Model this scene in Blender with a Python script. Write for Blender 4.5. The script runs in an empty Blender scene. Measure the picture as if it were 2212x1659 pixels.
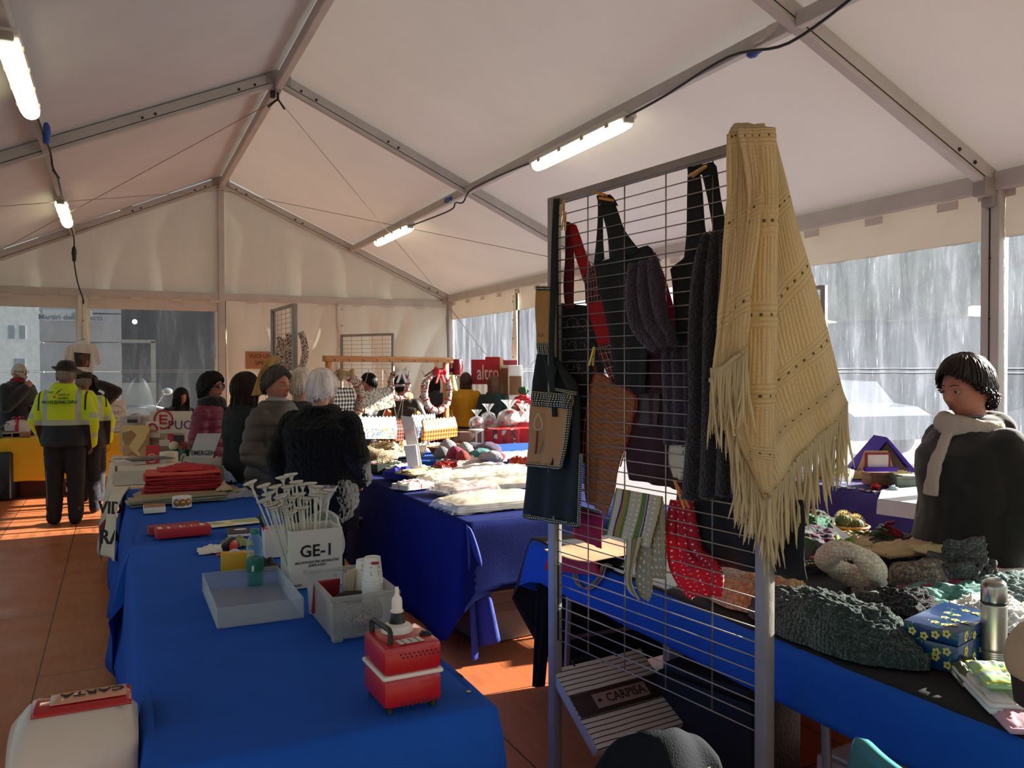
EXPOSURE=-0.33; SKYS=.26; SUNE=34.0; ROOFT=.03; WALLT=.10; VALT=.025; HAZER=.11; LAMPE=8.0
import bpy, bmesh, math, random
import numpy as np
from mathutils import Vector, Matrix, noise
from math import sin, cos, pi, radians as R
SC=bpy.context.scene; COL=SC.collection
random.seed(7)
# ---------------------------------------------------------------- camera
CAMC=Vector((-1.4817,0,1.576)); FPX=1793.26
_y,_p,_r=.445,-.0179,-.0026
CF=Vector((sin(_y)*cos(_p),cos(_y)*cos(_p),sin(_p)))
_r0=Vector((cos(_y),-sin(_y),0)); _u0=_r0.cross(CF)
CR=_r0*cos(_r)+_u0*sin(_r); CU=-_r0*sin(_r)+_u0*cos(_r)
cd=bpy.data.cameras.new('camera'); cam=bpy.data.objects.new('camera',cd); COL.objects.link(cam)
cd.sensor_width=36; cd.lens=FPX*36/2212; cd.clip_start=.05; cd.clip_end=500
m=Matrix((CR,CU,-CF)).transposed().to_4x4(); m.translation=CAMC; cam.matrix_world=m; SC.camera=cam
# ---------------------------------------------------------------- light
SC.view_settings.view_transform='Standard'; SC.view_settings.look='None'; SC.view_settings.gamma=1
SC.view_settings.use_curve_mapping=False; SC.view_settings.exposure=EXPOSURE
w=bpy.data.worlds.new('sky'); SC.world=w; w.use_nodes=True
nt=w.node_tree; bg=nt.nodes['Background']
sky=nt.nodes.new('ShaderNodeTexSky'); sky.sky_type='NISHITA'; sky.sun_disc=False
sky.sun_elevation=R(21); sky.sun_rotation=R(89); sky.air_density=1.2; sky.dust_density=1.5
nt.links.new(sky.outputs[0],bg.inputs[0]); bg.inputs[1].default_value=SKYS
sd=bpy.data.lights.new('sun','SUN'); sd.energy=SUNE; sd.angle=R(.55); sd.color=(1,.92,.8)
so=bpy.data.objects.new('sun',sd); COL.objects.link(so); so.location=(20,5,12)
SUNAZ,SUNEL=R(1),R(21)
sdir=Vector((-cos(SUNAZ)*cos(SUNEL),-sin(SUNAZ)*cos(SUNEL),-sin(SUNEL)))
so.rotation_euler=sdir.to_track_quat('-Z','Y').to_euler()
# ---------------------------------------------------------------- pixel -> place on a known plane
def ray(px,py): return CF+CR*((px-1106)/FPX)-CU*((py-829.5)/FPX)
def atZ(px,py,z): d=ray(px,py); return CAMC+d*((z-CAMC.z)/d.z)
def atY(px,py,y): d=ray(px,py); return CAMC+d*((y-CAMC.y)/d.y)
def atX(px,py,x): d=ray(px,py); return CAMC+d*((x-CAMC.x)/d.x)
def atD(px,py,D): return CAMC+ray(px,py)*D
# ---------------------------------------------------------------- materials
def srgb(c):
    if isinstance(c,str): c=[int(c[i:i+2],16)/255 for i in (0,2,4)]
    return tuple((x/12.92 if x<=.04045 else ((x+.055)/1.055)**2.4) for x in c)+(1,)
MATS={}
def newmat(name):
    m=bpy.data.materials.new(name); m.use_nodes=True; return m,m.node_tree,m.node_tree.nodes['Principled BSDF']
def N(nt,t,**k):
    n=nt.nodes.new(t)
    for a,b in k.items(): setattr(n,a,b)
    return n
def coord(nt,kind='Object',scale=(1,1,1),rot=(0,0,0)):
    tc=N(nt,'ShaderNodeTexCoord'); mp=N(nt,'ShaderNodeMapping'); mp.inputs['Scale'].default_value=scale; mp.inputs['Rotation'].default_value=rot
    nt.links.new(tc.outputs[kind],mp.inputs[0]); return mp.outputs[0]
def noisetex(nt,v,scale,detail=3,rough=.5,dist=0):
    n=N(nt,'ShaderNodeTexNoise'); n.inputs['Scale'].default_value=scale; n.inputs['Detail'].default_value=detail; n.inputs['Roughness'].default_value=rough; n.inputs['Distortion'].default_value=dist
    nt.links.new(v,n.inputs['Vector']); return n.outputs['Fac']
def ramp(nt,f,stops,interp='LINEAR'):
    r=N(nt,'ShaderNodeValToRGB'); r.color_ramp.interpolation=interp; e=r.color_ramp.elements
    while len(e)<len(stops): e.new(.5)
    for i,(p,c) in enumerate(stops): e[i].position=p; e[i].color=srgb(c) if not isinstance(c,(int,float)) else (c,c,c,1)
    nt.links.new(f,r.inputs[0]); return r.outputs[0]
def bump(nt,b,h,st,dist=.01):
    n=N(nt,'ShaderNodeBump'); n.inputs['Strength'].default_value=st; n.inputs['Distance'].default_value=dist
    nt.links.new(h,n.inputs['Height']); nt.links.new(n.outputs[0],b.inputs['Normal'])
def mat(c,rough=.6,metal=0,var=.12,bs=0,bscale=60,trans=0,spec=.5,alpha=1,vs=4,sheen=0,coat=0,stretch=(1,1,1)):
    """plain surface: colour with slow variation, optional fine bump, translucency or see-through"""
    key=(c,rough,metal,var,bs,bscale,trans,spec,alpha,vs,sheen,coat,stretch)
    if key in MATS: return MATS[key]
    m,nt,b=newmat('m_'+(c if isinstance(c,str) else 'c')); L=nt.links
    v=coord(nt,scale=stretch); f=noisetex(nt,v,vs,4)
    base=srgb(c); hs=N(nt,'ShaderNodeHueSaturation'); hs.inputs['Color'].default_value=base
    mr=N(nt,'ShaderNodeMapRange'); mr.inputs[1].default_value=.3; mr.inputs[2].default_value=.7; mr.inputs[3].default_value=1-var; mr.inputs[4].default_value=1+var
    L.new(f,mr.inputs[0]); L.new(mr.outputs[0],hs.inputs['Value']); L.new(hs.outputs[0],b.inputs['Base Color'])
    b.inputs['Roughness'].default_value=rough; b.inputs['Metallic'].default_value=metal
    b.inputs['Specular IOR Level'].default_value=spec; b.inputs['Sheen Weight'].default_value=sheen; b.inputs['Coat Weight'].default_value=coat
    if bs: bump(nt,b,noisetex(nt,v,bscale,4),bs)
    out=nt.nodes['Material Output']; last=b.outputs[0]
    if trans:
        t=N(nt,'ShaderNodeBsdfTranslucent'); L.new(hs.outputs[0],t.inputs[0]); mx=N(nt,'ShaderNodeMixShader'); mx.inputs[0].default_value=trans
        L.new(last,mx.inputs[1]); L.new(t.outputs[0],mx.inputs[2]); last=mx.outputs[0]
    if alpha<1:
        t=N(nt,'ShaderNodeBsdfTransparent'); mx=N(nt,'ShaderNodeMixShader'); mx.inputs[0].default_value=alpha
        L.new(t.outputs[0],mx.inputs[1]); L.new(last,mx.inputs[2]); last=mx.outputs[0]
    L.new(last,out.inputs[0]); MATS[key]=m; return m
def cellmat(name,fn,rough=.7,coordk='UV',scale=(1,1,1),rot=(0,0,0),trans=0):
    """pattern surface; fn(nt, vector) returns a colour socket"""
    if name in MATS: return MATS[name]
    m,nt,b=newmat(name); c=fn(nt,coord(nt,coordk,scale,rot)); nt.links.new(c,b.inputs['Base Color']); b.inputs['Roughness'].default_value=rough
    if trans:
        t=N(nt,'ShaderNodeBsdfTranslucent'); nt.links.new(c,t.inputs[0]); mx=N(nt,'ShaderNodeMixShader'); mx.inputs[0].default_value=trans
        nt.links.new(b.outputs[0],mx.inputs[1]); nt.links.new(t.outputs[0],mx.inputs[2]); nt.links.new(mx.outputs[0],nt.nodes['Material Output'].inputs[0])
    MATS[name]=m; return m
def mixc(nt,f,a,b):
    n=N(nt,'ShaderNodeMix',data_type='RGBA')
    for s,x in ((6,a),(7,b)):
        if isinstance(x,str): n.inputs[s].default_value=srgb(x)
        else: nt.links.new(x,n.inputs[s])
    if isinstance(f,(int,float)): n.inputs[0].default_value=f
    else: nt.links.new(f,n.inputs[0])
    return n.outputs[2]
def checker(nt,v,s,a,b):
    n=N(nt,'ShaderNodeTexChecker'); n.inputs['Scale'].default_value=s; nt.links.new(v,n.inputs[0])
    n.inputs[1].default_value=srgb(a); n.inputs[2].default_value=srgb(b); return n.outputs[0]
def gt(nt,f,t,op='GREATER_THAN'):
    n=N(nt,'ShaderNodeMath',operation=op); nt.links.new(f,n.inputs[0])
    if isinstance(t,(int,float)): n.inputs[1].default_value=t
    else: nt.links.new(t,n.inputs[1])
    return n.outputs[0]
def axis(nt,v,i):
    s=N(nt,'ShaderNodeSeparateXYZ'); nt.links.new(v,s.inputs[0]); return s.outputs[i]
def stripes(nt,f,freq,duty,ph=0):
    a=N(nt,'ShaderNodeMath',operation='MULTIPLY_ADD'); nt.links.new(f,a.inputs[0]); a.inputs[1].default_value=freq; a.inputs[2].default_value=ph
    b=N(nt,'ShaderNodeMath',operation='FRACT'); nt.links.new(a.outputs[0],b.inputs[0]); return gt(nt,b.outputs[0],duty,'LESS_THAN')
def gingham(nt,v,s,a='101412',b='cfc8a8'):
    x=stripes(nt,axis(nt,v,0),s,.5); y=stripes(nt,axis(nt,v,1),s,.5)
    return mixc(nt,gt(nt,x,y,'MULTIPLY'),a,b)
def dots(nt,v,s,a,b,r=.22):
    n=N(nt,'ShaderNodeTexVoronoi'); n.inputs['Scale'].default_value=s; n.inputs['Randomness'].default_value=.12; nt.links.new(v,n.inputs['Vector'])
    return mixc(nt,gt(nt,n.outputs['Distance'],r,'LESS_THAN'),a,b)
def splotch(nt,v,s,cols,rnd=1):
    n=N(nt,'ShaderNodeTexVoronoi'); n.inputs['Scale'].default_value=s; n.inputs['Randomness'].default_value=rnd; nt.links.new(v,n.inputs['Vector'])
    k=len(cols); return ramp(nt,axis(nt,n.outputs['Color'],0),[(i/k,c) for i,c in enumerate(cols)],'CONSTANT')
def knit(c,scale=55,st=1,var=.15,rough=.95,dist=.01,trans=0,fleck=None,uvk='Object',dk=.6):
    key=('knit',dk,c,scale,st,var,dist,trans,fleck,uvk)
    if key in MATS: return MATS[key]
    m,nt,b=newmat('knit_'+c); L=nt.links; v=coord(nt,uvk)
    vo=N(nt,'ShaderNodeTexVoronoi'); vo.inputs['Scale'].default_value=scale; vo.inputs['Randomness'].default_value=.55; L.new(v,vo.inputs['Vector'])
    nf=noisetex(nt,v,scale*2.2,3); base=srgb(c)
    col=mixc(nt,ramp(nt,vo.outputs['Distance'],[(.15,0.0),(.75,1.0)]),c,tuple_hex(c,dk))  # yarn darkened between stitches, shade of the gaps put into the colour
    if fleck: col=mixc(nt,gt(nt,noisetex(nt,v,scale*.5,2),.56),col,fleck)
    L.new(col,b.inputs['Base Color']); b.inputs['Roughness'].default_value=rough; b.inputs['Sheen Weight'].default_value=.3; b.inputs['Specular IOR Level'].default_value=.2
    ad=N(nt,'ShaderNodeMath',operation='MULTIPLY_ADD'); L.new(vo.outputs['Distance'],ad.inputs[0]); ad.inputs[1].default_value=-1; L.new(nf,ad.inputs[2])
    bump(nt,b,ad.outputs[0],st,dist)
    if trans:
        t=N(nt,'ShaderNodeBsdfTranslucent'); L.new(col,t.inputs[0]); mx=N(nt,'ShaderNodeMixShader'); mx.inputs[0].default_value=trans
        L.new(b.outputs[0],mx.inputs[1]); L.new(t.outputs[0],mx.inputs[2]); L.new(mx.outputs[0],nt.nodes['Material Output'].inputs[0])
    MATS[key]=m; return m
def tuple_hex(c,k): return ''.join('%02x'%max(0,min(255,int(int(c[i:i+2],16)*k))) for i in (0,2,4))
def clearplastic(tint='ffffff',haze=.25,rough=.12,hc='dfe6ea',name=None):
    key=('clear',tint,haze,rough,hc)
    if key in MATS: return MATS[key]
    m,nt,b=newmat('clear_plastic'); L=nt.links
    t=N(nt,'ShaderNodeBsdfTransparent'); t.inputs[0].default_value=srgb(tint)
    b.inputs['Base Color'].default_value=srgb(hc); b.inputs['Roughness'].default_value=rough; b.inputs['Specular IOR Level'].default_value=.8
    tr=N(nt,'ShaderNodeBsdfTranslucent'); tr.inputs[0].default_value=srgb(hc)
    m1=N(nt,'ShaderNodeMixShader'); m1.inputs[0].default_value=.5; L.new(b.outputs[0],m1.inputs[1]); L.new(tr.outputs[0],m1.inputs[2])
    fr=N(nt,'ShaderNodeLayerWeight'); fr.inputs[0].default_value=.35
    ad=N(nt,'ShaderNodeMath',operation='MULTIPLY_ADD',use_clamp=True); L.new(fr.outputs['Facing'],ad.inputs[0]); ad.inputs[1].default_value=.5; ad.inputs[2].default_value=haze
    mx=N(nt,'ShaderNodeMixShader'); L.new(ad.outputs[0],mx.inputs[0]); L.new(t.outputs[0],mx.inputs[1]); L.new(m1.outputs[0],mx.inputs[2])
    L.new(mx.outputs[0],nt.nodes['Material Output'].inputs[0]); MATS[key]=m; return m
# ---------------------------------------------------------------- objects
def tag(o,label=None,cat=None,group=None,kind=None):
    if label: o['label']=label
    if cat: o['category']=cat
    if group: o['group']=group
    if kind: o['kind']=kind
    return o
def thing(name,label,cat,loc=(0,0,0),rz=0,group=None):
    o=bpy.data.objects.new(name,None); COL.objects.link(o); o.location=loc; o.rotation_euler=(0,0,rz); o.empty_display_size=.05
    return tag(o,label,cat,group)
class MB:
    def __init__(s): s.v=[]; s.f=[]; s.mi=[]; s.uv=[]; s.k=0
    def add(s,vs,fs,uvs=None):
        n=len(s.v); s.v+= [Vector(v) for v in vs]
        for i,f in enumerate(fs):
            s.f.append([a+n for a in f]); s.mi.append(s.k); s.uv.append([uvs[a] for a in f] if uvs else None)
        return s
    def box(s,c,d,rz=0,M=None,b=0):
        x,y,z=[q/2 for q in d]
        if b:
            b=min(b,x*.9,y*.9,z*.9); vs=[];idx={}
            bm=bmesh.new(); bmesh.ops.create_cube(bm,size=1)
            for v in bm.verts: v.co=Vector((v.co.x*d[0],v.co.y*d[1],v.co.z*d[2]))
            bmesh.ops.bevel(bm,geom=bm.edges[:],offset=b,segments=2,affect='EDGES',profile=.5)
            vs=[v.co.copy() for v in bm.verts]; bm.verts.index_update(); fs=[[v.index for v in f.verts] for f in bm.faces]; bm.free()
        else:
            vs=[Vector((i*x,j*y,k*z)) for k in (-1,1) for j in (-1,1) for i in (-1,1)]
            fs=[(0,2,3,1),(4,5,7,6),(0,1,5,4),(2,6,7,3),(0,4,6,2),(1,3,7,5)]
        T=M if M is not None else Matrix.Rotation(rz,3,'Z')
        uv=[(v.x+v.y*.3,v.z+v.y) for v in vs]
        return s.add([T@v+Vector(c) for v in vs],fs,uv)
    def tube(s,pts,r,n=8,cap=True,flat=1,close=False,up=None):
        pts=[Vector(p) for p in pts]; m=len(pts); rr=r if isinstance(r,(list,tuple)) else [r]*m
        vs=[];prev=None
        for i,p in enumerate(pts):
            a=pts[(i+1)%m] if (i<m-1 or close) else pts[i]; b=pts[i-1] if (i>0 or close) else pts[i]
            t=(a-b); t=t.normalized() if t.length>1e-9 else Vector((0,0,1))
            if prev is None:
                u=Vector(up) if up else (Vector((0,0,1)) if abs(t.z)<.9 else Vector((1,0,0)))
            else: u=prev
            q=t.cross(u); q=q.normalized() if q.length>1e-6 else Vector((1,0,0)); u=q.cross(t).normalized(); prev=u
            for k in range(n):
                an=2*pi*k/n; vs.append(p+q*cos(an)*rr[i]+u*sin(an)*rr[i]*flat)
        fs=[]
        for i in range(m if close else m-1):
            for k in range(n):
                a=i*n+k;b=i*n+(k+1)%n;c=((i+1)%m)*n+(k+1)%n;d=((i+1)%m)*n+k; fs.append((a,b,c,d))
        if cap and not close: fs+=[tuple(range(n))[::-1],tuple(range((m-1)*n,m*n))]
        return s.add(vs,fs)
    def lathe(s,prof,c=(0,0,0),n=24,sx=1,sy=1,M=None,cap=True):
        vs=[];c=Vector(c)
        for r,z in prof:
            for k in range(n):
                a=2*pi*k/n; v=Vector((r*cos(a)*sx,r*sin(a)*sy,z)); vs.append((M@v if M else v)+c)
        fs=[]
        for i in range(len(prof)-1):
            for k in range(n): fs.append((i*n+k,i*n+(k+1)%n,(i+1)*n+(k+1)%n,(i+1)*n+k))
        if cap:
            if prof[0][0]>1e-5: fs.append(tuple(range(n))[::-1])
            if prof[-1][0]>1e-5: fs.append(tuple(range((len(prof)-1)*n,len(prof)*n)))
        return s.add(vs,fs,[(k%n/n,k//n/len(prof)) for k in range(len(vs))])
    def ell(s,c,r,n=16,M=None):
        m_=n//2; vs=[];fs=[];c=Vector(c)
        for i in range(m_+1):
            th=pi*i/m_
            for k in range(n):
                a=2*pi*k/n; v=Vector((r[0]*sin(th)*cos(a),r[1]*sin(th)*sin(a),-r[2]*cos(th))); vs.append((M@v if M else v)+c)
        for i in range(m_):
            for k in range(n): fs.append((i*n+k,i*n+(k+1)%n,(i+1)*n+(k+1)%n,(i+1)*n+k))
        return s.add(vs,fs)
    def grid(s,fn,nu,nv,thick=0,closeu=False):
        """surface fn(u,v)->point; thick>0 makes a solid sheet"""
        P=[[Vector(fn(i/nu,j/nv)) for i in range(nu+1)] for j in range(nv+1)]
        W_=nu+1; vs=[p for r_ in P for p in r_]; uv=[(i/nu,j/nv) for j in range(nv+1) for i in range(nu+1)]
        fs=[(j*W_+i,j*W_+i+1,(j+1)*W_+i+1,(j+1)*W_+i) for j in range(nv) for i in range(nu)]
        if thick:
            nr=[]
            for j in range(nv+1):
                for i in range(nu+1):
                    a=P[j][min(i+1,nu)]-P[j][max(i-1,0)]; b=P[min(j+1,nv)][i]-P[max(j-1,0)][i]; q=a.cross(b); nr.append(q.normalized() if q.length>1e-12 else Vector((0,0,1)))
            n=len(vs); vs=vs+[vs[i]-nr[i]*thick for i in range(n)]; uv=uv+uv
            fs2=[tuple(a+n for a in f[::-1]) for f in fs]
            ed=[]
            for i in range(nu): ed+=[(i+1,i),(nv*W_+i,nv*W_+i+1)]
            for j in range(nv): ed+=[(j*W_,(j+1)*W_),((j+1)*W_+nu,j*W_+nu)]
            fs=fs+fs2+[(a,b,b+n,a+n) for a,b in ed]
        return s.add(vs,fs,uv)
    def prism(s,poly,h,M=None,c=(0,0,0)):
        """polygon in local XY extruded along Z by h"""
        n=len(poly); vs=[Vector((p[0],p[1],z)) for z in (0,h) for p in poly]; c=Vector(c)
        vs=[(M@v if M else v)+c for v in vs]; uv=[(p[0],p[1]) for p in poly]*2
        return s.add(vs,[tuple(range(n))[::-1],tuple(range(n,2*n))]+[(i,(i+1)%n,n+(i+1)%n,n+i) for i in range(n)],uv)
    def build(s,name,mats,parent=None,smooth=False,loc=None,rot=None):
        me=bpy.data.meshes.new(name); me.from_pydata([tuple(v) for v in s.v],[],s.f)
        for m_ in (mats if isinstance(mats,(list,tuple)) else [mats]): me.materials.append(m_)
        me.polygons.foreach_set('material_index',s.mi)
        if any(u for u in s.uv):
            ul=me.uv_layers.new(name='UVMap'); fl=[]
            for f,u in zip(s.f,s.uv):
                for a in (u or [(0,0)]*len(f)): fl+=[a[0],a[1]]
            ul.data.foreach_set('uv',fl)
        if smooth:
            me.polygons.foreach_set('use_smooth',[True]*len(s.f))
            if smooth!='all': me.set_sharp_from_angle(angle=R(40))
        me.validate(); me.update(); o=bpy.data.objects.new(name,me); COL.objects.link(o)
        if parent: o.parent=parent
        if loc is not None: o.location=loc
        if rot is not None: o.rotation_euler=rot
        return o
def frame(origin,xa,ya,za):
    m=Matrix((xa,ya,za)).transposed().to_4x4(); m.translation=origin; return m
def text(parent,name,s,size,M,c,ext=.0004,bold=0,align='CENTER',rough=.7,shear=0,sx=1,emi=False):
    cu=bpy.data.curves.new('t','FONT'); cu.body=s; cu.size=size; cu.extrude=ext; cu.offset=bold*size; cu.align_x=align; cu.align_y='CENTER'; cu.shear=shear; cu.resolution_u=2
    o=bpy.data.objects.new('t',cu); COL.objects.link(o); dg=bpy.context.evaluated_depsgraph_get(); dg.update()
    me=bpy.data.meshes.new_from_object(o.evaluated_get(dg)); bpy.data.objects.remove(o); bpy.data.curves.remove(cu)
    me.transform(Matrix.Diagonal((sx,1,1,1))); me.transform(M); me.materials.clear(); me.materials.append(c if not isinstance(c,str) else mat(c,rough))
    o=bpy.data.objects.new(name,me); COL.objects.link(o)
    if parent: o.parent=parent
    return o
def dup(root,loc,rz=None,label=None,rot=None):
    r=root.copy(); COL.objects.link(r); r.location=loc
    if rz is not None: r.rotation_euler=(0,0,rz)
    if rot is not None: r.rotation_euler=rot
    if label: r['label']=label
    for ch in list(root.children):
        c=ch.copy(); COL.objects.link(c); c.parent=r
        for g in list(ch.children):
            d=g.copy(); COL.objects.link(d); d.parent=c
    return r
def nz(x,y=0,z=0): return noise.noise(Vector((x,y,z)))
def struct(mb,name,mats,parent=None,smooth=False):
    o=mb.build(name,mats,parent,smooth)
    if not parent: o['kind']='structure'
    return o
def noshrink(o,parent):
    o.parent=parent; return o

ORD=['first','second','third','fourth','fifth','sixth','seventh','eighth','ninth','tenth','eleventh','twelfth','thirteenth','fourteenth','fifteenth','sixteenth','seventeenth','eighteenth','nineteenth','twentieth','twenty-first','twenty-second','twenty-third','twenty-fourth','twenty-fifth']
# ================================================================ tent
HW=3.75; EZ=2.80; RZ=4.47; YF=[13.51,8.51,3.6,-1.4]
def rz_at(x): return RZ-(RZ-EZ)*abs(x)/HW
mAlu=mat('bcb8b0',.5,.05,.08,.25,30); mAluD=mat('98928a',.5,.15,.12,.2,30); mBolt=mat('3a3632',.5,.6)
def fabric_mat(name,c,tr,wr=.25,warm=None):
    m,nt,b=newmat(name); L=nt.links; v=coord(nt)
    f=noisetex(nt,v,1.3,4); col=mixc(nt,f,c,tuple_hex(c,.9)); L.new(col,b.inputs['Base Color']); b.inputs['Roughness'].default_value=.6; b.inputs['Specular IOR Level'].default_value=.2
    t=N(nt,'ShaderNodeBsdfTranslucent'); t.inputs[0].default_value=srgb(warm or c)
    mx=N(nt,'ShaderNodeMixShader'); mx.inputs[0].default_value=tr
    bump(nt,b,noisetex(nt,coord(nt,'Object',(1,1,.25)),4,3,.5,.6),wr,.05)
    L.new(b.outputs[0],mx.inputs[1]); L.new(t.outputs[0],mx.inputs[2]); L.new(mx.outputs[0],nt.nodes['Material Output'].inputs[0]); return m
mRoof=fabric_mat('roof_fabric','d6d6d2',ROOFT,.12,'ece2d8'); mWall=fabric_mat('wall_fabric','ebe8da',WALLT,.3,'eeeeda'); mValance=fabric_mat('valance_film','d8cfc0',VALT,.3,'ece0cc')
def pvc(name,haze,hc):
    m,nt,b=newmat(name); L=nt.links; v=coord(nt,'Object',(3,3,.5)); v2=coord(nt,'Object',(1,1,1))
    t=N(nt,'ShaderNodeBsdfTransparent'); t.inputs[0].default_value=(.86,.89,.92,1)
    b.inputs['Base Color'].default_value=srgb(hc); b.inputs['Roughness'].default_value=.2
    tr=N(nt,'ShaderNodeBsdfTranslucent'); tr.inputs[0].default_value=srgb(hc)
    m1=N(nt,'ShaderNodeMixShader'); m1.inputs[0].default_value=.7; L.new(b.outputs[0],m1.inputs[1]); L.new(tr.outputs[0],m1.inputs[2])
    a=ramp(nt,noisetex(nt,v,2.2,6,.62,.4),[(.3,haze*.55),(.52,haze),(.75,min(1,haze*2.1))])
    sc=ramp(nt,noisetex(nt,coord(nt,'Object',(26,26,1.6)),3,5,.7),[(.6,0.0),(.8,.35)])
    ad=N(nt,'ShaderNodeMath',operation='ADD',use_clamp=True); L.new(a,ad.inputs[0]); L.new(sc,ad.inputs[1])
    bump(nt,b,noisetex(nt,v2,5,3),.3,.02)
    mx=N(nt,'ShaderNodeMixShader'); L.new(ad.outputs[0],mx.inputs[0]); L.new(t.outputs[0],mx.inputs[1]); L.new(m1.outputs[0],mx.inputs[2])
    L.new(mx.outputs[0],nt.nodes['Material Output'].inputs[0]); return m
mPvcR=pvc('window_film_sunny',HAZER,'d3ddf2'); mPvc=pvc('window_film',.22,'cfd6da')
# floor: reddish varnished ply panels with dark seams
def floor_mat():
    m,nt,b=newmat('ply_floor'); L=nt.links; v=coord(nt,'Object')
    br=N(nt,'ShaderNodeTexBrick'); br.offset=0.5; br.inputs['Scale'].default_value=1; br.inputs['Brick Width'].default_value=2.44; br.inputs['Row Height'].default_value=.62; br.inputs['Mortar Size'].default_value=.004; br.inputs['Mortar Smooth'].default_value=.1
    vr=coord(nt,'Object',(1,1,1),(0,0,pi/2)); L.new(vr,br.inputs['Vector'])
    br.inputs['Color1'].default_value=srgb('ba6a40'); br.inputs['Color2'].default_value=srgb('c47648'); br.inputs['Mortar'].default_value=srgb('1c100c')
    f=noisetex(nt,coord(nt,'Object',(9,1.2,1)),4,6,.6,.5); c=mixc(nt,ramp(nt,f,[(.35,0.0),(.7,.55)]),br.outputs[0],'9c5630')
    g=noisetex(nt,v,2.4,5,.7); c=mixc(nt,ramp(nt,g,[(.55,0.0),(.8,.35)]),c,'c88a58')
    sp=noisetex(nt,v,38,2); c=mixc(nt,ramp(nt,sp,[(.73,0.0),(.77,.8)]),c,'2c1a12')
    L.new(c,b.inputs['Base Color']); b.inputs['Specular IOR Level'].default_value=.35
    L.new(ramp(nt,noisetex(nt,v,3,5),[(.3,.28),(.7,.5)]),b.inputs['Roughness']); bump(nt,b,noisetex(nt,v,14,4),.15,.01); return m
o=struct(MB().box((0,6.0,-.03),(7.6,15.2,.06)),'floor',floor_mat())
def beam(a,b_,w_,h,mb,up=(0,0,1),c=.008):
    """bar between two points, w_ across, h along up"""
    a=Vector(a);b_=Vector(b_);t=(b_-a).normalized();q=t.cross(Vector(up)).normalized();u=q.cross(t)
    M=Matrix((q,t,u)).transposed(); mb.box((a+b_)/2,(w_,(b_-a).length,h),M=M,b=c)
for k,y in enumerate(YF):
    t=thing('tent_frame',['grey aluminium gable frame standing at the far end wall','grey aluminium roof frame, second nearest to the far gable','grey aluminium roof frame nearest on the right, with bolted eave joint','aluminium roof frame just behind the viewer'][k],'tent frame',(0,y,0)); t['kind']='structure'
    for s in (-1,1):
        mb=MB(); beam((0,0,RZ),(s*HW,0,EZ),.07,.13,mb); rf=mb.build('rafter',mAlu,t)
        mb=MB(); beam((s*.02,-.036,RZ-.035),(s*HW,-.036,EZ-.035),.004,.006,mb,c=0); mb.build('rafter_groove',mBolt,rf)
        mb=MB(); mb.box((s*(HW+.03),0,EZ/2),(.1,.13,EZ+.05),b=.008); ps=mb.build('post',mAlu,t,True)
        mb=MB(); mb.box((s*(HW-.022),0,EZ/2),(.006,.008,EZ),b=0); mb.build('post_groove',mBolt,ps)
        mb=MB(); mb.box((s*(HW-.06),0,EZ-.04),(.16,.1,.13),b=.02); mb.box((s*(HW-.02),0,EZ-.12),(.08,.09,.1),b=.02); mb.build('eave_joint',mAluD,t,True)
        MB().box((s*(HW+.087),0,EZ-.02),(.012,.26,.13),b=.002).build('sun_block_plate',mAluD,t,True)  # added plate outside the post, blocks sun leaking in at the eave
        for q in (.06,.1,.3,.33,.9,.94):
            x=s*HW*q; z=rz_at(x); MB().lathe([(.013,0),(.013,.008),(.006,.013)],(x,-.035,z),8,M=Matrix.Rotation(pi/2,3,'X')).build('bolt',mBolt,t,True)
        for q in (1.3,1.9,2.3): MB().lathe([(.01,0),(.006,.007)],(s*(HW-.02),0,q),8,M=Matrix.Rotation(-s*pi/2,3,'Y')).build('bolt',mBolt,t,True)
    mb=MB(); mb.box((0,0,RZ),(.26,.08,.16),b=.02); mb.box((0,0,RZ-.1),(.06,.09,.08),b=.01); mb.build('apex_joint',mAluD,t,True)
def run(name,label,x,z,w_,h,parts=True):
    t=thing(name,label,'tent beam',(0,0,0)); t['kind']='structure'
    for i in range(len(YF)-1):
        mb=MB(); beam((x,YF[i]-.036,z),(x,YF[i+1]+.036,z),w_,h,mb); mb.build('beam_section',mAlu,t)
    return t
run('ridge_beam','grey aluminium ridge beam running the length of the roof',0,RZ-.06,.07,.11)
run('purlin','grey aluminium purlin on the left roof slope carrying the lamps',-2.02,rz_at(2.02)-.03,.06,.09)
run('purlin','grey aluminium purlin on the right roof slope carrying the lamps',2.02,rz_at(2.02)-.03,.06,.09)
run('eave_beam','grey aluminium eave beam along the top of the left wall',-HW,EZ,.08,.12)
run('eave_beam','grey aluminium eave beam along the top of the right wall',HW,EZ,.08,.12)
# roof skin
for s,nm in ((-1,'left'),(1,'right')):
    mb=MB()
    for i in range(len(YF)-1):
        y0,y1=YF[i],YF[i+1]
        def fn(u,v,y0=y0,y1=y1,s=s):
            x=s*(HW+.1)*u; y=y0+(y1-y0)*v; sag=.045*sin(pi*v)**1.3*sin(pi*u)
            rip=.006*sin((y*9+u*5))*max(0,1-abs(u-.02)*3)+.004*nz(u*6,y*1.2)
            return (x,y,RZ+.082-(RZ-EZ)*abs(x)/HW-sag+rip)
        mb.grid(fn,24,40)
    struct(mb,'ceiling',mRoof,smooth='all')
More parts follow.
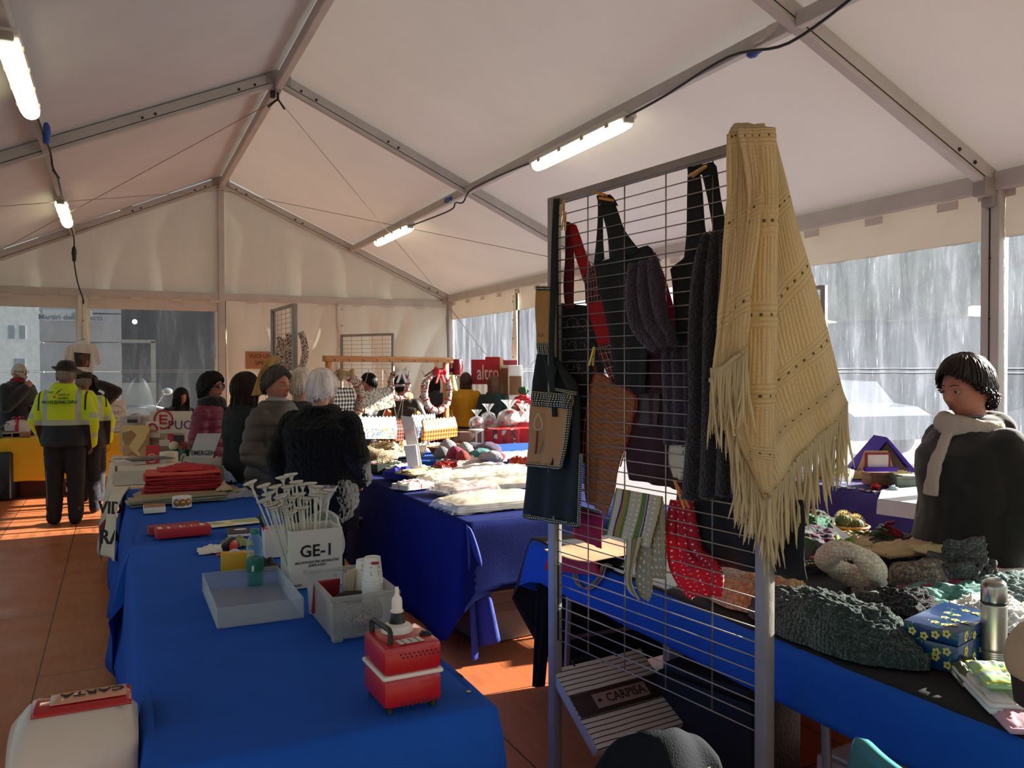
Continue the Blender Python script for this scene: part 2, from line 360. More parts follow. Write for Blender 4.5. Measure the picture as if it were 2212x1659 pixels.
# gable walls
def folds(x,z,amp=.02): return amp*(sin(x*7+2*nz(x*2,z*.5))*.6+nz(x*5,z*1.2))
for y,nm in ((13.56,'far'),(-1.43,'back')):  # unseen rear end assumed open below its beam to let in fill light
    mb=MB()
    for s in (-1,1):
        mb.grid(lambda u,v,s=s:(s*HW*u,y-.02+.025*nz(u*4+s,v*1.5)+.018*sin(u*30)*(1-v),2.68+(rz_at(HW*u)+.02-2.68)*v),40,16)
    struct(mb,'wall_'+nm+'_gable',mWall,smooth='all')
    mb=MB(); beam((-HW,y-.05,2.70),(HW,y-.05,2.70),.07,.11,mb); struct(mb,'trim_'+('1' if nm=='far' else '2'),mAlu)
    mb=MB(); beam((0,y-.05,0 if nm=='far' else 2.7),(0,y-.05,RZ-.1),.09,.1,mb,(0,1,0)); struct(mb,'trim_'+('3' if nm=='far' else '4'),mAlu)
def panel(axisf,a0,a1,ztop,wz0,wz1,name,film,win=True,border=.07):
    """wall cloth between a0 and a1 with a clear film window; axisf(a,z,off)->point"""
    if not win:
        mb=MB(); mb.grid(lambda u,v:axisf(a0+(a1-a0)*u,ztop*v,(.10*abs(sin(((a0+(a1-a0)*u)+(2.66-ztop*v)*.42*(1 if u>.45 else -.3))*4.2+1.5*nz(u*2,a0)))**.6-.06)*min(1,(1-v)*4+.15)+folds(a0+(a1-a0)*u,ztop*v,.012)),int(90),40); struct(mb,name,mWall,smooth='all'); return
    mb=MB()
    for (u0,u1,z0,z1) in ((a0,a1,0,wz0),(a0,a0+border,wz0,wz1),(a1-border,a1,wz0,wz1)):
        mb.grid(lambda u,v:axisf(u0+(u1-u0)*u,z0+(z1-z0)*v,folds(u0+(u1-u0)*u,z0+(z1-z0)*v,.008)),max(2,int(abs(u1-u0)*12)),10)
    struct(mb,name,mWall,smooth='all')
    mb=MB(); mb.grid(lambda u,v:axisf(a0+(a1-a0)*u,wz1+(ztop-wz1)*v,.012*nz((a0+(a1-a0)*u)*4,v*2)),60,6); struct(mb,name+'_valance',mValance,smooth='all')
WN=[0]
def window(axisf,a0,a1,z0,z1,film):
    WN[0]+=1; mb=MB(); mb.grid(lambda u,v:axisf(a0+(a1-a0)*u,z0+(z1-z0)*v,.012*nz((a0+(a1-a0)*u)*2.5,(z0+(z1-z0)*v)*.7)+.006*sin((a0+a1*u)*11)),60,20)
    o=struct(mb,'window_%d'%WN[0],film,smooth='all')
    mb=MB()
    for zz in (1.545,1.575):
        beam(axisf(a0,zz,-.02),axisf(a1,zz,-.02),.002,.006,mb,c=0)
    mb.build('weld_seam',mat('eef2f4',.2,alpha=.7),o)
fx=lambda s:(lambda a,z,o_:(s*(HW+.04)+(o_ if s<0 else -o_),a,z))
def fy(y): return lambda a,z,o_:(a,y-o_,z)
segsR=[(13.46,10.95,1),(10.85,8.54,1),(8.48,6.1,1),(6.0,3.62,1),(3.58,1.1,1),(1.0,-1.3,1)]
for i,(a,b_,w_) in enumerate(segsR):
    panel(fx(1),a,b_,EZ+.062,.45,2.43,'wall_right_%d'%i,mPvcR); window(fx(1),a-.05,b_+.05,.44,2.44,mPvcR)
for i,(a,b_) in enumerate([(13.46,8.57),(8.45,3.67),(3.53,-1.3)]):
    panel(fx(-1),a,b_,EZ+.062,.6,2.43,'wall_left_%d'%i,mPvc,win=True); window(fx(-1),a-.05,b_+.05,.59,2.44,mPvc)
for i,(a,b_,w_) in enumerate([(-3.7,-1.95,1),(-1.86,-.06,1),(.06,1.84,0),(1.86,3.7,0)]):
    panel(fy(13.5),a,b_,2.66,.45,2.47,'wall_far_%d'%i,mPvc,win=bool(w_),border=.05)
    if w_: window(fy(13.5),a+.03,b_-.03,.44,2.48,mPvc)
# overlap strips laced where wall cloths meet
def strip(p,name,ax,film=mWall):
    mb=MB(); d=Vector(ax)
    mb.grid(lambda u,v:Vector(p)+d*((u-.5)*.13+.01*sin(v*19))+Vector((-.03-.012*sin(v*15+u*4),0,0) if abs(d.y)>.5 else (0,-.03-.012*sin(v*15+u*4),0))+Vector((0,0,2.66*v)),6,30,.003)
    o=struct(mb,name,film,smooth='all'); mb=MB()
    for q in range(9):
        zz=.4+q*.27; mb.tube([Vector(p)+Vector((-.055,0,zz) if abs(d.y)>.5 else (0,-.055,zz))+d*(.012*cos(a*.785))+Vector((0,0,.012*sin(a*.785))) for a in range(8)],.003,5,close=True)
    mb.build('eyelet_ring',mBolt,o)
strip((HW+.04,10.9,0),'trim_5',(0,1,0)); strip((HW+.04,6.05,0),'trim_6',(0,1,0)); strip((HW+.04,1.05,0),'trim_7',(0,1,0))
strip((-1.905,13.48,0),'trim_8',(1,0,0)); strip((1.85,13.48,0),'trim_9',(1,0,0))
# keder tabs under the eave beams
mb=MB()
for y in [13.2-i*.62 for i in range(31)]:
    mb.box((HW-.035,y,EZ-.11),(.006,.16,.06),b=.002)
struct(mb,'trim_10',mValance)
mb=MB()
for x in [-3.4+i*.55 for i in range(13)]: mb.box((x,13.42,2.625),(.16,.006,.04),b=.001)
struct(mb,'trim_11',mValance)
# ---------------- lamps
def make_lamp():
    t=thing('tube_lamp','lit twin tube lamp','lamp',(0,0,0))
    mb=MB(); mb.box((0,0,.055),(.12,1.25,.05),b=.02); mb.build('lamp_housing',mat('cfcabb',.5),t,True)
    m,nt,b=newmat('lamp_cover'); b.inputs['Base Color'].default_value=srgb('f4f0dc'); b.inputs['Roughness'].default_value=.25
    em=N(nt,'ShaderNodeEmission'); em.inputs[0].default_value=srgb('fff3c8'); 
    v=coord(nt,'Object'); x=axis(nt,v,0); ab=N(nt,'ShaderNodeMath',operation='ABSOLUTE'); nt.links.new(x,ab.inputs[0])
    em.inputs[1].default_value=LAMPE
    mx=N(nt,'ShaderNodeMixShader'); mx.inputs[0].default_value=.8; nt.links.new(b.outputs[0],mx.inputs[1]); nt.links.new(em.outputs[0],mx.inputs[2]); nt.links.new(mx.outputs[0],nt.nodes['Material Output'].inputs[0])
    mb=MB(); M=Matrix.Rotation(-pi/2,3,'X')
    prof=[(.02,-.6),(.052,-.58),(.058,-.5),(.058,.5),(.052,.58),(.02,.6)]
    mb.lathe(prof,(0,0,.02),16,sx=1,sy=.9,M=M); cv=mb.build('lamp_cover',m,t,True)
    mb=MB()
    for s in (-1,1):
        mb.tube([(s*.025,-.5,-.012),(s*.025,.5,-.012)],.012,8)
    mb.build('tube',m,cv,True)
    for yy in (-.45,-.15,.15,.45):
        for s in (-1,1): MB().box((s*.062,yy,.03),(.012,.04,.035),b=.003).build('clip',mat('a9a493',.4),t,True)
    for s in (-1,1): MB().box((0,s*.6,.03),(.07,.05,.05),b=.01).build('end_cap',mat('a9a493',.4),t,True)
    return t
lz=rz_at(2.02)-.15
L0=make_lamp(); L0['group']='tube lamps under the purlins'
spots=[]
for k,(a,b_,side,lab) in enumerate([((1368,236),(1150,342),1,'lit tube lamp on the right purlin, nearest and longest of the right-hand pair'),((895,478),(808,512),1,'lit tube lamp on the right purlin near the far gable'),((15,20),(65,200),-1,'large lit tube lamp in the top left corner of the view'),((125,408),(150,468),-1,'small lit tube lamp on the left purlin near the far gable, above the hanging cable')]):
    p=atX(*a,side*2.02);q=atX(*b_,side*2.02); y=(p.y+q.y)/2; spots.append((y,p.z,q.z))
    loc=(side*2.02,y,lz)
    if k==0: L0.location=loc; L0['label']=lab; L=L0
    else: L=dup(L0,loc,0,lab)
    L.scale=(1.12,1.27,1.12)
# cables along purlins
mCab=mat('191817',.5)
def cable(name,label,pts,r=.006,mt=None,cat='cable'):
    mb=MB(); P=[]
    pts=[Vector(p) for p in pts]
    for i in range(len(pts)-1):
        p0=pts[max(i-1,0)];p1=pts[i];p2=pts[i+1];p3=pts[min(i+2,len(pts)-1)]
        for k in range(6):
            t=k/6; P.append(.5*((2*p1)+(p2-p0)*t+(2*p0-5*p1+4*p2-p3)*t*t+(3*p1-p0-3*p2+p3)*t*t*t))
    P.append(pts[-1]); mb.tube(P,r,6); o=mb.build(name,mt or mCab,None,True); return tag(o,label,cat)
cable('power_cable','black power cable clipped along the right purlin between the lamps',[(2.0,YF[2]-.5,lz+.1),(1.98,YF[2],lz),(1.97,4.1,lz+.09),(1.98,4.8,lz+.05),(1.99,spots[0][0]-.65,lz+.04)],.009)
cable('power_cable','black cable dropping past the rafter beside the blue plug on the right purlin',[(1.99,spots[0][0]+.6,lz+.04),(1.98,7.2,lz+.07),(1.97,8.2,lz+.08),(1.96,8.45,lz-.02),(1.97,8.7,lz+.02),(1.98,8.95,lz-.03),(1.99,spots[1][0]-.6,lz+.03)],.009)
cable('power_cable','black cable running down the left purlin to the small lamp',[(-2.0,spots[2][0]+.6,lz+.04),(-1.98,8.2,lz+.06),(-1.97,8.45,lz-.04),(-1.93,8.6,lz-.1),(-1.99,8.75,lz),(-1.98,9.3,lz+.05),(-2.0,spots[3][0]-.6,lz+.04)],.009)
cable('power_cable','black cable hanging free in front of the far gable cloth',[(-2.0,spots[3][0]+.6,lz+.04),(-2.0,13.3,lz+.02),(-2.0,13.3,lz-.3),(-1.96,13.3,lz-.6),(-1.89,13.3,lz-.85),(-1.9,13.32,lz-.9)],.009)
def plug(p,lab,ca,cb,ax=(0,1,0),ln=.16):
    t=thing('cable_connector',lab,'plug',p); a=Vector(ax).normalized(); q=a.to_track_quat('Z','Y').to_matrix()
    MB().lathe([(.012,-ln*.5),(.024,-ln*.45),(.028,-ln*.1),(.034,-.0),(.034,ln*.1)],(0,0,0),14,M=q).build('socket',mat(ca,.4),t,True)
    MB().lathe([(.03,ln*.1),(.03,ln*.3),(.02,ln*.42),(.012,ln*.5)],(0,0,0),14,M=q).build('plug_body',mat(cb,.4),t,True)
p1=atX(1672,62,2.0); plug((2.0,p1.y,p1.z),'grey and blue cable connector under the roof joint at top right','cfc8b8','c6beae',(-0.25,1,-.25),.3); plug((2.03,p1.y+.2,p1.z-.06),'small blue cable plug beside the pale connector at top right','2a4f9a','2a4f9a',(-.2,1,-.2),.1)
plug(atX(968,432,1.98),'blue plug hanging below the right purlin behind the far lamp','2a4f9a','222428',(0,1,0),.2)
plug(atX(100,288,-1.97),'blue plug fixed where the left purlin meets the rafter','2b4fa5','2b4fa5',(0,.4,1),.2)
plug((-2.0,13.28,lz-.2),'black connector hanging on the loose cable by the far gable','1b1a19','26231f',(0,0,1),.22)
# bracing wires
mWire=mat('8f887a',.4,.6)
def wire(lab,a,b_,r=.004):
    mb=MB(); mb.tube([a,b_],r,5); tag(mb.build('bracing_wire',mWire),lab,'wire')
wire('steel bracing wire from the roof apex down to the left across the bay',(0,8.5,RZ-.2),(-HW+.1,13.3,EZ-.1))
wire('steel bracing wire from the roof apex down to the far right corner',(0,8.5,RZ-.2),(HW-.1,13.3,EZ-.1))
wire('steel bracing wire from the far gable apex to the left eave',(0,13.4,RZ-.15),(-HW+.1,8.5,EZ))
wire('steel bracing wire from the far gable apex to the right eave',(0,13.4,RZ-.15),(HW-.1,8.5,EZ))
wire('thin diagonal bracing wire crossing the far right window',(HW-.06,13.3,2.62),(HW-.06,8.6,.1),.006)
wire('thin diagonal bracing wire rising across the right window beside the apron',(HW-.06,8.6,2.4),(HW-.06,13.3,.2),.004)
t=thing('wire_shackle','dark shackle holding the two bracing wires under the apex','shackle',(0,8.5,RZ-.2))
mb=MB(); mb.box((-.05,0,.04),(.05,.06,.07),b=.01); mb.tube([(0,0,.06),(0,0,-.02)],.012,8); mb.tube([(-.08,0.1,-.06),(0,0,0)],.01,8); mb.tube([(.08,.1,-.06),(0,0,0)],.01,8); mb.build('shackle_body',mBolt,t,True)
# ================================================================ outside
mb=MB(); mb.grid(lambda u,v:(-60+120*u,-30+100*v,-.12),10,10); struct(mb,'ground_outside',mat('6f6d6a',.9,var=.2,vs=.6))
def foliage(c): return mat(c,.9,bs=1,bscale=8,var=.4,vs=2)
def tree(x,y,h,r,label,c='55603f'):
    t=thing('tree',label,'tree',(x,y,-.12),0,'trees outside the tent'); mb=MB(); mb.tube([(0,0,0),(.1,0,h*.4),(0,.1,h*.6)],[.25,.2,.12],8); mb.build('trunk',mat('51463a',.9),t,True)
    mb=MB()
    for i in range(26):
        a=random.random()*6.28;b_=random.random(); rr=r*.75*random.random()**.5; p=(rr*cos(a),rr*sin(a),h*.45+b_*h*.5); q=r*(.25+.2*random.random())
        n0=len(mb.v); mb.ell(p,(q,q,q*.8),10)
        for j in range(n0,len(mb.v)): mb.v[j]=mb.v[j]+Vector((nz(mb.v[j].x*2,mb.v[j].y*2,mb.v[j].z*2),nz(mb.v[j].y*2+5,mb.v[j].x*2),nz(mb.v[j].z*2+9,mb.v[j].x*2)))*.3*q
    mb.build('crown',foliage(c),t,True)
for i,(x,y,h,r) in enumerate([(34,20,7.5,4),(36,9,8,4.5),(35,28,8,4.5),(36,0,7,4),(36,38,8,5),(38,-9,8,4)]): tree(x,y,h,r,'dim bushy tree blurred behind the right-hand windows, %s'%['above the second window from the far corner','beyond the window left of the coat wearer','in the farthest window','above the parked white cars','farthest along the road','nearest to the viewer'][i])
tree(-9,36,9,3.2,'leafy tree outside at the left edge of the far window','6c7344'); tree(-8.2,60,8,3,'grey-green round tree on the slope behind the far window','5d6b62')
# building with stone pier, seen through the far left window
t=thing('stone_building','pale stone building with banded pier and dark arcade behind the far window','building',(0,17.5,0))
mb=MB(); x0=atY(85,700,17.5).x; x1=atY(262,700,17.5).x
for k in range(9): mb.box(((x0+x1)/2,.3,-.1+.55*k+.27),(x1-x0,.6,.53),b=.02)
mb.build('pier',mat('b9b4b2',.85,var=.1,bs=.2),t,True)
x2=x1; x3=9
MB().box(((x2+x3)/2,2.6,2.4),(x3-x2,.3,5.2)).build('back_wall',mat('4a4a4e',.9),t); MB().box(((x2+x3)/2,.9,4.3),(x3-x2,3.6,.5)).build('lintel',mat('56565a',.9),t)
xa=atY(265,800,18.2).x; xb=atY(343,800,18.2).x
MB().box(((xa+xb)/2,2.2,.55),(xb-xa,.3,1.5)).build('plinth',mat('b5b1a8',.9),t)
mb=MB(); mb.box(((xa+xb)/2,2.3,2.2),(xb-xa,.1,.07)); mb.box((xb-.04,2.3,1.6),(.1,.1,1.2)); mb.build('window_frame',mat('b7b4a4',.7),t)
m_,nt,b=newmat('street_light'); em=N(nt,'ShaderNodeEmission'); em.inputs[0].default_value=(1,1,1,1); em.inputs[1].default_value=6; nt.links.new(em.outputs[0],nt.nodes['Material Output'].inputs[0])
p=atY(291,695,18.9); MB().ell((p.x,p.y-17.5,p.z),(.05,.05,.05),12).build('lamp_bulb',m_,t,True)
sg=thing('street_sign','white street name plate fixed high on the stone pier outside','sign',(0,17.16,0))
a=atY(92,668,17.16); b_=atY(200,694,17.16)
MB().box(((a.x+b_.x)/2,0,(a.z+b_.z)/2),(b_.x-a.x,.04,a.z-b_.z),b=.005).build('plate',mat('d9d7d0',.5),sg)
def My(x,y,z): return frame(Vector((x,y,z)),Vector((1,0,0)),Vector((0,0,1)),Vector((0,-1,0)))
text(sg,'lettering','Martiri della Libertà',.13,My((a.x+b_.x)/2+.05,-.025,(a.z+b_.z)/2-.04),'6b6e78',.003,.01); text(sg,'lettering','Piazza',.07,My(b_.x-.25,-.025,a.z-.07),'8b8e98',.003)
t=thing('hillside_house','pale house with arched windows on the slope behind the far window','house',(0,52,0))
c0=atY(42,790,52); MB().box((c0.x,0,2),(2.4,2,6.2)).build('wall',mat('dcdcd8',.9),t); MB().box((c0.x+2.6,1,3.3),(3,2,3.5)).build('roof',mat('b98a7c',.9),t)
for dx,z_,w_,h_ in ((-.25,3.6,.28,.7),(.25,3.6,.28,.7),(.1,1.6,.5,1.2)): MB().box((c0.x+dx,-1.02,z_),(w_,.05,h_)).build('window_opening',mat('8a9298',.8),t)
mb=MB(); mb.grid(lambda u,v:(-40+60*u,70+6*v,-1+9*v+1.5*nz(u*5,v)),30,6); struct(mb,'hill_outside',mat('8b988f',.9,var=.3,vs=.3),smooth='all')
# scooter behind the far window
s0=atY(300,905,14.7)
t=thing('motor_scooter','parked scooter with tall clear windscreen just outside the far window','scooter',(s0.x,14.7,-.1),0)
mW=mat('d9dde0',.3); mK=mat('1a1b1d',.5)
mb=MB(); mb.ell((0,0,.72),(.17,.35,.22),16); mb.ell((0,.45,.6),(.19,.4,.28),16); mb.build('body',mW,t,True)
mb=MB(); mb.ell((0,.75,.86),(.16,.42,.09),14); mb.build('seat',mK,t,True)
for yy in (-.45,.85): MB().lathe([(.1,-.05),(.26,-.05),(.28,0),(.26,.05),(.1,.05)],(0,yy,.27),20,M=Matrix.Rotation(pi/2,3,'Y')).build('wheel',mK,t,True)
mb=MB(); mb.tube([(-.36,-.05,1.05),(-.2,-.2,1.1),(0,-.22,1.1),(.2,-.2,1.1),(.36,-.05,1.05)],.018,8); mb.build('handlebar',mat('9aa0a4',.3,.8),t,True)
for s in (-1,1):
    mb=MB(); mb.tube([(s*.25,-.18,1.1),(s*.38,-.2,1.3)],.01,6); mb.ell((s*.42,-.2,1.33),(.08,.03,.06),12); mb.build('mirror',mK if s<0 else mat('c9ced2',.2,.7),t,True)
mb=MB(); mb.grid(lambda u,v:((u-.5)*(.42-.18*v*v),-.3-.05*cos((u-.5)*pi)+.12*v,1.05+.52*v-.1*(2*u-1)**2*v),10,8,.004); mb.build('windscreen',clearplastic('f4f8fa',.04,.1,'9aa2a8'),t,True)
# cars behind the right-hand windows
def car(x,y,rz,c,label):
    t=thing('parked_car',label,'car',(x,y,-.12),rz,'parked cars outside the right-hand windows')
    prof=[(-2.1,.35),(-2.1,.8),(-1.75,.95),(-1.1,1.0),(-.6,1.42),(.7,1.45),(1.35,1.02),(1.95,.9),(2.1,.7),(2.1,.35)]
    Mx=Matrix(((1,0,0),(0,0,-1),(0,1,0)))
    MB().prism(prof,1.7,Mx,(0,.85,0)).build('body',mat(c,.25,.2,coat=.5),t)
    mb=MB(); mb.prism([(-1.0,1.02),(-.58,1.36),(.66,1.38),(1.2,1.04)],1.74,Mx,(0,.87,0)); mb.build('window_band',mat('30363c',.15),t)
    for wx in (-1.35,1.35):
        for wy in (-.78,.78): MB().lathe([(.12,-.1),(.3,-.1),(.33,0),(.3,.1),(.12,.1)],(wx,wy,.33),18,M=Matrix.Rotation(pi/2,3,'X')).build('wheel',mK,t,True)
car(12,13,R(80),'8e9299','white car parked outside behind the knitted shawl fringe'); car(12.5,7.2,R(84),'888d95','white car parked outside left of the woman in the black coat'); car(12.5,19,R(80),'b8bcc2','grey car parked outside near the far right corner'); car(13,1.5,R(84),'cfd3d8','pale car parked outside behind the woman in the black coat')

t=thing('hedge','long dim hedge along the road outside the right-hand windows','hedge',(27,18,-.12)); mb=MB(); mb.grid(lambda u,v:((-.8+.35*nz(u*60,v*6)) if v<1 else 0,-45+95*u,3.6*v+.5*nz(u*30,3)*v),200,16); mb.grid(lambda u,v:(1.6*v-.8+.3*nz(u*60,v*6),-45+95*u,3.6+.5*nz(u*30,3)),200,6); mb.build('hedge_leaves',foliage('4e5548'),t,'all')
# ================================================================ tables and cloths
mBlue=mat('1a55b4',.9,var=.08,bs=.25,bscale=260,spec=.2); mBlue2=mat('174fa8',.9,var=.08,bs=.25,bscale=260,spec=.2); mNavy=mat('14235e',.85,var=.1,bs=.2,bscale=200); mNavyLit=mat('1b37a0',.7,var=.1,trans=.15)
mBlack=mat('0d0e12',.9,var=.2,bs=.2); mSteel=mat('8f8f8c',.4,.7); mWoodT=mat('b59a74',.6,stretch=(1,8,1))
def table(name,label,x0,x1,y0,y1,z=.745,group=None,leg='8f8f8c'):
    t=thing(name,label,'table',((x0+x1)/2,(y0+y1)/2,0),0,group)
    MB().box((0,0,z-.02),(x1-x0-.02,y1-y0-.02,.03),b=.008).build('tabletop',mWoodT,t,True)
    lm=mat(leg,.45,.6); a=(x1-x0)/2-.08; b_=(y1-y0)/2-.15
    for sx in (-1,1):
        for sy in (-1,1):
            mb=MB(); mb.tube([(sx*a,sy*b_,z-.03),(sx*a,sy*(b_+.04),0)],.014,8); mb.build('leg',lm,t,True)
    for sy in (-1,1):
        mb=MB(); mb.tube([(-a,sy*(b_+.02),.3),(a,sy*(b_+.02),.3)],.01,6); mb.build('brace',lm,t,True)
    return t
def cloth(name,label,x0,x1,y0,y1,z,drops,m,seed=0,amp=.02,freq=9,flare=.03,cat='tablecloth',thick=.003,cornerx=None,group=None):
    """drops: (left,right,near,far) hanging lengths; one sheet with folded sides"""
    rc=.035; per=[]
    def seg(a,b_,n,side):
        for i in range(n): per.append((a[0]+(b_[0]-a[0])*i/n,a[1]+(b_[1]-a[1])*i/n,side))
    L=max(8,int((y1-y0)/.05)); Wd=max(6,int((x1-x0)/.05))
    seg((x0,y0),(x1,y0),Wd,2); seg((x1,y0),(x1,y1),L,1); seg((x1,y1),(x0,y1),Wd,3); seg((x0,y1),(x0,y0),L,0)
    n=len(per); cx,cy=(x0+x1)/2,(y0+y1)/2
    nrm={0:(-1,0),1:(1,0),2:(0,-1),3:(0,1)}
    NS=[]
    for i in range(n):
        a=nrm[per[i-3][2]];b_=nrm[per[(i+3)%n][2]]; v=Vector((a[0]+b_[0],a[1]+b_[1])); NS.append(v.normalized() if v.length>.01 else Vector(a))
    dr=[]
    for i in range(n):
        ds=[drops[per[(i+k)%n][2]] for k in range(-3,4)]; dr.append(sum(ds)/7)
    NV=10; rings=[]
    def top(x,y): return z+.0025*nz(x*3+seed,y*3)+.002*nz(x*9,y*7+seed)
    vs=[];fs=[];uv=[]
    for j in range(NV+2):
        for i in range(n):
            x,y,sd=per[i]; nn=NS[i]; s_=i*.05
            if j==0: p=(x-nn.x*.02,y-nn.y*.02,top(x,y))
            else:
                t_=(j-1)/NV; d=dr[i]; corner=1 if abs(nn.x*nn.y)>.1 else 0
                w_=amp*t_**.8*(sin(s_*freq+seed+1.3*nz(s_*1.3,seed))+.6*nz(s_*3,t_*1.5,seed))*min(1,d/.25)
                o_=.004+.012*(1-(1-min(t_*6,1))**2)+flare*t_*min(1,d/.3)+w_+corner*.05*t_*min(1,d/.3)
                zz=z-.004-d*t_*(1-.02*sin(s_*5+seed)) + (.012*nz(s_*4,seed) if j==NV+1 else 0)
                zz=max(zz,.006)
                p=(x+nn.x*o_,y+nn.y*o_,zz)
            vs.append(p); uv.append((p[0]+p[2]*.5,p[1]+p[2]))
    for j in range(NV+1):
        for i in range(n): fs.append((j*n+i,(j+1)*n+i,(j+1)*n+(i+1)%n,j*n+(i+1)%n))
    mb=MB(); mb.add(vs,fs,uv)
    mb.grid(lambda u,v:(x0+.02+(x1-x0-.04)*u,y0+.02+(y1-y0-.04)*v,top(x0+(x1-x0)*u,y0+(y1-y0)*v)),Wd,L)
    me=mb.build(name,m,None,'all'); bm=bmesh.new(); bm.from_mesh(me.data); bmesh.ops.remove_doubles(bm,verts=bm.verts,dist=.012); bm.to_mesh(me.data); bm.free(); me.data.polygons.foreach_set('use_smooth',[True]*len(me.data.polygons))
    if thick:
        so_=me.modifiers.new('s','SOLIDIFY'); so_.thickness=thick; so_.offset=-1
    return tag(me,label,cat,group)
TG='trestle tables under the cloths'
table('folding_table','folding table under the near blue cloth',-1.42,-.66,1.85,4.15,group=TG); table('folding_table','folding table under the far end of the long blue cloth',-1.42,-.66,4.2,6.28,group=TG)
cloth('tablecloth','blue paper cloth on the far half of the long front table',-1.43,-.655,4.12,6.3,.752,(.62,.6,0.02,.4),mBlue2,3,.03,8,.07)
cloth('tablecloth','blue paper cloth on the near half of the front table, under the red balloon pump',-1.43,-.655,1.83,4.22,.757,(.62,.66,.66,.01),mBlue,1,.014,5,.03)
mb=MB(); mb.tube([(-1.30,2.08,.7615),(-1.24,2.02,.763),(-1.1,1.93,.763),(-.98,1.86,.7615)],[.0005,.0016,.0016,.0005],5); 
# ---------------- front table goods
TZ=.762
def box_open(mb,x,y,z,th,taper=0,b=0,c=(0,0,0)):
    """open-topped box of outer size x,y,z with wall th"""
    cx,cy,cz=c
    def ring(sx,sy,zz): return [Vector((cx+i*sx,cy+j*sy,cz+zz)) for i,j in ((-1,-1),(1,-1),(1,1),(-1,1))]
    X,Y=x/2,y/2; k=1-taper
    R_=[ring(X*k,Y*k,0),ring(X,Y,z),ring(X-th,Y-th,z),ring(X*k-th,Y*k-th,th)]
    vs=sum(R_,[]); fs=[(3,2,1,0),(12,13,14,15)]
    for r_ in range(3):
        for i in range(4): fs.append((r_*4+i,r_*4+(i+1)%4,(r_+1)*4+(i+1)%4,(r_+1)*4+i))
    mb.add(vs,fs,[(v.x+v.y,v.z) for v in vs]); return mb
# balloon pump
t=thing('balloon_pump','red and white electric balloon inflator with black handle near the blue table corner','inflator',(-.852,1.955,TZ),R(2))
mR=mat('b3101c',.4,var=.06,coat=.3); mWh=mat('e6e2d6',.45,var=.04); mBk=mat('141415',.45)
bw,bd,bh=.148,.165,.14
MB().box((0,0,.012+.036),(bw,bd,.072),b=.014).build('lower_body',mR,t,True)
MB().box((0,0,.012+.113),(bw,bd,.072),b=.014).build('upper_body',mR,t,True)
MB().box((0,0,.012+.075),(bw+.005,bd+.005,.011),b=.005).build('white_band',mWh,t,True)
MB().lathe([(.040,0),(.040,.004),(.034,.016),(.02,.022)],(.0,.035,.16),28).build('nozzle_base',mWh,t,True)
MB().lathe([(.02,.0),(.021,.002),(.013,.028)],(.0,.035,.18),24).build('nozzle_collar',mBk,t,True)
MB().lathe([(.016,0),(.0165,.004),(.0135,.006),(.0135,.026),(.012,.034),(.0055,.044),(.0045,.062),(.003,.0625)],(.0,.035,.208),20).build('nozzle_tip',mWh,t,True)
mb=MB(); mb.tube([(-.058,.055,.155),(-.058,.055,.188),(-.055,.048,.193),(-.05,-.05,.193),(-.05,-.058,.188),(-.05,-.058,.155)],.0068,8); mb.build('handle',mBk,t,True)
sw=MB().box((.05,-.03,.1635),(.026,.018,.006),b=.001).build('switch_plate',mBk,t,True); MB().box((.05,-.03,.168),(.02,.009,.006),M=Matrix.Rotation(R(12),3,'Y'),b=.001).build('rocker',mBk,sw)
lb=MB().box((.0,-.055,.1618),(.062,.034,.0006),rz=R(3)).build('label_plate',mat('d9d5cc',.5),t)
for k,s_ in enumerate(('BALLOON PUMP','220V 50Hz','600W MADE')): text(t,'lettering',s_,.006,frame(Vector((-.018+k*.018,-.055,.1623)),Vector((0.05,-1,0)),Vector((1,0.05,0)),Vector((0,0,1))),'33302c',.0001)
for (zz) in (.148,.022+.012):
    mb=MB()
    for i in range(9):
        for j in range(2):
            if (i+j)%1==0: mb.lathe([(.0028,0),(.0028,.0006)],(-.032+i*.011+(j%2)*.0055,-bd/2-.0002,zz-j*.008-.008),8,M=Matrix.Rotation(pi/2,3,'X'))
    tag(mb.build('vent_holes',mat('5d0a10',.6),t),kind='stuff')
for sx in (-1,1):
    for sy in (-1,1): MB().lathe([(.01,0),(.009,.012)],(sx*.055,sy*.065,0),12).build('foot',mBk,t,True)
pump=t; pc=cable('power_cord','black power cord trailing from the balloon pump over the table edge',[(-.80,2.06,.82),(-.74,2.1,.83),(-.68,2.17,.79),(-.665,2.15,.74),(-.655,2.05,.755),(-.64,2.0,.70)],.003,cat='cord')
bpy.context.view_layer.update(); pc.parent=pump; pc.matrix_parent_inverse=pump.matrix_world.inverted(); del pc['label']; del pc['category']
tag(MB().lathe([(.006,0),(.006,.0012)],(-.685,1.93,TZ-.001),12).build('confetti_dot',mat('d6c832',.6)),'tiny yellow paper dot on the near corner of the blue table','confetti')
# clear tray lid
mTray=clearplastic('f2f7fa',.24,.3,'d5dde0')
o=box_open(MB(),.27,.5,.066,.0022).build('plastic_tray',mTray,None,False,(-1.068,2.99,TZ),(0,0,R(0))); tag(o,'shallow open frosted clear plastic tray beside the water bottle','tray')
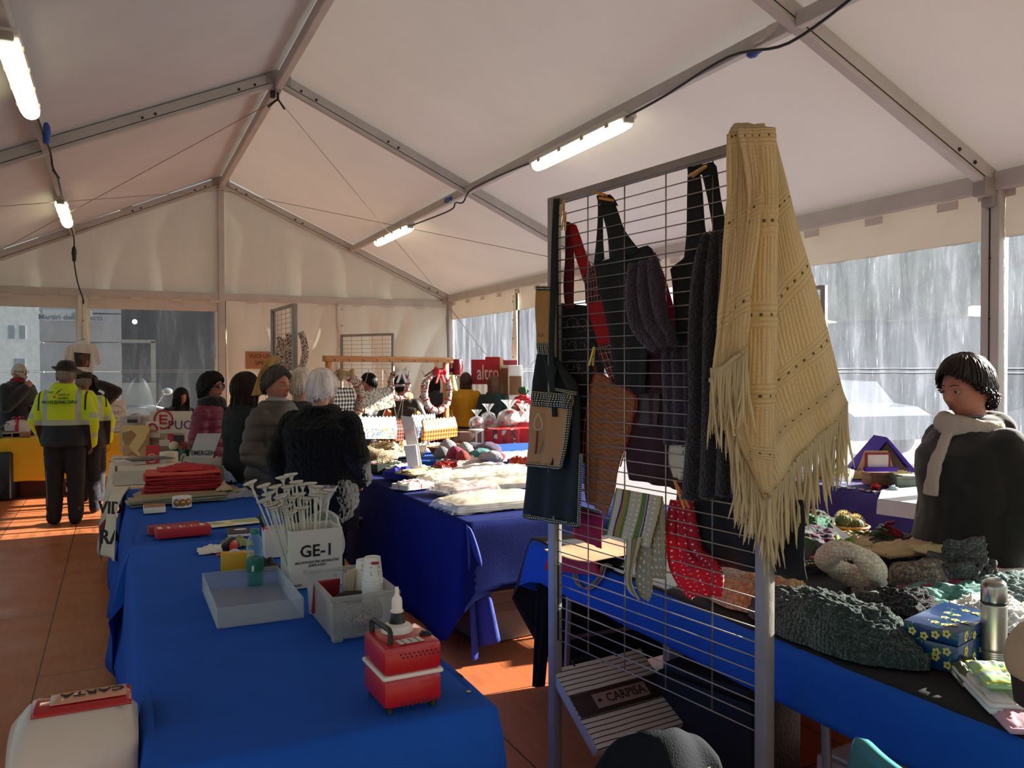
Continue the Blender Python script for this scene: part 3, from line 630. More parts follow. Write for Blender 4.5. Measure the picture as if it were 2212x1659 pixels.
# storage box with balloons, cups inside stand on their own
o=thing('storage_box','clear plastic storage box holding napkins, balloon sachets and cups','box',(-.812,2.62,TZ))
mBox=clearplastic('f4f6f6',.22,.25,'dcdcd6')
box_open(MB(),.2,.37,.13,.003,.06,c=(0,0,.008)).build('box_body',mBox,o)
mb=MB()
for a_,b_,c_,d_ in ((-.108,-.196,.108,-.182),(-.108,.182,.108,.196),(-.108,-.196,-.096,.196),(.096,-.196,.108,.196)): mb.box(((a_+c_)/2,(b_+d_)/2,.134),(c_-a_,d_-b_,.012),b=.002)
mb.build('rim',mBox,o,True)
for sx in (-1,1):
    for sy in (-1,1): MB().box((sx*.08,sy*.16,.004),(.03,.03,.009),b=.003).build('foot',mBox,o,True)
mb=MB(); rr=random.Random(4)
mb.grid(lambda u,v:(-.815+.085*cos(u*2*pi)*(.75+.25*sin(v*pi))+.006*nz(u*8,v*5),2.54+.105*sin(u*2*pi)*(.75+.25*sin(v*pi)),TZ+.014+.09*v+.006*nz(u*9,v*9,3)),26,8)
mSach=cellmat('sachet_print',lambda nt,v:mixc(nt,gt(nt,noisetex(nt,v,190,2),.6),'8f8480','4a3032'),.5,'Object'); tag(mb.build('balloon_bag',mSach,None,True),'bag of mottled balloons packed in the clear storage box','bag')
def napk(x,y,z,w_,d_,h_,rx,rz,c,lab,nm='napkin_pack',cat='napkins'):
    return tag(MB().box((x,y,z),(w_,d_,h_),M=(Matrix.Rotation(rz,3,'Z')@Matrix.Rotation(rx,3,'X')),b=.004).build(nm,mat(c,.7)),lab,cat)
napk(-.87,2.7,TZ+.075,.09,.012,.11,R(12),R(8),'8c0f22','dark red folded card standing in the storage box','folded_card','card'); napk(-.895,2.6,TZ+.07,.012,.16,.1,0,0,'7d1022','dark red paper slip along the left side of the storage box','paper_slip','paper')
for k in range(6): napk(-.80+.012*k,2.68+.012*k,TZ+.105+.006*(k%2),.04,.006,.09,R(8),R(15+6*k),'c7b9a0','beige paper sachet, %s in the upright row inside the storage box'%('first','second','third','fourth','fifth','sixth')[k],'paper_sachet','sachet')
# cup stacks
mCup=mat('e8e5dc',.55,var=.03)
def cupstack(x,y,z,n,label):
    t=thing('paper_cup_stack',label,'cups',(x,y,z)); st=.0075
    for i in range(n):
        mb=MB(); mb.lathe([(.0335,i*st),(.0345,i*st+.001),(.0335,i*st+.003),(.0325,i*st+.0075 if i<n-1 else i*st+.003)],(0,0,0),24,cap=False); mb.build('cup_rim',mCup,t,True)
    h=n*st
    MB().lathe([(.033,h-.004),(.0255,h+.066),(.0245,h+.0665),(.0235,h+.06),(0,h+.06)],(0,0,0),28).build('top_cup',mCup,t,True)
    d=Vector((-.25,-.97,0)); q=Vector((.97,-.25,0))
    def put(s_,sz,dz,c,dx=0):
        for li,lt in enumerate(s_.split('|')):
            a=(dx)/.03; dd=d*cos(a)+q*sin(a); qq=q*cos(a)-d*sin(a); text(t,'lettering',lt,sz,frame(dd*(.0308-.0075*(dz-li*sz*1.1)/.07)+Vector((0,0,h+dz-li*sz*1.15)),qq,Vector((0,0,1))-dd*.0,dd),c,.0002)
    put('HARIBO',.0085,.052,'8d1c1c',.008); put('ISMEA FARE|IN MD|SCREDIPIU|RISTORO',.0068,.038,'555048',.008)
    MB().box(tuple(d*.0295+Vector((0,0,h+.052))+q*.008),(.022,.0006,.009),rz=math.atan2(q.y,q.x)).build('red_label',mat('a32323',.5),t)
cupstack(-.752,2.565,TZ+.01,19,'tall stack of printed white paper cups in the front corner of the storage box'); cupstack(-.742,2.70,TZ+.01,14,'shorter stack of printed white paper cups behind the tall one in the storage box')
# GE-1 carton with balloon sticks
t=thing('cardboard_carton','open white GE-1 balloon inflator carton full of balloon sticks','carton',(-.812,3.2,TZ),R(2))
mCar=mat('d9d4c8',.65,var=.04)
box_open(MB(),.195,.17,.215,.003).build('carton_body',mCar,t)
Mf=lambda x,z:frame(Vector((x,-.0865,z)),Vector((1,0,0)),Vector((0,0,1)),Vector((0,-1,0)))
text(t,'lettering','GE-1',.062,Mf(-.0,.135),'17171a',.0003,.02,sx=1.0); text(t,'lettering','BALLOON ELECTRIC AIR INFLATOR',.0125,Mf(-.0,.095),'17171a',.0003,.02,shear=.25,sx=.82); text(t,'lettering','QUICK & EASY',.0125,Mf(-.0,.082),'17171a',.0003,.02,shear=.25,sx=.82)
text(t,'lettering','CE',.014,Mf(.068,.035),'17171a',.0003); text(t,'lettering','N.W.:',.013,Mf(-.07,.012),'17171a',.0003,.02)
mSt=mat('e3e0d2',.4,var=.04,trans=.15)
def make_stick():
    t=thing('balloon_stick','white plastic balloon stick with cup holder','balloon stick',(0,0,0),0,'balloon sticks in the GE-1 carton')
    mb=MB(); mb.tube([(0,0,0),(0,0,.31)],.0034,8); mb.build('stick',mSt,t,True)
    mb=MB(); mb.lathe([(.0045,.3),(.005,.32),(.0035,.335),(.010,.350),(.0255,.357),(.0268,.360),(.025,.3615),(.0085,.356),(.004,.35)],(0,0,0),20); mb.build('cup',mSt,t,True)
    mb=MB()
    for a in range(3): mb.box((.012*cos(a*2.09),.012*sin(a*2.09),.3555),(.01,.007,.003),rz=a*2.09)
    mb.build('cup_slots',mat('3c3a34',.7),t)
    return t
ps=None; rs=random.Random(11); words=['leaning far left','second from the left','upright at the back']
heads=[(540,1042,.1),(566,1048,.2),(588,1050,.3),(602,1030,.5),(618,1024,.6),(628,1040,.4),(612,1050,.3),(640,1045,.5),(655,1043,.6),(668,1050,.5),(676,1062,.7),(692,1058,.8),(598,1072,.1),(575,1065,.1),(622,1072,.2),(608,1092,.0),(580,1088,.0),(634,1066,.3),(648,1075,.4),(566,1080,.1),(602,1068,.9),(588,1092,-.1),(664,1068,.3),(618,1105,-.1),(640,1095,.1)]
RK={j:i for i,j in enumerate(sorted(range(len(heads)),key=lambda j:(heads[j][0],heads[j][1])))}
for k,(hx,hy,dd) in enumerate(heads):
    hx=540+(hx-540)*1.13
    y=3.18+.05*(dd-.3); hd=atY(hx,hy,y+.02*dd); base=Vector((-.805+(hd.x+.80)*.45,y,TZ+.01)); base.x=max(-.89,min(-.72,base.x)); dv=hd-base
    q=dv.normalized(); L_=dv.length; s_=ps if ps is None else ps
    lab='white balloon stick in the carton, its cup %s from the left'%ORD[RK[k]]
    if ps is None: ps=make_stick(); o=ps; o.location=hd-q*.36; o['label']=lab
    else: o=dup(ps,hd-q*.36,None,lab)
    tw=Matrix.Rotation(rs.uniform(-.5,.5),3,'X')@Matrix.Rotation(rs.uniform(-.5,.5),3,'Y')
    o.rotation_euler=q.to_track_quat('Z','Y').to_euler()
# bag of greenery behind carton
mCello=clearplastic('fbfcfc',.16,.05,'eef2f4')
def cello(name,label,p,r,h,cont=None,rz=0,seed=0,top=True,cat='bag'):
    """gathered clear bag with contents blobs: cont=[(colour,(x,y,z),(rx,ry,rz)),...]"""
    t=thing(name,label,cat,p,rz)
    def fn(u,v):
        a=u*2*pi; pr=(.25+.75*sin(min(v/.62,1)*pi*.62+.55)) if v<.62 else max(.12,.75*(1-(v-.62)/.12)) if v<.74 else .12+.55*((v-.74)/.26)**1.2
        k=1+.16*nz(cos(a)*2+seed,sin(a)*2,v*3)+(.12*sin(a*7+seed) if v>.6 else .04*sin(a*9+v*6))
        return (r*pr*k*cos(a),r*pr*k*sin(a),h*v)
    mb=MB(); mb.grid(fn,36,18); mb.build('wrap',mCello,t,True)
    for k,(c,q,s_) in enumerate(cont or []):
        mb=MB(); n0=0; mb.ell(q,s_,14)
        for i,v in enumerate(mb.v): mb.v[i]=v+Vector((nz(v.x*40,v.y*40,v.z*40),nz(v.y*40+7,v.z*40),nz(v.z*40+3,v.x*40)))*min(s_)*.5
        mb.build('content',mat(c,.6),t,True)
    return t
cello('gift_bag','clear bag of dark green and red sprigs leaning behind the balloon sticks',(-.715,3.42,TZ),.085,.33,[('2d5240',(0,0,.19),(.05,.05,.04)),('8a2733',(-.02,-.02,.15),(.04,.04,.025)),('1f4634',(.02,.02,.12),(.05,.05,.04))])
# water bottle
t=thing('water_bottle','small clear water bottle with green cap and green label','bottle',(-1.015,3.24,TZ))
mPet=clearplastic('e6f6f4',.1,.04,'cfeaea')
MB().lathe([(.02,.004),(.026,0),(.03,.01),(.031,.035),(.0295,.045),(.031,.055),(.031,.105),(.030,.108),(.0255,.118),(.0255,.122),(.031,.132),(.031,.15),(.026,.175),(.0135,.195),(.013,.202)],(0,0,0),28,cap=False).build('bottle_body',mPet,t,True)
MB().lathe([(.0292,.003),(.0296,.03),(.0285,.045),(.0297,.057),(.0297,.098),(.0,.0985)],(0,0,0),24).build('water',clearplastic('a9dcd8',.16,.1,'7fd0c8'),t,True)
MB().lathe([(.0314,.056),(.0316,.057),(.0316,.104),(.0314,.105)],(0,0,0),28,cap=False).build('bottle_label',mat('1f6f5e',.4,alpha=.82),t,True)
MB().box((-.012,-.0302,.07),(.008,.0008,.022),rz=R(-20)).build('barcode',mat('cfe3dc',.5),t)
MB().lathe([(.0150,.196),(.0155,.198),(.0155,.214),(.014,.216),(0,.2165)],(0,0,0),24).build('cap',mat('1c7a68',.4),t,True)
# tape dispenser
t=thing('tape_dispenser','yellow plastic tape dispenser beside the water bottle','dispenser',(-1.055,3.52,TZ),R(-8))
Mx=Matrix(((1,0,0),(0,0,-1),(0,1,0)))
MB().box((0,0,.038),(.105,.05,.076),b=.009).build('dispenser_body',mat('d9a21c',.45,var=.05),t,True)
MB().box((.062,0,.05),(.03,.03,.05),b=.004).build('tape_arm',mat('d2b062',.45),t,True)
MB().lathe([(.012,-.011),(.03,-.011),(.03,.011),(.012,.011)],(.0,0,.055),24,M=Matrix.Rotation(pi/2,3,'X')).build('tape_roll',mat('dfe2dc',.3,alpha=.85),t,True)
# pens beaker
t=thing('pen_beaker','white square pen beaker holding a green cutter and markers','pen holder',(-.868,3.72,TZ))
box_open(MB(),.085,.085,.125,.003,.08).build('beaker',mWh,t)
def pen(p,q,c,lab,r=.005,cat='pen',nm='marker_pen',cc=None):
    t=thing(nm,lab,cat,p); d=(Vector(q)-Vector(p)); MB().tube([(0,0,0),d*.72],r,10).build('barrel',mat(c,.4),t,True); MB().tube([d*.7,d*.96,d],[r*1.15,r*1.15,r*.6],10).build('pen_cap',mat(cc or c,.4),t,True); return t
pen((-.865,3.72,TZ+.01),(-.93,3.70,.95),'d0412a','dark green handled cutter leaning in the pen beaker',.008,'cutter','box_cutter','14332c'); pen((-.85,3.74,TZ+.01),(-.852,3.74,.905),'1b2322','black marker standing in the pen beaker',.006)
# notebook, tape measure, papers, tissue
t=thing('notebook','small dark checked notebook with an oval label','notebook',(-.94,4.3,TZ),R(-4)); MB().box((0,0,.007),(.105,.17,.014),b=.002).build('pages',mat('e0dcd8',.7),t,True)
MB().box((0,0,.0155),(.108,.172,.003)).build('cover',cellmat('nb_check',lambda nt,v:checker(nt,v,90,'3a2c48','1c1a22'),.5,'Object'),t); MB().lathe([(.03,0),(.03,.0008)],(0.01,.02,.0172),20,sy=.7).build('oval_label',mat('d8d6dc',.5),t)
tag(MB().box((-.92,4.62,TZ+.001),(.27,.17,.001),rz=R(8)).build('paper_sheet',cellmat('leaflet',lambda nt,v:splotch(nt,v,14,['dfdcd0','dfdcd0','9fae7a','d8c98c']),.6,'Object')),'printed white and green paper sheet lying behind the notebook','paper')
t=thing('tape_measure','black and red tape measure behind the yellow dispenser','tape measure',(-1.03,3.86,TZ),R(35))
MB().box((0,0,.032),(.075,.04,.055),b=.012,M=Matrix.Rotation(R(-25),3,'Y')).build('case',mBk,t,True); MB().lathe([(.024,0),(.026,.002),(.02,.005)],(-.003,-.021,.033),20,M=Matrix.Rotation(pi/2,3,'X')).build('dial',mat('c93a22',.4),t,True); MB().tube([(-.035,0,.01),(-.08,0,.004)],.006,8).build('hook_strip',mat('c93a22',.4),t,True)
def crumple(name,label,cat,p,w_,d_,h_,c,seed,rz=0,m=None):
    o=MB().grid(lambda u,v:((u-.5)*w_+.01*nz(v*5,seed),(v-.5)*d_+.01*nz(u*5,seed),h_*max(0,sin(u*pi)*sin(v*pi))*(.5+.9*abs(nz(u*3+seed,v*3)))+h_*.35*abs(nz(u*7,v*7,seed))+.001),20,20,.0015).build(name,m or mat(c,.7),None,'all',p,(0,0,rz)); return tag(o,label,cat)
crumple('tissue','crumpled white tissue beside the tape measure','tissue',(-1.08,3.95,TZ),.16,.15,.03,'dcd8cc',2); crumple('wrapper','crumpled green and brown wrapper behind the tape measure','wrapper',(-.985,4.02,TZ),.14,.12,.05,'7d8a4c',5)
crumple('cable_heap','small heap of black cable between the bottle and the carton','cable',(-.94,3.5,TZ),.12,.12,.04,'15171c',9)
# red books
t=thing('red_box_stack','red printed cardboard calendar sleeves lying in a row','box',(-1.205,4.42,TZ),R(4))
mRb=mat('ad1a26',.5,var=.05)
MB().box((0.01,-.04,.022),(.25,.10,.044),b=.003).build('front_sleeve',mRb,t,True)
MB().prism([(-.05,0),(.05,0),(.035,.035),(-.035,.035)],.25,Matrix(((0,0,1),(1,0,0),(0,1,0))),(-.135,.09,0)).build('rear_sleeve',mat('8e1722',.5),t)
for x,s_ in ((-.055,'Trilogia'),(-.0,'Panettone|doc'),(.05,'I nostri|libri')):
    for li,lt in enumerate(s_.split('|')): text(t,'lettering',lt,.02 if x<-.02 else .015,frame(Vector((x+li*.017,-.04,.0445)),Vector((.05,-1,0)).normalized(),Vector((1,.05,0)).normalized(),Vector((0,0,1))),'e9d9d0',.0003)
for x in (-.095,.1): MB().box((x,-.035,.0448),(.02,.055,.0008)).build('seal_label',mat('d9d2bc',.5),t)
t=thing('card_stack','stack of small cards with a brown picture on top','cards',(-1.29,5.2,TZ)); MB().box((0,0,.016),(.115,.14,.032),b=.001).build('cards',mat('d5cfc0',.6),t,True); MB().box((0,0,.0326),(.112,.137,.001)).build('top_card',mat('9a6544',.5,vs=20,var=.3),t)
t=thing('sticker_roll','roll of round brown and yellow picture stickers standing on edge of the blue cloth','sticker roll',(-1.135,5.3,TZ)); 
MB().lathe([(.036,0),(.054,0),(.054,.062),(.036,.062)],(0,0,0),28).build('paper_roll',mat('e4ddd0',.55),t,True)
for a in (-2.2,-1.57,-.95): 
    q=Vector((cos(a),sin(a),0)); M=frame(q*.0541+Vector((0,0,.031)),Vector((-q.y,q.x,0)),Vector((0,0,1)),q); s_=MB().lathe([(.022,0),(.022,.0006)],(0,0,0),20).build('round_sticker',mat('8a5a3a',.5),t); s_.matrix_local=M; k_=MB().box((0.004,.004,.0009),(.018,.013,.0006)).build('yellow_mark',mat('e0b43c',.5),s_)
# stacks of red and kraft paper bags
def paperstack(name,label,p,w_,d_,n,cols,seed,th=.006,jit=.02,rz=0,cat='paper bags',nm='paper_bag',bend=.006):
    """each flat bag is its own object sharing the group"""
    r_=random.Random(seed); z=p[2]
    for k in range(n):
        c=cols[min(len(cols)-1,int(k/n*len(cols)))]; ww=w_*(1+r_.uniform(-.05,.04)); s_=r_.random()*9
        mb=MB(); mb.grid(lambda u,v:((u-.5)*ww,(v-.5)*d_,th*.8+bend*nz(u*2.5+s_,v*2)+.6*bend*(2*u-1)**2*(k%3-1)),10,6,th*.75)
        o=mb.build(nm,mat(c,.55,var=.08),None,True,(p[0]+r_.uniform(-jit,jit),p[1]+r_.uniform(-jit,jit),z),(0,0,rz+r_.uniform(-.06,.06)))
        z+=th*(1.0)
        pos='topmost' if k==n-1 else 'lowest' if k==0 else ORD[n-1-k]+' from the top'
        tag(o,label.replace('#',pos),cat,name)
    return z
z1=paperstack('bags stacked at the far end of the front table','flat kraft paper bag, # part of the pile under the red bags',(-1.08,5.72,TZ),.62,.3,5,['9a8a68','a48d66'],1,.007,.02,R(3))
z1=paperstack('bags stacked at the far end of the front table red','red paper bag in the fanned pile on the front table, #',(-1.09,5.86,z1),.44,.34,15,['a81420','b01622','b81a24','c02a22'],2,.0075,.03,R(-3),bend=.008)
crumple('paper_bag','crumpled red paper bag lying loosely on top of the red pile','paper bag',(-1.06,6.0,z1),.36,.3,.045,'b3121c',7)
paperstack('plastic sleeved bags','clear-sleeved kraft bag before the red pile, #',(-1.15,5.5,TZ),.55,.14,5,['9b9274','8c8468'],5,.008,.015,R(4))
crumple('plastic_wrap','loose clear wrap with a beige ribbon bow at the right of the sleeved bags','wrap',(-.8,5.62,TZ),.28,.28,.05,'ffffff',3,0,mCello); crumple('ribbon_bow','beige paper bow on the clear wrap','bow',(-.86,5.6,TZ+.04),.1,.08,.05,'b69b7c',4)
# ---------------- paper bin
t=thing('waste_paper_bin','white plastic paper bin with rounded red lid marked CARTA beside the table','bin',(-1.572,2.12,0.0))
mBin=mat('cbbfae',.35,var=.03); 
def bin_fn(u,v):
    a=u*2*pi; e=.22; X=.112+.012*v; Y=.118+.02*v; cx_=math.copysign(abs(cos(a))**e,cos(a)); sy_=math.copysign(abs(sin(a))**e,sin(a)); return (X*cx_,Y*sy_,.70*v)
mb=MB(); mb.grid(bin_fn,48,4); mb.build('bin_body',mBin,t,True)
mb=MB(); mb.grid(lambda u,v:(((2*v-1)*.124),-.135*cos(u*pi)*(1-.04*(2*v-1)**8),.695+.13*sin(u*pi)*(1-.35*max(0,abs(2*v-1)-.7)/.3)),18,16,.006)
mb.grid(lambda u,v:(-.122,-.132*cos(u*pi)*v,.695+.082*sin(u*pi)*v),14,4); mb.grid(lambda u,v:(.122,-.132*cos(u*pi)*v,.695+.082*sin(u*pi)*v),14,4)
mb.build('bin_hood',mBin,t,'all')
def lid(u,v): a=(.36+.48*u)*pi; return (-.085+.2*v,-.138*cos(a),.698+.134*sin(a))
mb=MB(); mb.grid(lid,14,12,.004); mb.build('red_lid',mat('ab0d16',.18,var=.03,coat=.6),t,'all')
a=.5*pi; mb=MB(); mb.grid(lambda u,v:(-.05+.155*v,-.144*cos((.42+.16*u)*pi),.6985+.1395*sin((.42+.16*u)*pi)),6,6,.001); mb.build('paper_strip',mat('c98a6c',.4,coat=.4),t,'all')
text(t,'lettering','CARTA',.034,frame(Vector((.035,-.0,.8405)),Vector((-1,0,0)),Vector((0,-1,0)),Vector((0,0,1))),'241c1a',.0006,.012,shear=0,sx=1.2)
# ================================================================ grid display stand with hangings
def interp(P,t):
    n=len(P)-1; x=t*n; i=min(int(x),n-1); f=x-i
    p0=Vector(P[max(i-1,0)]);p1=Vector(P[i]);p2=Vector(P[i+1]);p3=Vector(P[min(i+2,n)])
    return .5*((2*p1)+(p2-p0)*f+(2*p0-5*p1+4*p2-p3)*f*f+(3*p1-p0-3*p2+p3)*f**3)
SA=Vector((.048,2.825,0)); SB=Vector((.177,1.812,0)); SD=(SB-SA).normalized(); SN=Vector((-SD.y,SD.x,0)); 
if (CAMC-SA).dot(SN)<0: SN=-SN
def PP(px,py,off=0):
    d=ray(px,py); o=SA+SN*off; k=(o-CAMC).dot(SN)/d.dot(SN); return CAMC+d*k
def grid_stand(name,label,A,B,z0,z1,nv,nh,pw=.04,legs=(0,0),cr=.0022,frame_=True,group=None):
    """wire grid panel between two posts standing at A and B (xy), wires from z0 to z1"""
    A=Vector((A[0],A[1],0));B=Vector((B[0],B[1],0)); L=(B-A).length; an=math.atan2((B-A).y,(B-A).x)
    t=thing(name,label,'display stand',A,an,group)
    for k,x in enumerate((0,L)):
        mb=MB(); mb.box((x,0,(z1+legs[k])/2),(pw,pw,z1-legs[k]),b=.004); po=mb.build('post',mAluD,t,True)
        mb=MB(); mb.box((x-(pw/2+.001)*(1 if x else -1),0,(z1+z0)/2),(.002,.008,z1-z0)); mb.build('post_slot',mBolt,po)
    if frame_: MB().box((L/2,0,z1-.012),(L,.028,.028),b=.003).build('top_rail',mAluD,t,True)
    wm=mat('a59d92',.35,.65); mb=MB()
    for k in range(nh): z=z0+(z1-.03-z0)*k/(nh-1); mb.tube([(.02,.0,z),(L-.02,.0,z)],cr,6)
    for k in range(1,nv): x=L*k/nv; mb.tube([(x,.004,z0),(x,.004,z1-.02)],cr*1.15,6)
    mb.build('wire_grid',wm,t,'all'); return t
grid_stand('grid_stand','tall grey wire grid display stand hung with aprons, scarves and the cream shawl',(SA.x,SA.y),(SB.x,SB.y),.53,2.235,5,40)
def loft(name,L,R_,m,nu=16,nv=30,amp=.012,fr=2.5,seed=0,thick=.003,parent=None,n=None,vmap=None,uvs=(1,1)):
    n=n or SN
    def fn(u,v):
        p=interp(L,v).lerp(interp(R_,v),u)
        return p+n*(amp*(min(1,v*3+.2))*(sin(u*2*pi*fr+seed+1.2*nz(v*2,seed))+.5*nz(u*4,v*3,seed)))
    mb=MB(); mb.grid(fn,nu,nv,thick)
    mb.uv=[[(a*uvs[0],b_*uvs[1]) for a,b_ in u] if u else None for u in mb.uv]
    return mb.build(name,m,parent,'all')
def pts(off,*a): return [PP(x,y,off) for x,y in a]
# --- cream shawl
def shawl_mat():
    m,nt,b=newmat('shawl_knit'); L=nt.links; v=coord(nt,'UV'); U=axis(nt,v,0);V=axis(nt,v,1)
    def M_(op,a,b_=None,c=None):
        n=N(nt,'ShaderNodeMath',operation=op)
        for i,x in enumerate((a,b_,c)):
            if x is None: continue
            if isinstance(x,(int,float)): n.inputs[i].default_value=x
            else: L.new(x,n.inputs[i])
        return n.outputs[0]
    cu=M_('ABSOLUTE',M_('SINE',M_('MULTIPLY',U,pi*30)))                 # stitch columns
    vv=M_('ADD',M_('MULTIPLY',V,pi*100),M_('MULTIPLY',cu,1.1)); cv=M_('ABSOLUTE',M_('SINE',vv))
    st=M_('MULTIPLY',cu,M_('MULTIPLY_ADD',cv,.5,.5))
    band=M_('FRACT',M_('MULTIPLY',V,5.2)); isb=M_('LESS_THAN',band,.32)
    gr=M_('ABSOLUTE',M_('SINE',M_('MULTIPLY',V,pi*5.2/.32*5)))
    gr=M_('MULTIPLY',gr,M_('MULTIPLY_ADD',M_('ABSOLUTE',M_('SINE',M_('MULTIPLY',U,pi*70))),.25,.75))
    h=M_('ADD',M_('MULTIPLY',gr,isb),M_('MULTIPLY',st,M_('SUBTRACT',1,isb)))
    # eyelets in the middle of every band, the darkness behind them painted brown
    eb=M_('LESS_THAN',M_('ABSOLUTE',M_('SUBTRACT',band,.16)),.018); eu=M_('LESS_THAN',M_('ABSOLUTE',M_('SUBTRACT',M_('FRACT',M_('MULTIPLY',U,13)),.5)),.13); hole=M_('MULTIPLY',eb,eu)
    base=mixc(nt,ramp(nt,h,[(.0,.8),(.4,0.0)]),'ffeec0','efdba6'); base=mixc(nt,ramp(nt,noisetex(nt,v,30,3),[(.4,0.0),(.8,.4)]),base,'fff2cc')  # grooves of the stitches painted darker, as shade
    L.new(base,b.inputs['Base Color']); b.inputs['Roughness'].default_value=.95; b.inputs['Sheen Weight'].default_value=.25; b.inputs['Specular IOR Level'].default_value=.15
    bump(nt,b,h,.8,.008)
    t=N(nt,'ShaderNodeBsdfTranslucent'); L.new(base,t.inputs[0]); mx=N(nt,'ShaderNodeMixShader'); mx.inputs[0].default_value=.5; L.new(b.outputs[0],mx.inputs[1]); L.new(t.outputs[0],mx.inputs[2])
    tp=N(nt,'ShaderNodeBsdfDiffuse'); tp.inputs[0].default_value=srgb('6b5636'); m2=N(nt,'ShaderNodeMixShader'); L.new(hole,m2.inputs[0]); L.new(mx.outputs[0],m2.inputs[1]); L.new(tp.outputs[0],m2.inputs[2])
    L.new(m2.outputs[0],nt.nodes['Material Output'].inputs[0]); return m
mSh=shawl_mat(); mYarn=mat('f6ebc6',.95,trans=.5,bs=.5,bscale=900,var=.08)
sh=thing('knitted_shawl','large cream knitted shawl with fringe draped over the right corner of the grid stand','shawl',(SB.x,SB.y,2.2))
def W2(o,P): return [Vector(p)-Vector(o.location) for p in P]
def dpt(*a): return [atD(x,y,d) for x,y,d in a]
mainL=dpt((1600,282,2.27),(1592,480,2.27),(1580,690,2.28),(1568,850,2.28),(1585,940,2.28),(1618,1010,2.28),(1648,1078,2.28)); mainR=dpt((1668,284,2.27),(1694,385,2.28),(1724,500,2.30),(1766,640,2.34),(1800,770,2.38),(1816,835,2.39),(1830,872,2.4))
def shf(L,R_,amp,fr,seed,nm,uo=(0,0),us=(1,1),n=Vector((-.43,-.9,0)),nu=64,nv=90,th=.006):
    def fn(u,v):
        p=interp(L,v).lerp(interp(R_,v),u); return p+n*(amp*min(1,v*1.5+.25)*(sin(u*2*pi*fr+seed)+.3*sin(u*5*pi*fr+v*3))+.005*nz(u*8,v*8))-Vector(sh.location)
    mb=MB(); mb.grid(fn,nu,nv,th); mb.uv=[[(uo[0]+a*us[0],uo[1]+b_*us[1]) for a,b_ in q] if q else None for q in mb.uv]; return mb.build(nm,mSh,sh,'all')
shf(mainL,mainR,.016,1.4,.6,'back_fall')
foldL=dpt((1594,276,2.235),(1616,420,2.23),(1600,600,2.23),(1598,760,2.23),(1590,900,2.27),(1600,985,2.28),(1630,1050,2.29)); foldR=dpt((1672,278,2.24),(1676,420,2.23),(1674,600,2.235),(1674,760,2.24),(1672,900,2.25),(1670,1000,2.26),(1664,1075,2.27))
shf(foldL,foldR,.02,.6,-1.2,'middle_fold',(.3,0),(.35,1),nu=30)
frL=dpt((1572,292,2.30),(1569,420,2.29),(1560,530,2.28),(1548,680,2.26),(1538,780,2.25),(1534,822,2.25)); frR=dpt((1632,276,2.26),(1648,380,2.23),(1640,480,2.22),(1622,620,2.21),(1614,720,2.21),(1611,752,2.21))
shf(frL,frR,.014,.9,2.2,'front_fold',(.15,.02),(.42,.62),nu=40)
# rolled part lying over the rail and falling behind
bL=[atD(1572,292,2.30),atD(1580,274,2.34),atD(1590,280,2.42),atD(1590,420,2.5),atD(1590,600,2.52)]; bR=[atD(1664,282,2.26),atD(1652,271,2.3),atD(1655,280,2.38),atD(1665,420,2.45),atD(1670,600,2.47)]
shf(bL,bR,.008,1,0,'over_rail',(0,0),(.6,.4),nu=20,nv=40)
def fringe(par,edge,length,n,seed,nm='fringe',r=.0038,m=mYarn,spread=.03,drift=(0,0,0),kn=True):
    rr=random.Random(seed); mb=MB(); o=Vector(par.location) if par else Vector((0,0,0))
    for k in range(n):
        t=(k+.5*rr.random())/n; p=interp(edge,t)-o; ln=length*(.8+.35*rr.random()); ph=rr.random()*6; q=Vector(drift)*(.5+rr.random())
        P=[]; a=Vector((rr.uniform(-1,1),rr.uniform(-1,1),0))*spread
        for j in range(9):
            f=j/8; P.append(p+Vector((0,0,-ln*f))+a*f**1.5+q*f+Vector((sin(ph+f*5)*.006*f,cos(ph+f*4)*.006*f,0)))
        mb.tube(P,[r]*6+[r*.9,r*.7,r*.25],5)
    o_=mb.build(nm,m,par,'all'); o_['kind']='stuff'; return o_
tipD=2.31
fringe(sh,[mainL[-1],mainL[-1].lerp(mainR[-1],.33),mainL[-1].lerp(mainR[-1],.66),mainR[-1]],.2,85,1,drift=(0,0,0))
fringe(sh,[foldL[-3],foldL[-2],foldL[-1],foldR[-1]],.17,52,2); fringe(sh,dpt((1536,795,2.24),(1560,790,2.23),(1590,772,2.22),(1611,752,2.21)),.2,44,3,r=.0036)
fringe(sh,[mainL[3],mainL[4],mainL[5],mainL[6]],.18,30,4)
mb=MB()
for P in ([mainL[-1],mainL[-1].lerp(mainR[-1],.5),mainR[-1]],dpt((1534,822,2.245),(1570,788,2.225),(1611,752,2.205))):
    for k in range(26):
        p=interp(P,(k+.5)/26)-Vector(sh.location); mb.ell(p,(.006,.006,.008),6)
o=mb.build('hem_knots',mYarn,sh,True); o['kind']='stuff'
# --- other hangings
mBlkF=mat('0b0b0d',.95,var=.3,bs=1,bscale=120,sheen=.3); mDG=mat('121a16',.85,var=.15,bs=.2,bscale=200); mBlkA=mat('101115',.85,var=.15,bs=.15,bscale=200)
mGing=cellmat('gingham_trim',lambda nt,v:gingham(nt,v,1.0,'0f120f','d8d2b0'),.8,'UV')
mTan=mat('c79a5a',.8,var=.06,bs=.2,bscale=250,trans=.25)
def hthing(name,label,cat): return thing(name,label,cat,SA)
def HL(t,nm,off,Lp,Rp,m,**k):
    return loft(nm,[p-SA for p in pts(off,*Lp)],[p-SA for p in pts(off,*Rp)],m,parent=t,**k)
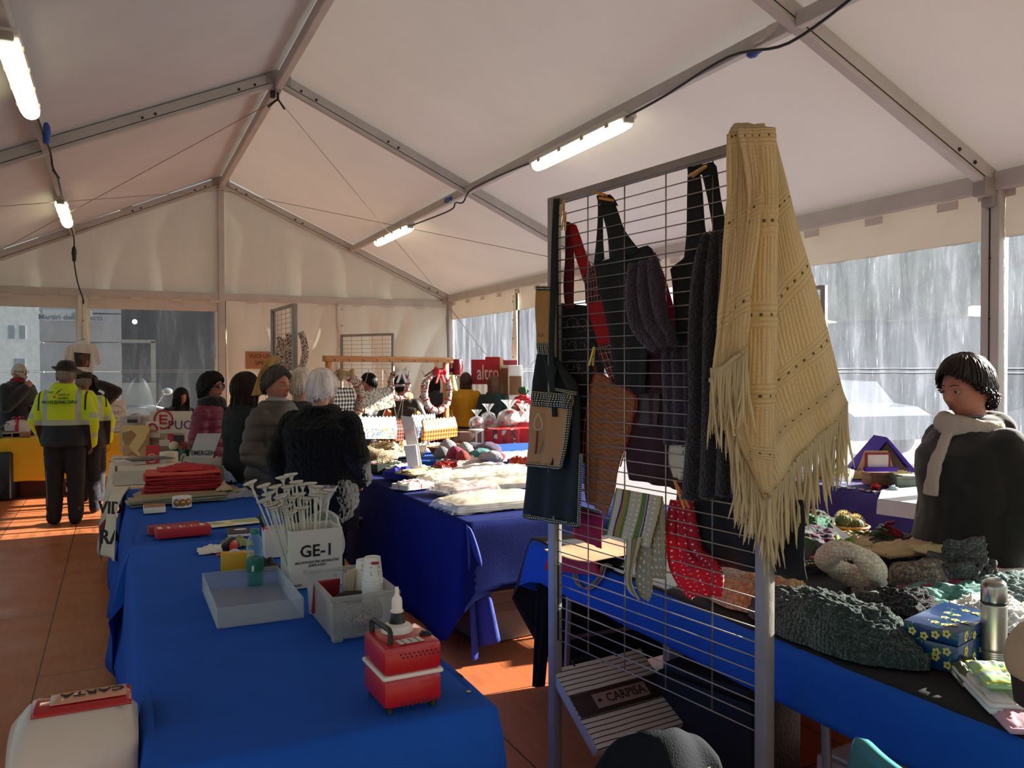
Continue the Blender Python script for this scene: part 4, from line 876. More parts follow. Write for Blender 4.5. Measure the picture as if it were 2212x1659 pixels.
# fluffy black scarf (in front)
t=hthing('fluffy_scarf','long fluffy black scarf hanging in front of the wires left of the shawl','scarf')
o=HL(t,'scarf_body',.05,[(1530,508),(1512,580),(1503,700),(1500,850),(1492,960),(1486,1078)],[(1575,500),(1585,600),(1580,750),(1575,850),(1580,950),(1580,1070)],mBlkF,nu=14,nv=60,amp=.01,thick=.02)
def shag(o,par,n,ln,r,m,seed=0,nm='pile'):
    """short tufts over a mesh, one uncountable pile"""
    rr=random.Random(seed); me=o.data; mb=MB(); ps=me.polygons; N_=len(ps)
    for k in range(n):
        f=ps[rr.randrange(N_)]; c=f.center+Vector((rr.uniform(-1,1),rr.uniform(-1,1),rr.uniform(-1,1)))*.006; q=(f.normal*.8+Vector((rr.uniform(-1,1),rr.uniform(-1,1),rr.uniform(-1,.6)))*.8).normalized()
        s_=q.cross(Vector((rr.random(),rr.random(),1))).normalized()*r; mb.add([c-s_,c+s_,c+q*ln*(.6+.6*rr.random())],[(0,1,2)])
    p=mb.build(nm,m,par); p['kind']='stuff'; return p
shag(o,t,5000,.016,.0016,mBlkF,1)
# purple fluffy scarf
mPur=mat('2d2030',.95,var=.25,bs=1,bscale=90,sheen=.3)
t=hthing('chenille_scarf','dark purple chenille scarf hooked over the wires, middle of the stand','scarf')
o=HL(t,'scarf_body',.035,[(1370,572),(1366,630),(1374,700),(1398,738),(1425,752)],[(1424,558),(1432,620),(1446,690),(1462,720),(1464,745)],mPur,nu=12,nv=36,amp=.01,thick=.022); shag(o,t,3500,.012,.0016,mPur,2)
o=HL(t,'scarf_tail',-.02,[(1438,745),(1440,820),(1442,960)],[(1492,740),(1494,820),(1495,960)],mPur,nu=10,nv=30,amp=.006,thick=.015); shag(o,t,1800,.01,.0015,mPur,3)
# peg helper
mPegW=mat('c9a25e',.6); mPegY=mat('d8c04c',.5); mPegO=mat('d98a1e',.5)
def peg(px,py,off,ang,m,label,ln=.07):
    p=PP(px,py,off); t=thing('clothes_peg',label,'peg',p); t.rotation_euler=(0,0,math.atan2(SD.y,SD.x))
    for s in (-1,1):
        Mx_=Matrix.Rotation(ang,3,'Y')@Matrix.Rotation(s*.1,3,'X'); MB().box(Mx_@Vector((0,s*.005,0)),(.009,.004,ln),M=Mx_,b=.001).build('jaw',m,t,True)
    mb=MB(); mb.lathe([(.004,-.006),(.004,.006)],(0,0,0),10,M=Matrix.Rotation(pi/2,3,'X')); mb.build('spring',mSteel,t,True)
peg(1216,452,.03,.15,mPegW,'wooden clothes peg at the top left corner of the grid stand'); peg(1219,478,.035,.2,mPegW,'lower of the two wooden clothes pegs at the top left of the stand')
peg(1295,418,.03,-1.2,mPegO,'orange clothes peg above the dark green apron'); peg(1308,430,.035,-1.3,mPegO,'lower orange clothes peg above the dark green apron')
peg(1280,770,.03,.3,mPegY,'pale yellow clothes peg above the brown pot holder'); peg(1508,370,.03,1.3,mPegW,'wooden clothes peg under the neck strap of the black apron')
peg(1470,1068,.02,-.6,mPegO,'large orange clothes peg holding the red polka dot mitt',.1)
# red tartan apron (behind)
mTart=cellmat('tartan',lambda nt,v:mixc(nt,stripes(nt,axis(nt,v,0),7,.09),mixc(nt,stripes(nt,axis(nt,v,1),6,.08),mixc(nt,stripes(nt,axis(nt,v,0),3.5,.5),mixc(nt,stripes(nt,axis(nt,v,1),3,.5),'3a0a0c','6a1016'),'241012'),'c88a80'),'c9a58a'),.85,'UV')
mRed=mat('b3101a',.8,var=.05,bs=.2,bscale=200,trans=.3); mRedD=mat('6a1418',.8,trans=.3)
t=hthing('tartan_apron','red tartan apron with a plain red bib hanging behind the wires on the left','apron')
HL(t,'neck_strap',-.02,[(1222,478),(1222,560),(1218,620),(1222,668)],[(1232,480),(1240,560),(1240,640),(1241,665)],mRedD,nu=4,nv=20,amp=.002)
HL(t,'shoulder_strap',-.02,[(1229,480),(1240,540),(1262,610)],[(1245,486),(1262,535),(1276,572)],mRed,nu=4,nv=20,amp=.002)
HL(t,'bib_edge',-.02,[(1262,590),(1264,610),(1266,656)],[(1300,560),(1308,600),(1312,645)],mTart,nu=8,nv=12,amp=.002); HL(t,'bib',-.018,[(1268,656),(1280,700),(1292,745)],[(1312,645),(1318,690),(1326,738)],mRed,nu=8,nv=14,amp=.004); HL(t,'skirt',-.02,[(1292,742),(1300,780),(1322,830)],[(1330,735),(1370,760),(1362,800)],mTart,nu=12,nv=14,amp=.006,uvs=(1.4,1))
# dark patterned cloth with silver scrolls
t=hthing('dark_bag','black cloth bag with silver scroll embroidery behind the wires at the left','bag')
HL(t,'bag_body',-.045,[(1214,655),(1213,760),(1214,880),(1216,1000)],[(1268,660),(1300,760),(1310,860),(1330,1000)],mBlkA,nu=12,nv=26,amp=.006)
mb=MB(); mSil=mat('8a8378',.4,.5)
for k in range(9):
    cx,cy=1235+20*(k%3),700+38*(k//3)*1.2; P=[PP(cx+(5+a*1.7)*cos(a*.9+k),cy+(5+a*1.7)*sin(a*.9+k),-.038)-SA for a in range(9)]; mb.tube(P,.0009,4)
o=mb.build('scroll_embroidery',mSil,t); o['kind']='stuff'
# dark green apron
t=hthing('green_apron','very dark green apron with looped neck straps pegged near the top left','apron')
HL(t,'left_strap',-.008,[(1292,425),(1292,480),(1284,570)],[(1302,440),(1303,500),(1306,560)],mDG,nu=4,nv=18,amp=.002); HL(t,'right_strap',-.008,[(1292,424),(1302,460),(1312,500),(1318,560)],[(1322,424),(1336,460),(1352,500),(1386,545)],mDG,nu=6,nv=18,amp=.002)
HL(t,'strap_loop',.004,[(1290,422),(1292,432),(1298,442)],[(1318,420),(1328,430),(1336,445)],mDG,nu=5,nv=6,amp=.002)
HL(t,'apron_body',-.012,[(1284,570),(1296,620),(1314,700),(1320,760),(1330,830)],[(1400,530),(1412,560),(1408,700),(1400,780),(1395,850)],mDG,nu=16,nv=26,amp=.008)
# magenta sliver cloth behind, maroon apron
HLt=hthing('magenta_cloth','magenta cloth edge showing between the purple scarf and black apron','cloth'); HL(HLt,'cloth_body',-.05,[(1405,545),(1420,600),(1440,680),(1458,730)],[(1416,545),(1440,610),(1458,670),(1475,730)],mat('b4173f',.8,trans=.3),nu=5,nv=16,amp=.002)
t=hthing('maroon_apron','dull maroon and grey apron hanging low behind the wires, centre of the stand','apron')
HL(t,'apron_body',-.04,[(1370,720),(1365,800),(1362,900),(1350,980),(1360,1035)],[(1450,720),(1460,800),(1470,900),(1480,980),(1478,1060)],mat('3c1d24',.85,bs=.2,bscale=200,trans=.12),nu=16,nv=26,amp=.01)
HL(t,'grey_panel',-.036,[(1368,850),(1364,900),(1360,925)],[(1425,850),(1424,890),(1422,922)],mat('4a4244',.85),nu=8,nv=8,amp=.008)
# black apron with long straps
t=hthing('black_apron','black apron with two tall neck straps near the top right of the stand','apron')
HL(t,'left_strap',-.008,[(1487,365),(1486,420),(1484,500),(1478,565)],[(1512,370),(1518,420),(1523,480),(1528,520)],mBlkA,nu=5,nv=20,amp=.002); HL(t,'right_strap',-.008,[(1516,370),(1530,430),(1542,500),(1550,540)],[(1548,358),(1556,420),(1566,470),(1578,540)],mBlkA,nu=5,nv=20,amp=.002)
HL(t,'strap_top',.002,[(1487,362),(1487,368),(1489,376)],[(1540,350),(1548,362),(1552,380)],mBlkA,nu=8,nv=6,amp=.003)
HL(t,'apron_body',-.012,[(1449,582),(1456,620),(1460,700),(1464,780),(1466,900),(1470,960)],[(1530,510),(1560,600),(1570,700),(1575,780),(1575,900),(1575,960)],mBlkA,nu=16,nv=30,amp=.008)
# garden apron at far left
t=hthing('garden_apron','dark green garden apron with tan bib, gingham edging and trowel pocket, left of the stand','apron')
HL(t,'neck_strap',.03,[(1197,430),(1193,520),(1190,640),(1186,760),(1190,900)],[(1209,428),(1205,520),(1202,640),(1198,760),(1204,900)],mDG,nu=4,nv=24,amp=.002,thick=.004)
HL(t,'tan_bib',.02,[(1159,622),(1158,680),(1160,742)],[(1190,622),(1188,690),(1187,742)],mTan,nu=8,nv=16,amp=.003)
HL(t,'bib_trim',.024,[(1159,618),(1159,622),(1159,627)],[(1191,618),(1191,622),(1191,627)],mGing,nu=8,nv=3,amp=.003,uvs=(14,2)); HL(t,'gingham_band',.024,[(1160,741),(1161,754),(1162,766)],[(1187,741),(1192,756),(1195,769)],mGing,nu=8,nv=4,amp=.003,uvs=(9,7))
HL(t,'apron_body',.012,[(1161,765),(1156,810),(1152,850),(1142,950),(1134,1050),(1130,1114)],[(1196,767),(1230,810),(1250,850),(1256,960),(1254,1060),(1250,1134)],mDG,nu=22,nv=30,amp=.012)
HL(t,'pocket',.028,[(1151,845),(1148,880),(1142,940),(1138,1002)],[(1240,852),(1235,890),(1228,950),(1214,1010)],mat('b98a58',.8,var=.06,bs=.2,bscale=250),nu=16,nv=16,amp=.008)
HL(t,'pocket_band',.036,[(1151,846),(1150,860),(1149,876)],[(1238,852),(1234,866),(1230,883)],mGing,nu=14,nv=4,amp=.008,uvs=(20,7)); HL(t,'pocket_trim',.036,[(1137,999),(1137,1004),(1137,1008)],[(1212,1007),(1212,1011),(1211,1015)],mGing,nu=14,nv=3,amp=.006,uvs=(26,2))
HL(t,'pocket_side_trim',.036,[(1229,852),(1224,900),(1217,960),(1206,1010)],[(1238,852),(1233,900),(1226,960),(1214,1012)],mGing,nu=3,nv=16,amp=.002,uvs=(2,34)); HL(t,'flap_trim',.03,[(1199,838),(1199,841),(1199,845)],[(1247,847),(1247,851),(1247,856)],mGing,nu=10,nv=3,amp=.002,uvs=(16,2))
HL(t,'hem_trim',.02,[(1130,1110),(1130,1114),(1130,1118)],[(1252,1132),(1252,1136),(1252,1140)],mGing,nu=14,nv=3,amp=.01,uvs=(34,2)); HL(t,'side_trim',.024,[(1253,980),(1250,1050),(1247,1135)],[(1260,980),(1257,1050),(1254,1138)],mGing,nu=3,nv=14,amp=.002,uvs=(2,40))
tr=[PP(x,y,.045)-SA for x,y in ((1162,893),(1156,905),(1153,920),(1156,927),(1163,929),(1170,926),(1172,916),(1168,903),(1162,893))]; mb=MB(); mb.tube(tr,.002,5,close=True); mb.build('trowel_blade_outline',mat('d8ccb4',.7),t,True)
mb=MB(); mb.tube([PP(x,y,.045)-SA for x,y in ((1161,931),(1160,950),(1157,980))],.0045,6); mb.build('trowel_handle',mat('7a3a1c',.7),t,True)
mb=MB()
for s in range(5): mb.tube([PP(1170-s*1.5,970+s*3,.044)-SA,PP(1176-s*1.2,945+s*4,.044)-SA],.0008,4)
mb.tube([PP(1160+q*4,728-(q%2)*8,.026)-SA for q in range(5)],.0012,4); o=mb.build('stitched_sprig',mat('6a6a3c',.7),t); o['kind']='stuff'
# brown felt pot-holder shape
t=hthing('brown_bag_cover','large tan woven cut-out with red binding behind the wires','cloth cover')
mTw=cellmat('twill',lambda nt,v:mixc(nt,stripes(nt,axis(nt,v,0),90,.5),'9a6238','8a5430'),.85,'Object',(1,1,1),(0,R(35),0))
HL(t,'cover_body',-.025,[(1288,806),(1276,850),(1268,930),(1264,1000),(1262,1050),(1268,1085)],[(1300,810),(1372,855),(1362,925),(1338,1010),(1330,1060),(1312,1112)],mTw,nu=14,nv=30,amp=.006)
for e in ([(1286,802),(1272,850),(1262,930),(1258,1000)],[(1300,808),(1374,855),(1364,925),(1340,1008)]):
    mb=MB(); mb.tube([PP(x,y,-.02)-SA for x,y in e],.0028,6); mb.build('red_binding',mat('a3161a',.8),t,True)
mb=MB(); mb.tube([PP(x,y,-.005)-SA for x,y in ((1278,775),(1284,795),(1290,806))],.004,6); mb.build('hanging_loop',mat('5c1512',.8),t,True)
# striped polka dot towel folded over a wire (front)
def towel_fn(nt,v):
    U=axis(nt,v,0); d=dots(nt,v,1.0,'c8bd98','e8e2cc',.2); n=[]
    return ramp_over(nt,U,d)
def ramp_over(nt,U,base):
    r=N(nt,'ShaderNodeValToRGB'); r.color_ramp.interpolation='CONSTANT'; e=r.color_ramp.elements
    st=[(0,'7f8a4c'),(.04,'cdc4a4'),(.16,'4e2a66'),(.19,'a48a3e'),(.28,'66803a'),(.34,'000000'),(.60,'66803a'),(.70,'000000'),(.72,'4e2a66'),(.755,'000000')]
    while len(e)<len(st): e.new(.5)
    for i,(p,c) in enumerate(st): e[i].position=p; e[i].color=srgb(c)
    L=nt.links; sc=N(nt,'ShaderNodeMath',operation='MULTIPLY'); sc.inputs[1].default_value=1/9; L.new(U,sc.inputs[0]); fr_=N(nt,'ShaderNodeMath',operation='FRACT'); L.new(sc.outputs[0],fr_.inputs[0]); L.new(fr_.outputs[0],r.inputs[0])
    lum=N(nt,'ShaderNodeRGBToBW'); L.new(r.outputs[0],lum.inputs[0]); return mixc(nt,gt(nt,lum.outputs[0],.001),base,r.outputs[0])
mTow=cellmat('striped_towel',towel_fn,.85,'UV',trans=.15); mDot=cellmat('dot_towel',lambda nt,v:dots(nt,v,1,'a89c78','e0d8ba',.2),.85,'UV',trans=.15)
t=hthing('striped_towel','olive and purple striped polka dot towel folded over a wire in front','towel')
HL(t,'front_fold',.03,[(1332,1054),(1326,1090),(1318,1120),(1311,1153)],[(1430,1072),(1424,1105),(1414,1150),(1405,1184)],mTow,nu=16,nv=18,amp=.004,uvs=(9,11)); HL(t,'back_fold',.018,[(1392,1075),(1392,1120),(1395,1180),(1410,1248)],[(1432,1072),(1436,1120),(1438,1180),(1440,1252)],mDot,nu=8,nv=20,amp=.004,uvs=(6,14))
HL(t,'hanging_loop',.04,[(1355,1165),(1354,1220),(1356,1270),(1378,1292)],[(1386,1160),(1378,1190),(1366,1250),(1382,1296)],mTow,nu=8,nv=24,amp=.004,uvs=(4,8)); HL(t,'loop_inner',.022,[(1384,1172),(1376,1210),(1374,1260),(1384,1290)],[(1408,1185),(1409,1240),(1410,1280),(1402,1300)],mDot,nu=6,nv=20,amp=.004,uvs=(4,8))
# red polka mitt
mPol=cellmat('red_polka',lambda nt,v:dots(nt,v,1,'b80f26','f0dcd6',.15),.8,'UV',trans=.25)
t=hthing('oven_mitt','red polka dot padded mitt hanging behind the lower wires','oven mitt')
HL(t,'mitt_body',-.02,[(1455,1080),(1450,1120),(1450,1190),(1456,1235),(1472,1268),(1498,1290)],[(1498,1082),(1504,1140),(1516,1190),(1550,1212),(1567,1245),(1558,1284)],mPol,nu=14,nv=24,amp=.01,thick=.012,uvs=(9,18))
# black skirt
t=hthing('black_cloth','plain black cloth hanging behind the lower right wires and past the post','cloth')
HL(t,'cloth_body',-.05,[(1500,1072),(1501,1150),(1502,1216)],[(1735,1080),(1738,1170),(1744,1252)],mBlkA,nu=20,nv=16,amp=.01)
t=hthing('white_pot_holder','cream pot holder half hidden behind the black scarf','pot holder'); HL(t,'pad',-.03,[(1452,958),(1452,1000),(1462,1030)],[(1490,960),(1490,1000),(1485,1040)],mat('d8d0b8',.8),nu=8,nv=8,amp=.004,thick=.012)
t=hthing('pink_cloth','magenta and green gingham-edged cloth low behind the garden apron','cloth'); HL(t,'cloth_body',-.04,[(1240,1092),(1240,1120),(1238,1160)],[(1300,1110),(1302,1130),(1300,1185)],mat('8e0f3c',.8,trans=.2),nu=8,nv=8,amp=.004); HL(t,'gingham_edge',-.034,[(1252,1092),(1252,1098)],[(1298,1104),(1298,1110)],mGing,nu=8,nv=3,amp=.001,uvs=(14,2))
# ================================================================ people
def face(th): d=-CF*cos(R(th))+CR*sin(R(th)); return math.atan2(d.x,-d.y)
mSkins={}
def skin(c):
    if c in mSkins: return mSkins[c]
    m,nt,b=newmat('skin_'+c); v=coord(nt); f=noisetex(nt,v,9,3); nt.links.new(mixc(nt,ramp(nt,f,[(.35,0.0),(.7,.5)]),c,tuple_hex(c,.82)),b.inputs['Base Color'])
    b.inputs['Roughness'].default_value=.5; b.inputs['Subsurface Weight'].default_value=.08; b.inputs['Subsurface Radius'].default_value=(.02,.008,.004); b.inputs['Subsurface Scale'].default_value=.3
    bump(nt,b,noisetex(nt,v,160,3),.15,.002); mSkins[c]=m; return m
def remesh(mb,name,m,parent,vox=.008,smooth=4,disp=None):
    o=mb.build(name,m,None); md=o.modifiers.new('r','REMESH'); md.mode='VOXEL'; md.voxel_size=vox; md.use_smooth_shade=True
    s=o.modifiers.new('s','SMOOTH'); s.factor=.5; s.iterations=smooth
    dg=bpy.context.evaluated_depsgraph_get(); dg.update(); me=bpy.data.meshes.new_from_object(o.evaluated_get(dg)); o.modifiers.clear(); old=o.data; o.data=me; me.name=name; bpy.data.meshes.remove(old)
    me.materials.clear()
    for q in (m if isinstance(m,(list,tuple)) else [m]): me.materials.append(q)
    n=len(me.vertices)
    if disp:
        no=[v.normal.copy() for v in me.vertices]
        for v in me.vertices: v.co=v.co+no[v.index]*disp(v.co,no[v.index])
    me.polygons.foreach_set('use_smooth',[True]*len(me.polygons)); me.update(); o.parent=parent; return o
def gau(x,z,cx,cz,sx,sz): return math.exp(-((x-cx)/sx)**2-((z-cz)/sz)**2)
def head_mesh(mb,M,k=1,age=0,wide=1,nose=1,n=64):
    """sculpted head in its own frame, face towards -Y; M places it"""
    vs=[];m_=n//2+8
    for i in range(m_+1):
        th=pi*i/m_
        for j in range(n):
            a=2*pi*j/n; x=sin(th)*cos(a); y=sin(th)*sin(a); z=-cos(th)
            X=x*.0745*wide; Y=y*.098; Z=z*.118
            if z<0:
                f=(-z)**1.6; X*=1-.30*f; 
                if y>0: Y*=1-.45*f
                else: Y*=1-.02*f
            if y>0: Y*=1.04
            if y<0:
                Y*=.95; w=min(1,-y*1.6)
                g=.024*nose*gau(X,Z,0,-.02,.0105,.013)+.016*nose*gau(X,Z,0,-.003,.009,.02)+.008*gau(X,Z,0,.018,.008,.014)
                for s in (-1,1):
                    g+=-.0125*gau(X,Z,s*.031,.012,.015,.0105)+.0045*gau(X,Z,s*.03,.031,.019,.007)+.005*gau(X,Z,s*.041,-.024,.018,.018)+.006*nose*gau(X,Z,s*.0125,-.025,.006,.007)
                    g+=.0035*gau(X,Z,s*.031,.012,.0125,.0045)-.003*age*gau(X,Z,s*.03,-.045,.005,.02)+.003*age*gau(X,Z,s*.04,-.06,.015,.014)
                g+=.0062*gau(X,Z,0,-.052,.019,.0045)+.0068*gau(X,Z,0,-.063,.017,.005)-.004*gau(X,Z,0,-.0575,.02,.0022)-.004*gau(X,Z,0,-.076,.02,.006)+.009*gau(X,Z,0,-.098,.02,.014)
                Y-=g*w
            vs.append(M@(Vector((X,Y,Z))*k))
    fs=[(i*n+j,i*n+(j+1)%n,(i+1)*n+(j+1)%n,(i+1)*n+j) for i in range(m_) for j in range(n)]
    mb.add(vs,fs)
    for s in (-1,1):   # ears
        E_=M@Matrix.Translation(Vector((s*.0735*wide,.012,-.004))*k)@Matrix.Rotation(s*R(-18),4,'Z')
        mb.ell((0,0,0),(.007*k,.018*k,.031*k),14,M=E_.to_3x3()) ; n0=len(mb.v)
        c=E_.translation
        cnt=15*0
        for q in range(len(mb.v)-8*14,len(mb.v)): pass
        tot=(14//2+1)*14
        for q in range(len(mb.v)-tot,len(mb.v)): mb.v[q]=mb.v[q]+c
def hand(mb,w,d,nrm,k=1,curl=.5,spread=1,side=1):
    """w wrist point, d direction of the fingers, nrm back of hand"""
    d=Vector(d).normalized(); nrm=Vector(nrm); nrm=(nrm-d*nrm.dot(d)).normalized(); s=d.cross(nrm)*side
    M=Matrix((s,d,nrm)).transposed(); mb.ell(Vector(w)+d*.045*k,(.041*k,.052*k,.015*k),16,M=M)
    for i,(off,L_) in enumerate(((-.030,.066),(-.010,.077),(.011,.072),(.030,.057))):
        p=Vector(w)+d*.082*k+s*off*k; P=[p-d*.02*k]; a=0; q=d+s*off*3*spread; q.normalize()
        P.append(p)
        for j in range(3):
            a+=curl*(.5 if j==0 else .62); dd=q*cos(a)-nrm*sin(a); P.append(P[-1]+dd*L_*k*(.42,.32,.26)[j])
        mb.tube(P,[.0098*k,.0096*k,.009*k,.008*k,.0066*k],8); mb.ell(P[-1],(.0066*k,)*3,8)
    p=Vector(w)+d*.022*k-s*.03*k; q=(-s*.75+d*.7-nrm*.3*curl).normalized(); P=[p,p+q*.034*k,p+q*.034*k+(q*.6+d*.7-nrm*curl*.6).normalized()*.03*k,p+q*.034*k+(q*.5+d*.8-nrm*curl).normalized()*.052*k]
    mb.tube(P,[.014*k,.0115*k,.0098*k,.0078*k],8); mb.ell(P[-1],(.0078*k,)*3,8)
def limb(mb,P,r,n=14):
    P=[Vector(p) for p in P]; Q=[];q=[]
    for i in range(len(P)-1):
        for t in range(5): f=t/5; Q.append(P[i].lerp(P[i+1],f)); q.append(r[i]*(1-f)+r[i+1]*f)
    Q.append(P[-1]); q.append(r[-1]); mb.tube(Q,q,n)
    for p,x in zip(P,r): mb.ell(p,(x*.98,)*3,12)
def torso(mb,rings,n=28,e=.85):
    vs=[]
    for (z,rx,ry,cx,cy) in rings:
        for j in range(n):
            a=2*pi*j/n; c_,s_=cos(a),sin(a); vs.append((cx+rx*math.copysign(abs(c_)**e,c_),cy+ry*math.copysign(abs(s_)**e,s_),z))
    m_=len(rings); fs=[(i*n+j,i*n+(j+1)%n,(i+1)*n+(j+1)%n,(i+1)*n+j) for i in range(m_-1) for j in range(n)]+[tuple(range(n))[::-1],tuple(range((m_-1)*n,m_*n))]
    mb.add(vs,fs)
def wrinkle(sc=9,am=.006,seed=0,vert=.5): return lambda p,n: am*(nz(p.x*sc+seed,p.y*sc,p.z*sc*vert)+.5*nz(p.x*sc*2.3,p.y*sc*2.3+seed,p.z*sc*2.3))
def quilt(f=14,am=.012): return lambda p,n: am*(abs(sin(p.z*f*pi/1.0+.4*nz(p.x*6,p.y*6)))**.6-.6)+.004*nz(p.x*18,p.y*18,p.z*18)
def furd(p,n): return .007*nz(p.x*60,p.y*60,p.z*40)+.007*nz(p.x*130,p.y*130,p.z*80)+.012*nz(p.x*9,p.y*9,p.z*6)
class Person:
    def __init__(s,label,loc,th,H=1.68,sk='b9806a',yaw=0,pit=0,roll=0,arms=None,lean=(0,0),wide=1,vox=.0085,age=0,hands=True,curl=.5,sh=1.0,hk=1.0,nose=1,seat=False,rz=None):
        s.k=k=H/1.70; s.t=thing('person',label,'person',(loc[0],loc[1],0),face(th) if rz is None else rz); s.sk=skin(sk); s.w=wide; s.sh=sh
        lx,ly=lean; s.lean=lambda z:Vector((lx*max(0,z-.9),ly*max(0,z-.9),0))
        A={'L':[(-.19*sh,.01,1.385),(-.235*sh*wide,.03,1.11),(-.235*sh*wide,-.04,.87)],'R':[(.19*sh,.01,1.385),(.235*sh*wide,.03,1.11),(.235*sh*wide,-.04,.87)]}
        for q in (arms or {}): A[q]=[A[q][0]]+list(arms[q][:2]) if len(arms[q])==2 else list(arms[q])
        s.arm={q:[(Vector(p)+s.lean(p[2]))*k for p in A[q]] for q in A}
        nb=(Vector((0,.015,1.43))+s.lean(1.43))*k
        s.hc=nb+Vector((0,-.022,.135))*k
        s.M=Matrix.Translation(nb+Vector((0,-.0,.02))*k)@Matrix.Rotation(R(yaw),4,'Z')@Matrix.Rotation(R(pit),4,'X')@Matrix.Rotation(R(roll),4,'Y')@Matrix.Translation(Vector((0,-.022,.012+.125*hk))*k)
        s.hk=k*hk
        mb=MB(); head_mesh(mb,s.M,s.hk,age,nose=nose)
        c=s.M.translation; limb(mb,[nb-Vector((0,0,.04))*k,c+(s.M.to_3x3()@Vector((0,.02,-.06)))*k],[.062*k*(.9+.1*wide),.053*k])
        T=[(.86,.15,.10),(.95,.165*wide,.115*wide),(1.06,.14*wide,.10*wide),(1.2,.155*wide,.115*wide),(1.32,.175*sh,.12*wide),(1.39,.165*sh,.095),(1.43,.09,.07)]
        torso(mb,[(z*k,rx*k,ry*k,s.lean(z).x*k,s.lean(z).y*k) for z,rx,ry in T])
        for q in 'LR':
            a=s.arm[q]; limb(mb,[Vector((a[0].x*.9,a[0].y,a[0].z-.04*k)),a[1],a[2]],[.05*k,.04*k,.028*k])
            if hands:
                d=(a[2]-a[1]).normalized(); hand(mb,a[2]-d*.01,d,Vector((0,-1,.25)) if abs(d.z)<.7 else Vector((-1 if q=='L' else 1,-.3,0)),k,curl,1,1 if q=='L' else -1)
        s.leg={q:[Vector((x*.09,0,.89))*k,Vector((x*.1,-.01,.49))*k,Vector((x*.105,.03,.09))*k] for q,x in (('L',-1),('R',1))}
        if seat: s.leg={q:[Vector((x*.09,0,.89))*k,Vector((x*.12,-.42,.90))*k,Vector((x*.12,-.40,.47))*k] for q,x in (('L',-1),('R',1))}; s.t.location.z=-.38*k
        for q in 'LR': limb(mb,s.leg[q],[.085*k*wide,.056*k,.04*k]); a=s.leg[q][2]; limb(mb,[a+Vector((0,.01,-.04))*k,a+Vector((0,-.13,-.06))*k],[.036*k,.026*k])
        s.body=remesh(mb,'body',s.sk,s.t,vox)
        s.face_parts(k)
    def face_parts(s,k):
        k=s.hk
        M=s.M; R3=M.to_3x3(); P=lambda x,y,z:M@(Vector((x,y,z))*k)
        for q in (-1,1):
            MB().ell((0,0,0),(.0116*k,)*3,14).build('eye',mat('a89c94',.3),s.t,True,P(q*.031,-.0765,.012)).rotation_euler=(0,0,0)
            MB().ell((0,0,0),(.0058*k,.003*k,.0058*k),12,M=R3).build('iris',mat('2a1a12',.15),s.t,True,P(q*.031,-.0866,.0095))
            mb=MB(); mb.tube([P(q*(.012+.034*u),-.0925+.012*u*u+.006*abs(u-.4),.032+.0045*sin(u*pi)) for u in (0,.2,.4,.6,.8,1)],[.0012*k,.0018*k,.002*k,.0018*k,.0014*k,.0008*k],6); s.brow=mb.build('eyebrow',mat('2a201c',.9),s.t,True)
            mb=MB(); mb.tube([P(q*(.031+.0145*cos(a)),-.0850+.004*abs(cos(a)),.0120+.0062*sin(a)) for a in [pi*i/8 for i in range(9)]],.0034*k,6); mb.build('eyelid',s.sk,s.t,True)
        mb=MB(); mb.tube([P(u*.022,-.0915+.014*u*u,-.0525+.001*(1-abs(u))-.0012*u*u) for u in (-1,-.6,-.2,0,.2,.6,1)],[.001*k,.0026*k,.0034*k,.003*k,.0034*k,.0026*k,.001*k],6); mb.tube([P(u*.02,-.0910+.014*u*u,-.0605) for u in (-1,-.5,0,.5,1)],[.001*k,.0032*k,.004*k,.0032*k,.001*k],6); s.lips=mb.build('lips',mat('8c4438',.45),s.t,True)
    def hair(s,c,th0=68,side=100,back=125,hang=.0,hside=0,n=170,r=.007,vol=1.06,rough=.42,seed=1,wave=.004,name='hair',part=0,c2=None,spec=.28,taper=.25,curl=0,frame_face=0):
        """strands combed from the crown over a close cap; angles are how far they run down front/side/back"""
        k=s.hk; M=s.M; rr=random.Random(seed); mh=mat(c,rough,0,.3,.4,220,spec=spec*.6,vs=30,stretch=(1,1,.2)); rx,ry,rz=.081*vol,.106*vol,.124*vol
        cy=.004
        def end(a):   # a=0 front
            f=(1-cos(a))/2; 
            return R(th0+(side-th0)*min(1,2*f)) if f<.5 else R(side+(back-side)*(2*f-1))
        def pt(a,th,o_=1): return M@(Vector((rx*sin(th)*sin(a)*o_,cy-ry*sin(th)*cos(a)*o_,rz*cos(th)*o_))*k)
        mb=MB(); mb.grid(lambda u,v:pt(u*2*pi,v*end(u*2*pi)*.97,.975),40,16)
        for j in range(n):
            a=2*pi*(j+rr.random())/n; e=end(a)*(1+rr.uniform(-.12,.07)); s0=rr.random()*.35; o0=1+rr.uniform(-.01,.05)
            P=[pt(a+part*(1-q),s0+(e-s0)*q,o0*(1+.02*sin(q*pi)+(curl*rr.uniform(-1,1)))) for q in [i/7 for i in range(8)]]
            f=(1-cos(a))/2; L_=hang*min(1,max(0,(f-.3)/.25))+hside*(1 if .12<f<=.42 else 0)*1.0; L_*=(1+rr.uniform(-.1,.08))*k
            if L_>0:
                p=P[-1]; out=Vector((p.x-M.translation.x,p.y-M.translation.y,0)); out=out.normalized() if out.length>0 else out
                ph=rr.random()*6
                for q in range(1,7): f_=q/6; P.append(p+Vector((0,0,-L_*f_))+out*(.006*sin(f_*3)-.004*f_)*k+Vector((sin(ph+f_*7)*wave,cos(ph+f_*6)*wave,0)))
            m_=len(P); rad=[r*k*(.5+.5*min(1,i/2))*(1-(1-taper)*max(0,(i-m_*.7)/(m_*.3))) for i in range(m_)]
            mb.tube(P,rad,5,flat=.6)
        return mb.build(name,mh,s.t,'all')
